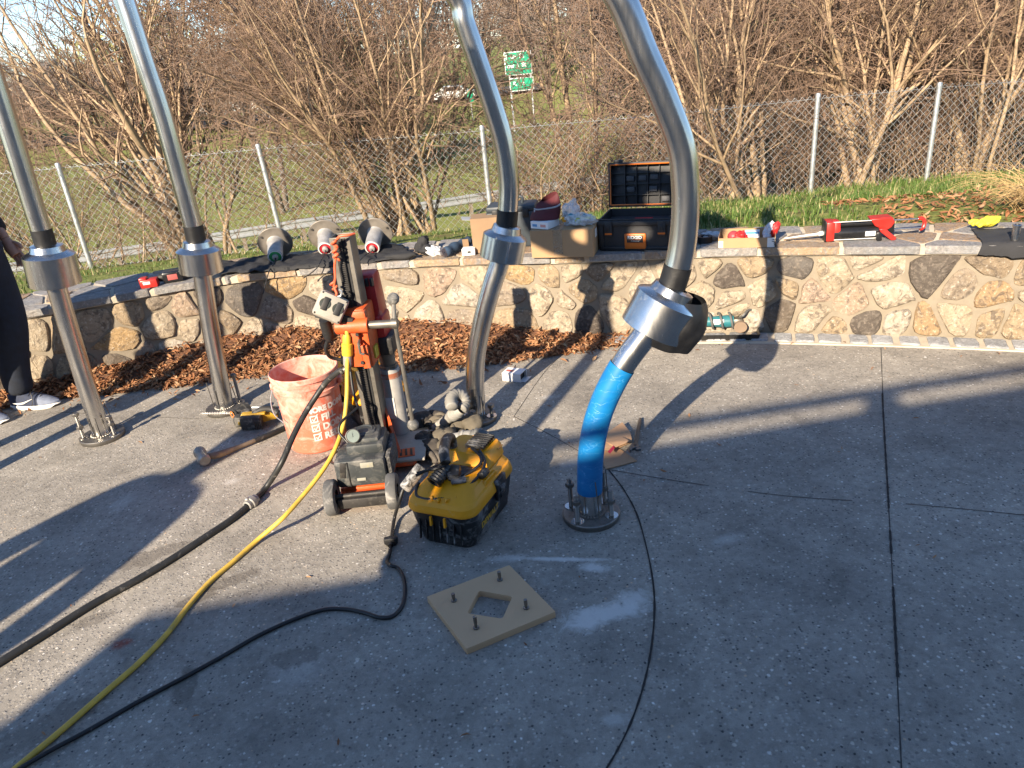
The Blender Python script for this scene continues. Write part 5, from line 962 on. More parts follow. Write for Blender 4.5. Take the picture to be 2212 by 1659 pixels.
def glove(label, c, rz, seed, sc=1.0, m_=None):
    t = thing('work_glove', label, 'glove', (c.x, c.y, 0), rz, 'dusty work gloves by the vacuum'); mb = MB(); blob(mb, (0, 0, .042 * sc), (.06 * sc, .05 * sc, .036 * sc), (0, 0, 0), seed); mb.build('palm', m_ or M_GLOVE, t, angle=180)
    mb = MB(); blob(mb, (-.075 * sc, .0, .045 * sc), (.045 * sc, .045 * sc, .038 * sc), (0, .3, 0), seed + 3); mb.build('cuff', m_ or M_GLOVE, t, angle=180); rr = random.Random(seed)
    for k in range(5):
        y = (-.038 + k * .019) * sc if k < 4 else -.055 * sc; L = (.05 + .02 * math.sin(k + .6)) * sc; a = V((.045 * sc if k < 4 else .0, y, .04 * sc)); d = V((1, rr.uniform(-.2, .2), .1)) if k < 4 else V((.55, -.8, 0)); mb = MB(); mb.tube(catmull([a, a + d * L * .5 + V((0, 0, .012 * sc)), a + d * L * .9 + V((0, 0, -.008 * sc)), a + d * L * .95 + V((-.012 * sc, 0, -.022 * sc))], 4), [.012 * sc] * 12 + [.006 * sc], 10); mb.build('finger', m_ or M_GLOVE, t, angle=180)
    return t
M_GLOVE2 = mat('tan_grubby_cloth', (.135, .115, .085), .9, var=.3, scale=9, bmp=.5, bscale=200, dirt=((.10, .085, .07), .35, 12))
glove('crumpled dark glove between the hose cuff and the plywood plate', Z(912, 925), R(30), 3, 1.0)
glove('dark balled glove lying against the front vacuum', Z(935, 985), R(-60), 5, 1.0)
glove('tan dusty glove under the hose elbow', Z(985, 935), R(160), 8, 1.15, M_GLOVE2)
glove('tan folded glove behind the front vacuum handle', Z(965, 968), R(100), 12, 1.15, M_GLOVE2)
# ================================================================ MDF PLATES
M_MDF = mat('mdf', (.60, .385, .215), .75, var=.06, scale=5, bmp=.15, bscale=400); M_MDFE = mat('mdf_edge', (.33, .225, .135), .9, var=.2, scale=40)
def mdf(label, c4, hole, z0, th, bolts):
    """square board with a four-sided hole; corners in plaza coordinates"""
    c = sum(c4, V((0, 0, 0))) / 4; t = thing('template_board', label, 'board', (c.x, c.y, z0)); cu = bpy.data.curves.new('b', 'CURVE'); cu.dimensions = '2D'; cu.fill_mode = 'BOTH'; cu.extrude = th / 2; cu.bevel_depth = .0012
    def rnd(pl, r):
        out = []; n = len(pl)
        for i in range(n):
            a, b, d = V(pl[i - 1]), V(pl[i]), V(pl[(i + 1) % n]); u, v = (a - b).normalized() * r, (d - b).normalized() * r
            for k in range(5): s = k / 4; out.append((b + u) * (1 - s) ** 2 + b * 2 * s * (1 - s) + (b + v) * s * s)
        return out
    for pl in (rnd([q - c for q in c4], .003), rnd([q - c for q in hole], .012)):
        sp = cu.splines.new('POLY'); sp.points.add(len(pl) - 1); sp.use_cyclic_u = True
        for a, b in zip(sp.points, pl): a.co = (b.x, b.y, 0, 1)
    ob = bpy.data.objects.new('b', cu); COL.objects.link(ob); bpy.context.view_layer.update(); me = bpy.data.meshes.new_from_object(ob.evaluated_get(bpy.context.evaluated_depsgraph_get())); bpy.data.objects.remove(ob)
    mb = MB(); mb.add([q.co + V((0, 0, th / 2 + .001)) for q in me.vertices], [tuple(f.vertices) for f in me.polygons]); bpy.data.meshes.remove(me); mb.build('board', M_MDF, t)
    for q, h in bolts: mb = MB(); mb.lathe([(.0095, 0), (.0095, .006), (.0045, .007), (.0048, h * .5), (.0058, h * .52), (.0058, h), (0, h)], 12, q - c + V((0, 0, th))); mb.build('stud', M_BOLT, t)
k = Z(923, 1290, .02), Z(1008, 1402, .02), Z(1199, 1322, .02), Z(1100, 1222, .02)
cor = [V((a.x, a.y, 0)) for a in k]; ho = [V((a.x, a.y, 0)) for a in (Z(1008, 1326, .02), Z(1086, 1338, .02), Z(1108, 1289, .02), Z(1034, 1276, .02))]
mdf('square fibreboard template with diamond hole and four studs lying on the plaza', cor, ho, 0.0, .02, [(V((a.x, a.y, 0)), h) for a, h in ((Z(981, 1299, .02), .03), (Z(1029, 1358, .02), .045), (Z(1137, 1315, .02), .035), (Z(1080, 1254, .02), .035))])
b0 = V((-.505, 3.06, 0)); e = V((math.cos(.35), math.sin(.35), 0)); f_ = V((-e.y, e.x, 0)); cor = [b0 + e * a * .15 + f_ * b * .15 for a, b in ((-1, -1), (1, -1), (1, 1), (-1, 1))]; ho = [b0 + (e + f_) * .707 * a * .085 + (f_ - e) * .707 * b * .085 for a, b in ((-1, -1), (1, -1), (1, 1), (-1, 1))]
mdf('square fibreboard template under the core bit of the drill', cor, ho, .004, .02, [(b0 + e * a * .11 + f_ * b * .11, h) for a, b, h in ((1, -.75, .05), (.45, -1, .02), (1, .6, .045))])
# ================================================================ SMALL TOOLS ON THE GROUND
M_TOOLY = mat('tool_yellow', (.58, .34, .03), .5, dirt=((.30, .25, .16), .3, 30)); M_TOOLB = mat('tool_black', (.035, .034, .032), .6, dirt=((.34, .31, .26), .3, 26)); M_CHIS = mat('dusty_bit_steel', (.50, .46, .42), .45, .6)
q = Z(552, 915); rh = thing('rotary_hammer', 'dusty yellow and black cordless rotary hammer lying on its side', 'power drill', (q.x, q.y, 0), R(-8)); iv = rh.matrix_basis.inverted()
def pt(x, y, z): return iv @ Z(x, y, z)
mb = MB(); mb.rbox(pt(545, 908, .04), (.10, .075, .07), .010, (0, .05, .15)); bt_ = mb.build('battery', M_TOOLB, rh)
for i in range(5): mb = MB(); mb.rbox(pt(560, 911, .04) + V((-.006 + i * .008, -.036, .0)), (.004, .01, .045), .001); mb.build('battery_rib', M_TOOLB, bt_)
mb = MB(); mb.rbox(pt(518, 908, .036), (.055, .06, .06), .018, (0, 0, .1)); mb.build('battery_nose', M_TOOLB, bt_); mb = MB(); mb.rbox(pt(522, 912, .036) + V((0, -.025, .005)), (.012, .006, .018), .003); mb.build('battery_badge', M_TOOLY, bt_)
mb = MB(); mb.rbox(pt(575, 896, .045), (.11, .06, .055), .014, (0, -.1, .35)); mb.rbox(pt(548, 893, .075), (.12, .035, .012), .005, (0, 0, .1)); mb.build('housing', M_TOOLY, rh)
mb = MB(); mb.rbox(pt(592, 892, .045), (.05, .05, .05), .016, (.2, .2, .4)); mb.tube(catmull([pt(548, 895, .07), pt(565, 885, .085), pt(585, 884, .08), pt(600, 892, .06)], 5), .016, 12); mb.rbox(pt(533, 893, .055), (.05, .045, .045), .012, (0, 0, .2)); mb.build('grip', M_TOOLB, rh)
mb = MB(); A, B = pt(532, 882, .05), pt(506, 894, .05); mb.lathe([(.03, -.01), (.03, .012), (.020, .014), (.019, .06), (.022, .064), (.022, .07), (.012, .072), (.011, .06)], 20, A, B - A); mb.build('side_handle', M_TOOLB, rh)
mb = MB(); mb.lathe([(.011, .0), (.019, .0)], 16, B + (B - A).normalized() * .012, B - A); mb.build('handle_end', mat('orange_core', (.55, .18, .03), .5), rh)
mb = MB(); mb.cyl(pt(545, 880, .06), pt(590, 880, .06), .006, n=8); mb.build('depth_rod', M_GALV, rh)
mb = MB(); A, B = pt(510, 892, .030), pt(433, 893, .030); n = 90; d = (B - A); a_, b_, c_ = frame(d); vs = []
for i in range(n + 1):
    t_ = i / n; ang = t_ * 46; rr = .0055 * (1 if t_ < .95 else (1 - t_) * 14 + .3)
    for k2 in range(8): th = k2 * math.pi / 4; rad = rr * (1 + .38 * math.cos(2 * (th - ang))); vs.append(A + d * t_ + (a_ * math.cos(th) + b_ * math.sin(th)) * rad)
mb.add(vs, [(i * 8 + k2, i * 8 + (k2 + 1) % 8, (i + 1) * 8 + (k2 + 1) % 8, (i + 1) * 8 + k2) for i in range(n) for k2 in range(8)]); mb.build('drill_bit', M_CHIS, rh)
q = Z(441, 995); hm = thing('sledge_hammer', 'short sledge hammer with taped wooden handle pointing at the bucket', 'hammer', (q.x, q.y, 0))
hd = Z(470, 985) - Z(441, 995); A = Z(436, 985, .04); ax = (Z(446, 1003, .03) - Z(430, 975, .04)); ax.z = -.01; mb = MB(); mb.lathe([(0, -.052), (.022, -.052), (.027, -.046), (.028, -.03), (.024, -.022), (.024, .022), (.028, .03), (.027, .046), (.022, .052), (0, .052)], 16, A + V((0, .0, 0)), ax); mb.build('head', mat('hammer_steel', (.30, .28, .25), .5, .6, dirt=((.55, .52, .47), .35, 25)), hm, world=True)
hp = [A, Z(465, 984, .03), Z(505, 970, .02), Z(550, 952, .018), Z(590, 935, .016), Z(625, 920, .015)]; mb = MB(); c = catmull(hp, 6); mb.tube(c, [.010 + .006 * math.sin(math.pi * min(1, i / 14)) if i < 14 else .0105 for i in range(len(c))], 12); mb.build('handle', mat('grimy_wood', (.16, .12, .085), .7, var=.3, dirt=((.42, .27, .10), .22, 14)), hm, world=True)
mb = MB(); mb.tube(c[18:], .0122, 12); mb.build('grip_tape', M_BHOSE, hm, world=True)
# white carton on the plaza
def carton(name, label, cat, loc, rz, sz, m_, open_end=None, group=None):
    t = thing(name, label, cat, loc, rz, group); x, y, z = sz; w_ = .0025; mb = MB()
    mb.box((0, 0, w_ / 2), (x, y, w_)); mb.box((0, 0, z - w_ / 2), (x, y, w_)); mb.box((0, -y / 2 + w_ / 2, z / 2), (x, w_, z - 2 * w_)); mb.box((0, y / 2 - w_ / 2, z / 2), (x, w_, z - 2 * w_))
    if open_end is None: mb.box((x / 2 - w_ / 2, 0, z / 2), (w_, y - 2 * w_, z - 2 * w_))
    mb.box((-x / 2 + w_ / 2, 0, z / 2), (w_, y - 2 * w_, z - 2 * w_)); mb.build('box', m_, t, bevel=.0006)
    return t
M_WCARD = mat('white_carton', (.80, .80, .80), .55, var=.04); M_CARD = mat('cardboard', (.40, .255, .135), .85, var=.08, scale=5, bmp=.12, bscale=90); M_CARDD = mat('worn_cardboard', (.31, .20, .115), .9, var=.15, scale=6)
q = Z(1112, 818); sm = carton('small_box', 'small open white carton lying on the plaza by the S bend pipe', 'box', (q.x, q.y, 0), R(-28), (.105, .075, .045), M_WCARD, True)
mb = MB(); mb.box((.065, 0, .004), (.03, .07, .0015), (0, -.15, 0)); mb.build('flap', M_WCARD, sm); mb = MB(); mb.box((.05, .032, .025), (.03, .0015, .04), (0, 0, -.8)); mb.build('flap', M_WCARD, sm); mb = MB(); mb.box((.04, 0, .0225), (.004, .065, .036)); mb.build('inside', M_BLK, sm); mb = MB(); mb.box((-.02, -.005, .0458), (.04, .02, .0012)); mb.build('print', mat('faded_red_print', (.5, .12, .10), .6), sm)
# torn cardboard with wrench
q = Z(1338, 975); cb = thing('torn_cardboard', 'torn pieces of brown cardboard lying beside the taped pipe', 'cardboard', (q.x, q.y, 0)); M_CARDL = mat('flat_cardboard', (.46, .28, .16), .85, var=.1)
for pl, z, sl in (([(1295, 962), (1345, 928), (1362, 945), (1366, 962), (1330, 975), (1300, 985)], .012, .03), ([(1296, 978), (1340, 973), (1376, 998), (1340, 1008), (1308, 1016)], .007, .0), ([(1310, 970), (1345, 958), (1362, 970), (1330, 980)], .03, .02)):
    rr = random.Random(len(pl)); pts = [iv2 for iv2 in (Z(a, b) for a, b in pl)]; mb = MB(); n = len(pts); vs = [V((a.x, a.y, z + sl * rr.random())) for a in pts]; vs2 = [v - V((0, 0, .004)) for v in vs]; mb.add(vs + vs2, [tuple(range(n)), tuple(range(2 * n - 1, n - 1, -1))] + [(i, i + n, (i + 1) % n + n, (i + 1) % n) for i in range(n)]); mb.build('piece', M_CARDL, cb, world=True)
mb = MB(); mb.add([Z(1312, 976, .04), Z(1325, 962, .036), Z(1328, 968, .038), Z(1318, 980, .04)], [(0, 1, 2, 3)]); mb.build('red_scrap', mat('red_plastic_scrap', (.45, .02, .05), .35), cb, world=True)
wr = thing('adjustable_wrench', 'adjustable wrench with worn handle resting on the torn cardboard', 'wrench', Z(1375, 975)); A, B = Z(1383, 905, .012), Z(1372, 965, .040); mb = MB(); d = (B - A); a_, b_, c_ = frame(d)
mb.tube(catmull([A, A.lerp(B, .3), A.lerp(B, .7), B], 6), [.007 + .003 * (i / 18) for i in range(19)], 8); mb.build('handle', mat('wrench_grip', (.11, .085, .065), .6, .2, var=.3), wr, world=True)
M_WR = mat('wrench_steel', (.16, .155, .15), .4, .7, var=.25); s_ = (B - A).normalized(); u_ = V((s_.y, -s_.x, 0)).normalized(); n_ = s_.cross(u_) * -1
mb = MB(); mb.prism([(-.010, -.02), (.010, -.02), (.022, .005), (.026, .03), (.020, .046), (.012, .046), (.010, .028), (-.004, .020), (-.018, .012)], -.007, .007, B, u_, s_); mb.build('jaw', M_WR, wr, world=True, bevel=.002); mb = MB(); mb.prism([(-.022, .014), (-.008, .020), (-.002, .030), (-.010, .036), (-.026, .030)], -.006, .006, B, u_, s_); mb.build('moving_jaw', M_WR, wr, world=True, bevel=.002); mb = MB(); mb.cyl(B + u_ * -.006 + s_ * .004, B + u_ * .008 + s_ * .004, .005, n=10); mb.build('knurl', M_WR, wr, world=True)
# angle grinder in a tray at the wall foot
q = Z(1556, 724); gr_ = thing('angle_grinder', 'teal angle grinder with wrapped cord lying in a tray at the wall foot', 'grinder', (q.x, q.y, .02), R(-14)); M_TEAL = mat('teal_plastic', (.03, .17, .20), .4, dirt=((.2, .2, .19), .15, 30))
mb = MB(); mb.tube([(-.15, 0, .055), (-.12, 0, .055), (-.05, 0, .053), (.03, 0, .053), (.06, 0, .053)], [.022, .027, .024, .030, .027], 16); mb.build('body', M_TEAL, gr_); mb = MB(); mb.rbox((.078, 0, .05), (.05, .05, .045), .014); mb.build('gear_head', M_ALU, gr_); mb = MB(); mb.cyl((.09, -.022, .04), (.09, -.042, .036), .026, .03, 20); mb.build('disc', mat('worn_disc', (.33, .24, .17), .6, .3), gr_); mb = MB(); mb.rbox((-.01, -.028, .06), (.05, .004, .03), .001, (.3, 0, 0)); mb.build('type_plate', M_WHT, gr_); mb = MB(); mb.tube([(-.2, 0, .05), (-.16, 0, .055)], [.018, .022], 12); mb.build('tail', M_TOOLB, gr_)
cp = []
for i in range(34): a = i * .75; cp.append(V((-.11 + i * .0055, .040 * math.cos(a), .057 + .037 * math.sin(a))))
cp += [V((.10, -.03, .09)), V((.13, .01, .105)), V((.16, .03, .08)), V((.14, .04, .05)), V((.10, .04, .05))]; mb = MB(); mb.tube(catmull(cp, 4), .0055, 7); mb.tube(catmull([(-.09, .03, .08), (-.06, .045, .14), (-.02, .05, .155), (.01, .045, .12), (.01, .04, .06)], 5), .0055, 7); mb.build('cord', mat('grey_cord', (.12, .12, .115), .55), gr_)
ty = thing('paint_tray', 'shallow black plastic tray under the angle grinder', 'tray', (q.x, q.y, .0), R(-14)); ty.scale = (1.12, 1.12, 1.12); gr_.scale = (1.15, 1.15, 1.15); mb = MB()
def tray(mb, x, y, z, w_, tp=1.06):
    o_ = [(-x, -y), (x, -y), (x, y), (-x, y)]; vs = [V((a, b, 0)) for a, b in o_] + [V((a * tp, b * tp, z)) for a, b in o_] + [V((a * tp - math.copysign(w_, a), b * tp - math.copysign(w_, b), z)) for a, b in o_] + [V((a - math.copysign(w_, a), b - math.copysign(w_, b), w_)) for a, b in o_]
    mb.add(vs, [(3, 2, 1, 0), (12, 13, 14, 15)] + [(k * 4 + i, k * 4 + (i + 1) % 4, k * 4 + 4 + (i + 1) % 4, k * 4 + 4 + i) for k in range(3) for i in range(4)])
tray(mb, .17, .085, .035, .003); mb.build('shell', mat('tray_black', (.02, .02, .02), .35, dirt=((.3, .29, .27), .15, 20)), ty)
for i in range(9): mb = MB(); mb.box((-.13 + i * .032, -.091, .018), (.004, .004, .030), (.15, 0, 0)); mb.build('rib', MATS['tray_black'], ty)
# ================================================================ THINGS ON THE WALL
CZ = WALL_H + CAP_T + .004
def cap(x, y, z=0.0): return Z(x, y, CZ + z)
# flanged pipe sections lying on their flange edge, with coloured core and wire
M_FL = mat('weathered_flange', (.27, .24, .205), .55, .45, var=.25, scale=14, dirt=((.14, .12, .10), .25, 10)); M_FT = mat('zinc_pipe', (.40, .39, .375), .5, .4, var=.15, dirt=((.24, .22, .2), .3, 12))
for (fx, fy, tx, ty, lab, rc, wire) in (
    (603, 530, 588, 578, 'flanged steel pipe with green ringed end on the wall beside the mat', (.05, .38, .12), [(582, 585), (577, 600), (573, 617), (568, 635)]),
    (710, 513, 697, 558, 'flanged steel pipe with red ringed end partly behind the drill column', (.42, .02, .03), [(692, 566), (685, 578), (672, 590), (655, 601)]),
    (818, 510, 796, 548, 'flanged steel pipe with red ringed end nearest the rolled jeans', (.42, .02, .03), [(790, 550), (782, 558), (776, 564), (770, 566)])):
    a = cap(fx, fy + 28); T = V((a.x, a.y, CZ)); b = Z(tx, ty, CZ + .05); dxy = V((b.x - a.x, b.y - a.y, 0)).normalized(); L = .17; R1, R2 = .106, .046
    sn = (R1 * .93 - R2) / L; dirv = (dxy * math.sqrt(1 - sn * sn) + V((0, 0, -sn))).normalized(); c0 = T + V((0, 0, R1 * .935 + .006)) + dxy * .02
    t = thing('flanged_pipe', lab, 'pipe', (c0.x, c0.y, CZ), 0, 'flanged pipe sections on the wall')
    mb = MB(); mb.lathe([(.02, -.004), (R1 - .002, -.004), (R1, -.002), (R1, .004), (R1 - .002, .006), (.02, .006)], 44, c0, dirv); mb.build('flange', M_FL, t, world=True)
    mb = MB(); mb.lathe([(R2 + .006, .006), (R2 + .001, .014), (R2, .016), (R2, L - .002), (R2 - .002, L), (R2 - .006, L), (R2 - .006, L - .02)], 32, c0, dirv); mb.build('tube', M_FT, t, world=True)
    mb = MB(); mb.lathe([(R2 - .004, L + .001), (R2 - .009, L + .002)], 28, c0, dirv); mb.build('white_ring', M_WHT, t, world=True)
    mb = MB(); mb.lathe([(R2 - .007, L - .012), (R2 - .012, L - .003), (R2 - .018, L - .002), (0, L - .012)], 28, c0, dirv); mb.build('coloured_ring', mat('ring_%d' % int(rc[1] * 100), rc, .45), t, world=True)
    mb = MB(); mb.lathe([(.018, L - .02), (.018, L + .012), (.015, L + .014), (0, L + .014)], 20, c0, dirv); cr2 = mb.build('core_plug', M_FT, t, world=True)
    e0 = c0 + dirv * (L + .014); wpts = [e0, e0 + dirv * .015 + V((0, 0, -.004))] + [Y(x_, y_, wall_y(e0.x) - .06 - .02 * i) for i, (x_, y_) in enumerate(wire)]; mb = MB(); mb.tube(catmull(wpts, 6), .0032, 6); mb.build('wire', M_CBLK, t, world=True)
    for k in range(3): q = c0 + dirv * .008; a_, b_, _c = frame(dirv); an = k * 2.1 + .4; mb = MB(); mb.lathe([(0, .005), (.007, .005), (.008, 0)], 6, q + (a_ * math.cos(an) + b_ * math.sin(an)) * R1 * .84, dirv); mb.build('bolt_head', M_BOLT, t, world=True)
# crumpled sheets
def sheet(name, label, cat, corners, m_, seed, amp=.012, nu=26, nv=12, folds=6, over=None, thick=.003, z0=.008):
    A, B, C, D = corners; mb = MB()
    def f(u, v):
        p = (A * (1 - u) + B * u) * (1 - v) + (D * (1 - u) + C * u) * v; e = .02 * mnoise.noise(V((u * 5 + seed, v * 5, 0))); p = p + V((e, .6 * e, 0))
        h = z0 + amp * (mnoise.noise(V((u * folds + seed, v * folds * .6, seed))) + .5 * mnoise.noise(V((u * folds * 2.3, v * folds * 1.7 + seed, 2))) + .55); p.z += max(.003, h)
        d = wall_y(p.x) - .035 - p.y
        if d > 0: p.z -= min(.22, d * .9 + .0); p.y = wall_y(p.x) - .036 - min(.05, d * .15) 
        return p
    mb.grid(f, nu, nv, thick); return solo(mb, name, m_, label, cat, angle=180)
M_MAT = mat('black_mat', (.022, .022, .024), .8, var=.3, scale=12, bmp=.5, bscale=150, dirt=((.16, .155, .15), .1, 20))
sheet('black_mat', 'crumpled black padded mat under the flanged pipes', 'mat', (cap(480, 598), cap(905, 560), cap(870, 536), cap(470, 572)), M_MAT, 3.1, .024, 60, 14, 14)
mb = MB(); blob(mb, cap(865, 553, .022), (.10, .035, .024), (0, 0, -.15), 4, .15); solo(mb, 'rolled_mat', M_MAT, 'rolled end of black padding beside the flanged pipe with red end', 'padding', angle=180)
mb = MB(); blob(mb, cap(912, 528, .05), (.035, .025, .055), (0, .5, .3), 9, .5); blob(mb, cap(925, 540, .03), (.05, .03, .03), (0, .2, .3), 10, .4); solo(mb, 'black_jacket', M_MAT, 'small bunched black cloth behind the plastic bag', 'cloth', angle=180)
def film(name, col, alpha=.5):
    m, nt, p = newmat(name); p.inputs['Base Color'].default_value = (*col, 1); p.inputs['Roughness'].default_value = .18; tr = _n(nt, 'ShaderNodeBsdfTransparent'); mx = _n(nt, 'ShaderNodeMixShader'); out = nt.nodes['Material Output']; tc = _n(nt, 'ShaderNodeTexCoord'); nn = noise(nt, tc.outputs['Object'], 60, 4)
    bump(nt, p, nn.outputs[0], .9, .01); nt.links.new(ramp(nt, nn.outputs[0], [(.3, alpha - .2), (.7, alpha + .2)]).outputs[0], mx.inputs[0]); nt.links.new(tr.outputs[0], mx.inputs[1]); nt.links.new(p.outputs[0], mx.inputs[2]); nt.links.new(mx.outputs[0], out.inputs['Surface']); return m
M_FILM = film('plastic_film', (.82, .86, .9)); M_FILM2 = film('white_film', (.85, .87, .9), .75)
mb = MB(); blob(mb, cap(938, 542, .024), (.05, .032, .028), (.2, .3, .2), 14, .55, 34, 20); blob(mb, cap(918, 534, .03), (.022, .02, .035), (.2, -.5, .2), 15, .6); solo(mb, 'plastic_bag', M_FILM2, 'crumpled white plastic bag beside the rolled jeans', 'bag', angle=60)
jn = thing('rolled_jeans', 'rolled dark blue jeans lying on the wall cap', 'jeans', cap(985, 540)); M_JEAN = mat('denim', (.028, .055, .10), .9, var=.3, scale=20, bmp=.5, bscale=300)
mb = MB(); A, B = cap(962, 545, .03), cap(1012, 520, .036); cc_ = catmull([A, A.lerp(B, .3) + V((0, 0, .006)), A.lerp(B, .7), B], 6); mb.tube(cc_, [.026 + .004 * math.sin(i * 1.1) for i in range(len(cc_))], 16); mb.build('roll', M_JEAN, jn, world=True, angle=180)
mb = MB()
for k in range(4): mb.tube([A + V((-.004, -.004, 0)) + V((math.cos(a * .5) * (.024 - k * .006), .0, math.sin(a * .5) * (.024 - k * .006))) for a in range(13)], .0022, 5)
mb.build('roll_edge', mat('denim_hem', (.05, .04, .05), .9), jn, world=True)
q = cap(1014, 549); sb1 = carton('small_box', 'tiny white carton with raised lid beside the rolled jeans', 'box', (q.x, q.y, CZ), R(-8), (.075, .06, .038), M_WCARD); mb = MB(); mb.box((-.02, .03, .06), (.035, .003, .05), (.35, 0, .1)); mb.build('lid', M_CARDD, sb1); mb = MB(); mb.box((.005, -.031, .02), (.02, .0015, .012)); mb.build('print', M_DARK, sb1)
# boxes
q = cap(1062, 556); bx1 = carton('cardboard_box', 'tall worn brown cardboard box partly behind the S bend pipe', 'box', (q.x - .01, q.y + .19, CZ), R(-6), (.17, .14, .20), M_CARDD); mb = MB(); mb.box((-.10, -.02, .195), (.08, .10, .002), (0, .15, .2)); mb.build('flap', mat('grey_card', (.36, .37, .38), .7), bx1)
q = cap(1118, 545); cs = thing('tool_case', 'dark blue grey tool case behind the taped cardboard box', 'tool case', (q.x, q.y + .20, CZ), R(-12)); M_CASE = mat('slate_plastic', (.035, .045, .055), .5, var=.15); mb = MB(); mb.rbox((0, 0, .105), (.30, .17, .21), .015); mb.build('body', M_CASE, cs); mb = MB(); mb.rbox((0, 0, .225), (.29, .165, .035), .012); mb.build('lid', M_CASE, cs); mb = MB(); mb.tube(catmull([(-.05, 0, .24), (-.05, 0, .275), (.0, 0, .28), (.06, 0, .275), (.06, 0, .24)], 4), .009, 8); mb.build('handle', M_CASE, cs)
for x in (-.09, .09): mb = MB(); mb.rbox((x, -.088, .2), (.035, .012, .05), .004); mb.build('latch', M_BLK, cs)
A, B = cap(1150, 558), cap(1283, 555); ang = math.atan2(B.y - A.y, B.x - A.x); wbx = (B - A).length; cxy = (A + B) / 2
tb = carton('cardboard_box', 'square brown cardboard box sealed with clear tape on the wall', 'box', (cxy.x - math.sin(ang) * .12, cxy.y + math.cos(ang) * .12, CZ + .001), ang - R(1), (wbx, .24, .152), M_CARD)
M_TAPE = film('clear_tape', (.50, .37, .24), .45); mb = MB(); mb.box((-.02, -.1212, .085), (.052, .001, .134)); mb.build('tape', M_TAPE, tb); mb = MB(); mb.box((-.02, -.04, .1530), (.052, .16, .001)); mb.build('tape', M_TAPE, tb); mb = MB(); mb.box((0, -.02, .1525), (wbx - .01, .002, .001)); mb.build('flap_seam', M_DARK, tb); mb = MB(); mb.box((wbx / 2 + .001, -.02, .11), (.001, .05, .045)); mb.build('shipping_label', M_WHT, tb)
mt_ = tb.matrix_basis; TZ = .155
q = mt_ @ V((-wbx * .30, -.045, TZ)); wb = carton('small_box', 'flat white carton under the maroon pouch', 'box', q, ang - R(22), (.115, .11, .038), M_WCARD)
for x, w_, m_ in ((-.03, .03, mat('blue_print', (.10, .30, .55), .5)), (.025, .035, mat('pale_red_print', (.60, .30, .27), .5))): mb = MB(); mb.box((x, -.0555, .018), (w_, .001, .014)); mb.build('print', m_, wb)
q = mt_ @ V((-wbx * .30, -.02, TZ + .0385)); po = thing('zip_pouch', 'maroon zip pouch leaning on the white carton', 'pouch', q, ang); M_MAR = mat('maroon_cloth', (.085, .012, .016), .75, var=.2, bmp=.3, bscale=250)
def pouch(u, v):
    a = u * 2 * math.pi; wv = .085 * (1 - .45 * v * v) * (1 + .16 * mnoise.noise(V((math.cos(a) * 1.5, math.sin(a), v * 3)))); dv = .05 * (1 - v * v) + .002; x = math.cos(a) * wv + v * .02; y = math.sin(a) * dv * (1 + .25 * mnoise.noise(V((a, v * 5, 2)))) + v * .03; z = v * .115 * (1 + .22 * math.cos(a - .6) * v); return V((x, y, z))
mb = MB(); mb.grid(pouch, 36, 12); mb.add([pouch(i / 36, 0) for i in range(36)], [tuple(range(35, -1, -1))]); mb.build('bag', M_MAR, po, angle=60)
mb = MB(); mb.tube([pouch(.5 + .5 * i / 14, .52 + .05 * i / 14) * 1.0 + V((0, -.002, 0)) for i in range(15)], .005, 6); mb.build('zip', mat('zip_tape', (.35, .34, .35), .5), po); mb = MB(); e0 = pouch(.56, .5); mb.rbox(e0 + V((0, -.008, -.014)), (.009, .005, .026), .002); mb.build('zip_pull', M_GALV, po)
q = mt_ @ V((.055, -.02, TZ)); zb = thing('plastic_bags', 'clear zip bags with small hardware on the cardboard box', 'bags', q, ang); mb = MB(); blob(mb, (-.02, 0, .06), (.045, .022, .075), (.1, .25, .2), 21, .35, 30, 18); mb.build('bag', M_FILM, zb, angle=60); mb = MB(); blob(mb, (.045, -.01, .03), (.07, .045, .034), (0, .1, .2), 23, .5, 34, 18); mb.build('bag', M_FILM, zb, angle=60)
for (x, y, z, m_) in ((-.05, -.01, .035, M_VY), (.03, -.035, .028, mat('lime_label', (.50, .52, .06), .5)), (-.01, -.02, .05, mat('teal_label', (.05, .25, .32), .5)), (.06, .0, .05, mat('teal_label', (.05, .25, .32), .5)), (-.045, .01, .06, M_DARK), (.02, -.03, .02, M_GREY)): mb = MB(); blob(mb, (x, y, z), (.016, .010, .020), (x * 20, y * 30, z * 9), x * 99, .4, 12, 8); mb.build('hardware', m_, zb, angle=60)
# open tool box with lettering
A, B = cap(1300, 541), cap(1478, 540); ang = math.atan2(B.y - A.y, B.x - A.x) ; A, B = Z(1296, 540, CZ), Z(1500, 540, CZ); wt = .40; c = Z(1296, 541, CZ); ex = V((math.cos(ang), math.sin(ang), 0)); ey = V((-ex.y, ex.x, 0)); org = c + ex * wt / 2 + ey * .135
tx_ = thing('tool_box', 'open black tool box with orange badge and raised compartment lid', 'tool box', (org.x, org.y, CZ), ang); M_TBX = mat('black_toolbox', (.022, .022, .024), .55, var=.15, bmp=.25, bscale=300); M_ORP = mat('orange_plastic', (.60, .14, .015), .45)
Ht, Dt = .172, .27; mb = MB()
for x, y, sx, sy in ((0, -Dt / 2 + .006, wt, .012), (0, Dt / 2 - .006, wt, .012), (-wt / 2 + .006, 0, .012, Dt - .024), (wt / 2 - .006, 0, .012, Dt - .024)): mb.box((x, y, Ht / 2), (sx, sy, Ht))
mb.box((0, 0, .006), (wt - .024, Dt - .024, .012)); mb.rbox((0, -Dt / 2 - .004, Ht - .022), (wt + .012, .016, .026), .004); mb.rbox((0, -Dt / 2 - .002, .012), (wt * .96, .012, .022), .004)
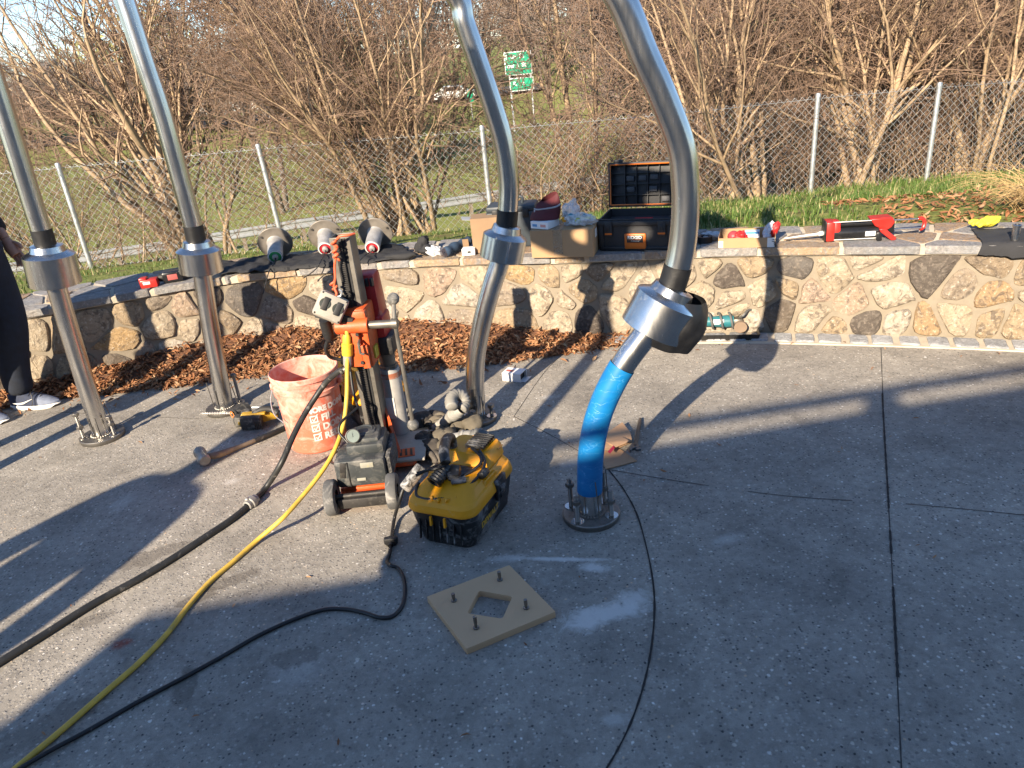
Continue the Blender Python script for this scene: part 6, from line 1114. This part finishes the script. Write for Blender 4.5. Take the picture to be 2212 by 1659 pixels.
for x in (-wt * .47, wt * .47): mb.rbox((x, -Dt / 2 - .001, Ht / 2), (.03, .012, Ht * .9), .004)
mb.build('case', M_TBX, tx_, bevel=.002)
mb = MB(); mb.rbox((0, 0, Ht * .7), (wt - .03, Dt - .03, .02), .004); mb.build('tray_insert', mat('grey_tray', (.05, .05, .055), .6), tx_)
for i, (x, y, a) in enumerate(((-.08, -.02, .4), (.02, .03, -.3), (.09, -.04, .2))): mb = MB(); mb.cyl((x - .05, y, Ht * .76), (x + .05, y + .04 * a, Ht * .78), .008 + .003 * i, n=10); mb.build('tool', (M_ALU, M_RED, M_GREY)[i], tx_)
for x in (-wt * .36, wt * .36):
    mb = MB(); mb.rbox((x, -Dt / 2 - .010, Ht - .05), (.042, .018, .085), .005); la = mb.build('latch', M_TBX, tx_); mb = MB(); mb.rbox((x, -Dt / 2 - .018, Ht - .076), (.040, .006, .010), .002); mb.build('latch_bar', M_ORP, la); mb = MB(); mb.rbox((x, -Dt / 2 - .0205, Ht - .045), (.018, .005, .034), .003); mb.build('latch_grip', M_BLK, la)
mb = MB(); mb.rbox((0, -Dt / 2 - .006, .052), (.118, .016, .086), .008); bdg = mb.build('badge', M_ORP, tx_); mb = MB(); mb.rbox((0, -Dt / 2 - .0145, .065), (.088, .003, .038), .001); mb.build('badge_plate', M_BLK, bdg); text_mb('RIDGID', .0235, (-.040, -Dt / 2 - .0165, .067), (1, 0, 0), (0, 0, 1), bold=.0007).build('lettering', M_WHT, bdg); mb = MB(); mb.box((-.002, -Dt / 2 - .0166, .0625), (.072, .001, .0022)); mb.build('underline', M_ORP, bdg); text_mb('Professional', .0095, (-.022, -Dt / 2 - .0165, .053), (1, 0, 0), (.2, 0, 1)).build('lettering', M_WHT, bdg)
# lid
LH = .245; lr = Matrix.Rotation(R(-8), 3, 'X'); lo = V((0, Dt / 2 + .004, Ht + .008))
def lid_pt(x, y, z): return lo + lr @ V((x, y, z))
mb = MB(); mb.rbox(lid_pt(0, .028, LH / 2), (wt, .014, LH), .004, lr)
for x, z, sx, sz in ((-wt / 2 + .006, LH / 2, .012, LH), (wt / 2 - .006, LH / 2, .012, LH), (0, LH - .006, wt, .012), (0, .006, wt, .012)): mb.rbox(lid_pt(x, .004, z), (sx, .05, sz), .003, lr)
ld = mb.build('lid', M_TBX, tx_)
mb = MB()
for z in (.065, .125, .185): mb.box(lid_pt(0, .008, z), (wt - .03, .028, .003), lr)
for x in (-.11, -.045, .02, .085, .145): mb.box(lid_pt(x, .010, LH / 2), (.003, .022, LH - .03), lr)
mb.build('compartment_ribs', M_TBX, ld)
for x, z in ((-.08, .155), (-.01, .155), (.055, .16), (-.078, .095), (.05, .095), (.12, .04)): mb = MB(); mb.rbox(lid_pt(x, .012, z), (.045, .014, .03), .003, lr); mb.build('compartment_door', MATS['grey_tray'], ld)
mb = MB()
cs_ = [lid_pt(x, -.021, z) for x, z in ((-wt / 2 + .012, .012), (wt / 2 - .012, .012), (wt / 2 - .012, LH - .012), (-wt / 2 + .012, LH - .012))]; mb.tube(cs_ + [cs_[0]], .0045, 6); mb.build('seal', M_ORP, ld)
for x in (-wt * .36, wt * .36): mb = MB(); mb.rbox(lid_pt(x, -.005, LH + .008), (.05, .03, .016), .004, lr); mb.build('lid_catch', M_TBX, ld)
# to the right: tape, rag, carton tray
q = cap(1526, 526); mb = MB(); mb.lathe([(.024, 0), (.040, 0), (.040, .034), (.024, .034)], 32, (q.x, q.y + .03, CZ), closed=True); tp_ = solo(mb, 'tape_roll', M_TAPEB, 'black roll of duct tape lying flat beside the carton tray', 'tape')
mb = MB(); blob(mb, cap(1535, 509, .02), (.055, .035, .022), (0, .1, .2), 41, .5, 34, 18); solo(mb, 'rag', mat('grey_rag', (.55, .56, .57), .9, bmp=.6), 'crumpled pale rag behind the black tape roll', 'rag', angle=180)
A, B = cap(1552, 536), cap(1674, 534); ang = math.atan2(B.y - A.y, B.x - A.x); ex = V((math.cos(ang), math.sin(ang), 0)); ey = V((-ex.y, ex.x, 0)); L = (B - A).length; c = (A + B) / 2 + ey * .085
ct = thing('carton_tray', 'open cut down cardboard tray holding small supplies', 'tray', (c.x, c.y, CZ), ang); mb = MB(); D2 = .17
for x, y, sx, sy, h in ((0, -D2 / 2, L, .003, .052), (0, D2 / 2, L, .003, .062), (-L / 2, 0, .003, D2, .058), (L / 2, 0, .003, D2, .058)): mb.box((x, y, h / 2), (sx, sy, h))
mb.box((0, 0, .002), (L - .004, D2 - .004, .003)); mb.build('tray', M_CARD, ct); mb = MB(); mb.box((L / 2 - .02, -D2 / 2 - .002, .026), (.038, .001, .050)); mb.build('white_panel', M_WHT, ct); mb = MB(); mb.box((-L / 2 + .012, -D2 / 2 - .002, .020), (.022, .001, .036)); mb.build('white_panel', M_WHT, ct)
text_mb('Tyvek', .020, (L / 2 - .016, -D2 / 2 - .003, .046), (.35, 0, -1), (1, 0, .35), bold=.0004).build('lettering', M_DARK, ct)
def on_tray(x, y, z): return ct.matrix_basis @ V((x, y, z))
mb = MB(); mb.ball(on_tray(-.07, .01, .036), .032, 16, 10); solo(mb, 'red_ball', mat('dull_red', (.35, .05, .06), .5), 'dull red ball in the carton tray', 'ball')
mb = MB(); blob(mb, on_tray(-.035, .0, .034), (.035, .03, .032), (0, .3, 0), 44, .5); solo(mb, 'red_rag', mat('bright_red', (.48, .02, .02), .5), 'bright red crumpled glove beside the red ball', 'glove', angle=180)
q = on_tray(.025, .02, .004); bx3 = carton('small_box', 'white and blue packet standing in the carton tray', 'box', q, ang, (.075, .03, .062), M_WCARD); mb = MB(); mb.box((0, -.0158, .052), (.07, .001, .012)); mb.build('print', MATS['blue_print'], bx3); mb = MB(); mb.box((-.01, -.0158, .025), (.04, .001, .006)); mb.build('print', mat('red_print', (.5, .05, .05), .5), bx3)
q = on_tray(.115, .02, .0); bg_ = thing('plastic_bag', 'white and red plastic bag standing at the end of the carton tray', 'bag', q, ang); mb = MB(); blob(mb, (0, 0, .058), (.035, .028, .056), (0, .25, 0), 47, .25, 26, 18); mb.build('bag', M_FILM2, bg_, angle=60); mb = MB(); blob(mb, (.022, -.008, .07), (.022, .024, .045), (0, .45, 0), 48, .25); mb.build('red_panel', MATS['bright_red'], bg_, angle=60); mb = MB(); mb.ball((-.012, -.012, .035), .024, 14, 9); mb.build('bottle', mat('clear_grey', (.6, .62, .64), .15), bg_)
# dispenser gun
A, B = cap(1792, 522), cap(1990, 512); ang = math.atan2(B.y - A.y, B.x - A.x); q = cap(1868, 520); dg = thing('dispenser_gun', 'long red and black adhesive dispenser gun lying on the wall cap', 'dispenser', (q.x, q.y + .045, CZ), ang); M_HR = mat('tool_red', (.48, .025, .018), .38, dirt=((.3, .2, .18), .08, 30)); M_HB = mat('tool_jet', (.014, .014, .015), .3, var=.2)
mb = MB(); mb.cyl((-.145, -.005, .034), (.075, -.005, .034), .031, n=24); mb.cyl((-.145, .035, .042), (.075, .035, .042), .028, n=24); mb.cyl((-.145, .01, .078), (.075, .01, .078), .016, n=18); mb.build('cartridge', M_HB, dg)
mb = MB(); mb.rbox((-.158, .012, .052), (.042, .10, .10), .008); mb.rbox((-.128, .012, .060), (.05, .096, .085), .012, taper=.8); mb.build('front_bracket', M_HR, dg); mb = MB(); mb.rbox((-.181, .012, .052), (.008, .102, .104), .003); mb.build('front_plate', M_HB, dg)
mb = MB(); mb.prism([(.03, .108), (.135, .112), (.150, .085), (.135, .06), (.09, .03), (.085, .055), (.055, .07)], -.04, .045, (0, .01, 0), (1, 0, 0), (0, 0, 1)); mb.build('rear_housing', M_HR, dg, bevel=.006); mb = MB(); mb.rbox((.125, .01, .060), (.055, .08, .075), .014); mb.build('gear_case', M_HB, dg)
mb = MB(); mb.prism([(.07, .05), (.095, .052), (.155, .0), (.150, -.012), (.130, -.012), (.075, .035)], -.014, .012, (0, -.055, .012), (1, 0, 0), (0, 0, 1)); mb.build('trigger', M_HR, dg, bevel=.004); mb = MB(); mb.rbox((.072, -.052, .022), (.026, .03, .05), .008, (0, -.15, 0)); mb.build('grip', M_HB, dg)
for y, z in ((-.005, .042), (.03, .036), (.01, .086)): mb = MB(); mb.cyl((.13, y, z), (.285, y, z), .0045, n=10); mb.build('push_rod', M_SS, dg)
mb = MB(); mb.tube(catmull([(.27, .012, .088), (.292, .012, .084), (.302, .012, .062), (.296, .008, .04), (.28, .004, .032)], 5), .0095, 10); mb.build('pull_loop', M_HR, dg)
mb = MB(); mb.tube([(-.38, .0, .022), (-.30, .004, .028), (-.21, .01, .034), (-.205, .01, .034), (-.186, .012, .036)], [.003, .005, .0075, .012, .013], 12); mb.build('mixing_nozzle', mat('pale_nozzle', (.72, .71, .66), .45), dg)
for z in (.100, .008): mb = MB(); mb.cyl((-.15, -.03, z), (.09, -.03, z), .0022, n=6); mb.build('frame_rod', M_WHT, dg)
mb = MB(); mb.box((.035, -.0362, .034), (.048, .002, .024)); mb.build('type_label', M_WHT, dg); text_mb('HILTI', .016, (.075, -.0325, .094), (1, 0, .04), (0, 0, 1), bold=.0004).build('lettering', M_WHT, dg); text_mb('Hilti', .010, (.015, -.0375, .031), (1, 0, 0), (0, 0, 1)).build('lettering', M_DARK, dg)
# far right: yellow gloves on a black cloth, cylinder
sheet('black_cloth', 'frayed black cloth folded over the wall edge', 'cloth', (cap(2128, 537), cap(2290, 540), cap(2290, 497), cap(2098, 499)), mat('charcoal_cloth', (.03, .03, .033), .9, var=.25, bmp=.5, bscale=200), 7.7, .006, 40, 16, 8)
M_YG = mat('yellow_glove', (.72, .62, .05), .7, var=.1, bmp=.3, bscale=120); c = cap(2135, 497); gl = thing('rubber_gloves', 'bright yellow gloves rolled on the black cloth', 'gloves', (c.x, c.y + .03, CZ + .012), R(15)); mb = MB(); blob(mb, (.02, 0, .024), (.062, .036, .026), (0, -.1, 0), 61, .3, 34, 20); mb.build('palm', M_YG, gl, angle=180)
for k in range(4): a = V((-.03, -.02 + k * .014, .02 + .006 * (k % 2))); mb = MB(); mb.tube(catmull([a, a + V((-.022, -.004 + k * .004, .004)), a + V((-.042, -.006 + k * .006, -.006))], 4), [.012] * 7 + [.010, .006], 10); mb.build('finger', M_YG, gl, angle=180)
mb = MB(); c = cap(2197, 527); 
cy = thing('steel_sleeve', 'small steel cylinder standing on the black cloth', 'cylinder', (c.x, c.y + .02, CZ + .012)); mb.lathe([(.016, 0), (.018, .002), (.018, .066), (.021, .068), (.021, .076), (.014, .078), (.014, .06)], 24); mb.build('sleeve', M_SS, cy); mb = MB(); mb.lathe([(0, .07), (.014, .07)], 20); mb.build('bore', M_DARK, cy)
# far left: red battery and black driver
q = cap(322, 622); rb = thing('battery_pack', 'red power tool battery lying at the wall edge', 'battery', (q.x, q.y + .03, CZ), R(10)); mb = MB(); mb.rbox((0, 0, .024), (.095, .07, .048), .008); mb.rbox((-.03, 0, .03), (.045, .06, .06), .008); mb.build('case', M_HR, rb); mb = MB(); mb.rbox((-.01, -.036, .03), (.04, .003, .016), .001); mb.build('marking', M_WHT, rb)
q = cap(372, 612); bd = thing('power_driver', 'black cordless driver lying on the wall behind the red battery', 'power drill', (q.x, q.y + .04, CZ), R(14)); mb = MB(); mb.rbox((0, 0, .034), (.115, .065, .064), .012); mb.build('housing', M_HB, bd); mb = MB(); mb.lathe([(.024, 0), (.022, .02), (.012, .03), (.009, .04), (0, .04)], 16, (-.056, 0, .036), (-1, 0, 0)); mb.build('chuck', M_DARK, bd); mb = MB(); mb.rbox((.0, -.0335, .035), (.055, .003, .032), .001); mb.build('label_plate', mat('faded_red_label', (.42, .10, .09), .5), bd); mb = MB(); mb.rbox((.085, .02, .024), (.09, .04, .04), .014, (0, 0, .5)); mb.build('grip', M_HB, bd)
# ================================================================ PEOPLE
M_SKIN = mat('skin', (.42, .22, .15), .55, var=.08, scale=30); M_JKT = mat('black_jacket_cloth', (.016, .016, .018), .85, var=.3, scale=14, bmp=.4, bscale=120); M_TRS = mat('navy_jeans', (.016, .021, .034), .9, var=.35, scale=30, bmp=.4, bscale=220); M_SOLE = mat('white_sole', (.78, .77, .74), .6, var=.05); M_SHOE = mat('navy_knit', (.03, .04, .075), .8, var=.3, scale=60, bmp=.4, bscale=300); M_SHOEG = mat('grey_knit', (.20, .23, .31), .8, var=.2, scale=60, bmp=.4, bscale=300); M_HAIR = mat('dark_hair', (.02, .014, .01), .7, bmp=.8, bscale=90)
def skin_obj(name, m_, parent, verts, edges, rad, root=0, sub=2):
    me = bpy.data.meshes.new(name); me.from_pydata([tuple(v) for v in verts], edges, []); o = bpy.data.objects.new(name, me); COL.objects.link(o); o.parent = parent
    sk = o.modifiers.new('skin', 'SKIN'); sk.use_smooth_shade = True; sd = o.modifiers.new('sub', 'SUBSURF'); sd.levels = sub; sd.render_levels = sub
    for i, d in enumerate(me.skin_vertices[0].data): r = rad[i]; d.radius = r if isinstance(r, tuple) else (r, r); d.use_root = (i == root)
    bpy.context.view_layer.update(); ev = o.evaluated_get(bpy.context.evaluated_depsgraph_get()); m2 = bpy.data.meshes.new_from_object(ev); o.modifiers.clear(); o.data = m2; bpy.data.meshes.remove(me); m2.materials.clear(); m2.materials.append(m_); m2.polygons.foreach_set('use_smooth', [True] * len(m2.polygons)); return o
def person(label, loc, rz, feet=((.10, .02), (-.10, -.05)), pocket=True):
    """faces +x; left foot at +y"""
    t = thing('person', label, 'person', loc, rz); hip = .93
    # body with head, one surface
    H = [V((0, 0, hip)), V((0, 0, 1.10)), V((-.01, 0, 1.28)), V((-.015, 0, 1.42)), V((.0, 0, 1.50)), V((.02, 0, 1.58)), V((.03, 0, 1.67)), V((.02, 0, 1.73))]; rad = [(.13, .15), (.12, .14), (.125, .16), (.10, .14), .055, (.085, .068), (.092, .072), (.06, .05)]; ed = [(i, i + 1) for i in range(7)]
    hands = []
    for s in (1, -1):
        i = len(H); el = V((-.10, s * .27, 1.10)); hd = V((.06, s * .20, .90)); H += [V((-.01, s * .17, 1.40)), V((-.04, s * .23, 1.27)), el, V((-.02, s * .25, 1.0)), hd]; rad += [.058, .050, .042, .036, .028]; ed += [(3, i), (i, i + 1), (i + 1, i + 2), (i + 2, i + 3), (i + 3, i + 4)]; hands.append((s, hd))
    legs = []
    for s, (fx, fy) in zip((1, -1), feet):
        i = len(H); kn = V((fx * .5 + .03, s * .10 + fy * .5, .50)); an = V((fx - .03, s * .11 + fy, .09)); H += [V((0, s * .09, hip - .06)), V((fx * .25 + .01, s * .10 + fy * .2, .72)), kn, V((fx * .8 - .02, s * .11 + fy * .8, .30)), an]; rad += [.095, .085, .062, .058, .04]; ed += [(0, i), (i, i + 1), (i + 1, i + 2), (i + 2, i + 3), (i + 3, i + 4)]; legs.append((s, i, kn, an, fx, fy))
    skin_obj('body', M_SKIN, t, H, ed, rad)
    # face
    for s in (1, -1):
        mb = MB(); mb.ball((.105, s * .030, 1.652), (.012, .013, .012), 10, 7); ey_ = mb.build('eye', M_WHT, t); mb = MB(); mb.ball((.1145, s * .030, 1.652), .0055, 8, 5); mb.build('iris', M_DARK, ey_)
        mb = MB(); mb.ball((.015, s * .076, 1.645), (.018, .010, .028), 10, 7); mb.build('ear', M_SKIN, t)
    mb = MB(); mb.tube([(.105, 0, 1.66), (.128, 0, 1.63), (.132, 0, 1.618), (.108, 0, 1.61)], [.007, .011, .013, .009], 8); mb.build('nose', M_SKIN, t); mb = MB(); mb.ball((.100, 0, 1.585), (.012, .024, .006), 10, 6); mb.build('mouth', mat('lips', (.36, .12, .10), .5), t)
    mb = MB(); blob(mb, (.005, 0, 1.70), (.112, .090, .075), (0, -.25, 0), 3, .08, 24, 14); mb.build('hair', M_HAIR, t, angle=180)
    # hands with fingers half inside the pockets
    for s, hd in hands:
        d = V((.45, -s * .15, -.88)).normalized(); sx = V((-s * 0.0 + .85, 0, .45)).normalized(); mb = MB(); mb.tube([hd - d * .01, hd + d * .04, hd + d * .085], [.024, .034, .030], 12); pm = mb.build('hand', M_SKIN, t)
        for k in range(4):
            a = hd + d * .075 + sx * (-.024 + k * .016); L = (.062, .072, .068, .052)[k]; mb = MB(); mb.tube(catmull([a, a + d * L * .5 + V((.004, 0, 0)), a + d * L + V((-.006, -s * .006, 0))], 4), [.0085] * 8 + [.006], 8); mb.build('finger', M_SKIN, pm)
        a = hd + d * .025 + sx * .028; mb = MB(); mb.tube(catmull([a, a + sx * .018 + d * .022, a + sx * .022 + d * .05], 4), [.010] * 8 + [.007], 8); mb.build('thumb', M_SKIN, pm)
    # jacket, trousers and shoes
    J = [V((0, 0, .90)), V((0, 0, 1.02)), V((-.005, 0, 1.15)), V((-.01, 0, 1.30)), V((-.015, 0, 1.43)), V((.0, 0, 1.50))]; jr = [(.155, .185), (.155, .18), (.15, .175), (.15, .185), (.12, .16), (.075, .08)]; je = [(i, i + 1) for i in range(5)]
    for s in (1, -1): i = len(J); J += [V((-.01, s * .18, 1.41)), V((-.045, s * .24, 1.27)), V((-.105, s * .28, 1.10)), V((-.025, s * .255, .99)), V((.035, s * .22, .935))]; jr += [.082, .076, .068, .058, .050]; je += [(4, i), (i, i + 1), (i + 1, i + 2), (i + 2, i + 3), (i + 3, i + 4)]
    skin_obj('jacket', M_JKT, t, J, je, jr)
    T = [V((0, 0, .98)), V((0, 0, .90))]; tr_ = [(.14, .165), (.145, .17)]; te = [(0, 1)]
    for s, i0, kn, an, fx, fy in legs: i = len(T); T += [V((fx * .12, s * .095, .82)), V((fx * .3 + .01, s * .105 + fy * .25, .68)), kn + V((.005, 0, 0)), V((fx * .8 - .02, s * .115 + fy * .8, .30)), an + V((.0, 0, .075)), an + V((.005, 0, -.012))]; tr_ += [.108, .104, .088, .085, .078, .074]; te += [(1, i), (i, i + 1), (i + 1, i + 2), (i + 2, i + 3), (i + 3, i + 4), (i + 4, i + 5)]
    skin_obj('trousers', M_TRS, t, T, te, tr_)
    for s, i0, kn, an, fx, fy in legs:
        o_ = V((an.x + .055, an.y, 0)); def_w = lambda u: .036 + .014 * math.sin(min(1, u * 1.05) * math.pi * .9) if u < .93 else .030
        def solef(u, v, z0=0.0, z1=.026): return None
        n = 26; out = []
        for k in range(n):
            a = 2 * math.pi * k / n; x = math.cos(a) * .142; w_ = math.sin(a) * (.043 + .010 * math.cos(a)); out.append((x, w_))
        mb = MB(); lv = [(0, .97), (.005, 1.02), (.017, 1.02), (.023, .98)]; vs = []
        for z, k_ in lv: vs += [o_ + V((x * k_, y * k_, z + (.012 if x > .11 and z < .01 else 0) + (.008 if x < -.08 and z > .02 else 0))) for x, y in out]
        mb.add(vs, [(i * n + k, i * n + (k + 1) % n, (i + 1) * n + (k + 1) % n, (i + 1) * n + k) for i in range(3) for k in range(n)] + [tuple(range(n - 1, -1, -1)), tuple(range(3 * n, 4 * n))]); sh = mb.build('shoe', M_SOLE, t, angle=50)
        def up(x): return lerp_tab(x, [(-.142, .085), (-.09, .105), (-.04, .112), (.0, .092), (.05, .070), (.10, .052), (.142, .034)])
        for (xa, xb, m_, nm) in ((-.142, .045, M_SHOE, 'upper'), (.045, .142, M_SHOEG, 'toe_knit')):
            mb = MB(); vs = []; N1, N2 = 14, 12
            for i in range(N1 + 1):
                x = xa + (xb - xa) * i / N1; q = min(.999, abs(x) / .1421); hw = math.sqrt(1 - q * q) * (.043 + .010 * x / .142) * .98
                for j in range(N2 + 1): a = math.pi * j / N2; vs.append(o_ + V((x, math.cos(a) * hw * (1 if math.sin(a) < .75 else .9), .026 + max(.0, math.sin(a)) ** .6 * (up(x) - .026))))
            mb.add(vs, [(i * (N2 + 1) + j, (i + 1) * (N2 + 1) + j, (i + 1) * (N2 + 1) + j + 1, i * (N2 + 1) + j + 1) for i in range(N1) for j in range(N2)]); mb.build(nm, m_, sh, angle=180)
        mb = MB(); pl = [(-.095, .050), (-.06, .040), (-.03, .042), (.035, .070), (-.03, .052), (-.065, .050)]
        for sd_ in (-1, 1):
            vs = [o_ + V((x, sd_ * (.0475 - .004 * (z > .06) - .003 * (x < -.08)), z)) for x, z in pl]; mb.add(vs, [(0, 1, 2, 4, 5), (2, 3, 4)])
        mb.build('side_swoosh', M_SOLE, sh)
        mb = MB()
        for k in range(4): x = .0 + k * .017; mb.tube([o_ + V((x, -.03, up(x) - .012)), o_ + V((x + .004, 0, up(x) + .004)), o_ + V((x, .03, up(x) - .012))], .0022, 5)
        mb.tube(catmull([o_ + V((.0, 0, .098)), o_ + V((.02, -.03, .10)), o_ + V((.03, -.05, .06)), o_ + V((.02, -.058, .03))], 4), .002, 5); mb.build('laces', M_DARK, sh)
    return t
q = Z(72, 880); P0 = person('person in black jacket and dark jeans with hands in pockets by the wall', (q.x + .045, q.y - .09, 0), R(-4), ((-.06, -.02), (-.24, .02)))
def other(lab, loc, rz):
    c = copy_tree(P0); c.matrix_basis = Matrix.Translation(V(loc)) @ Matrix.Rotation(rz, 4, 'Z'); c['label'] = lab; return c
other('person standing left of the camera whose shadow falls across the plaza', (-3.0, .22, 0), R(60))
c0_ = V((-2.05, -2.19, 0)) + V((.994, .11, 0)) * 1.05 + V((.11, -.994, 0)) * .9
other('person standing on the terrace behind the parapet with head bent over the rail', (-1.89, -3.36, 1.7), R(70))
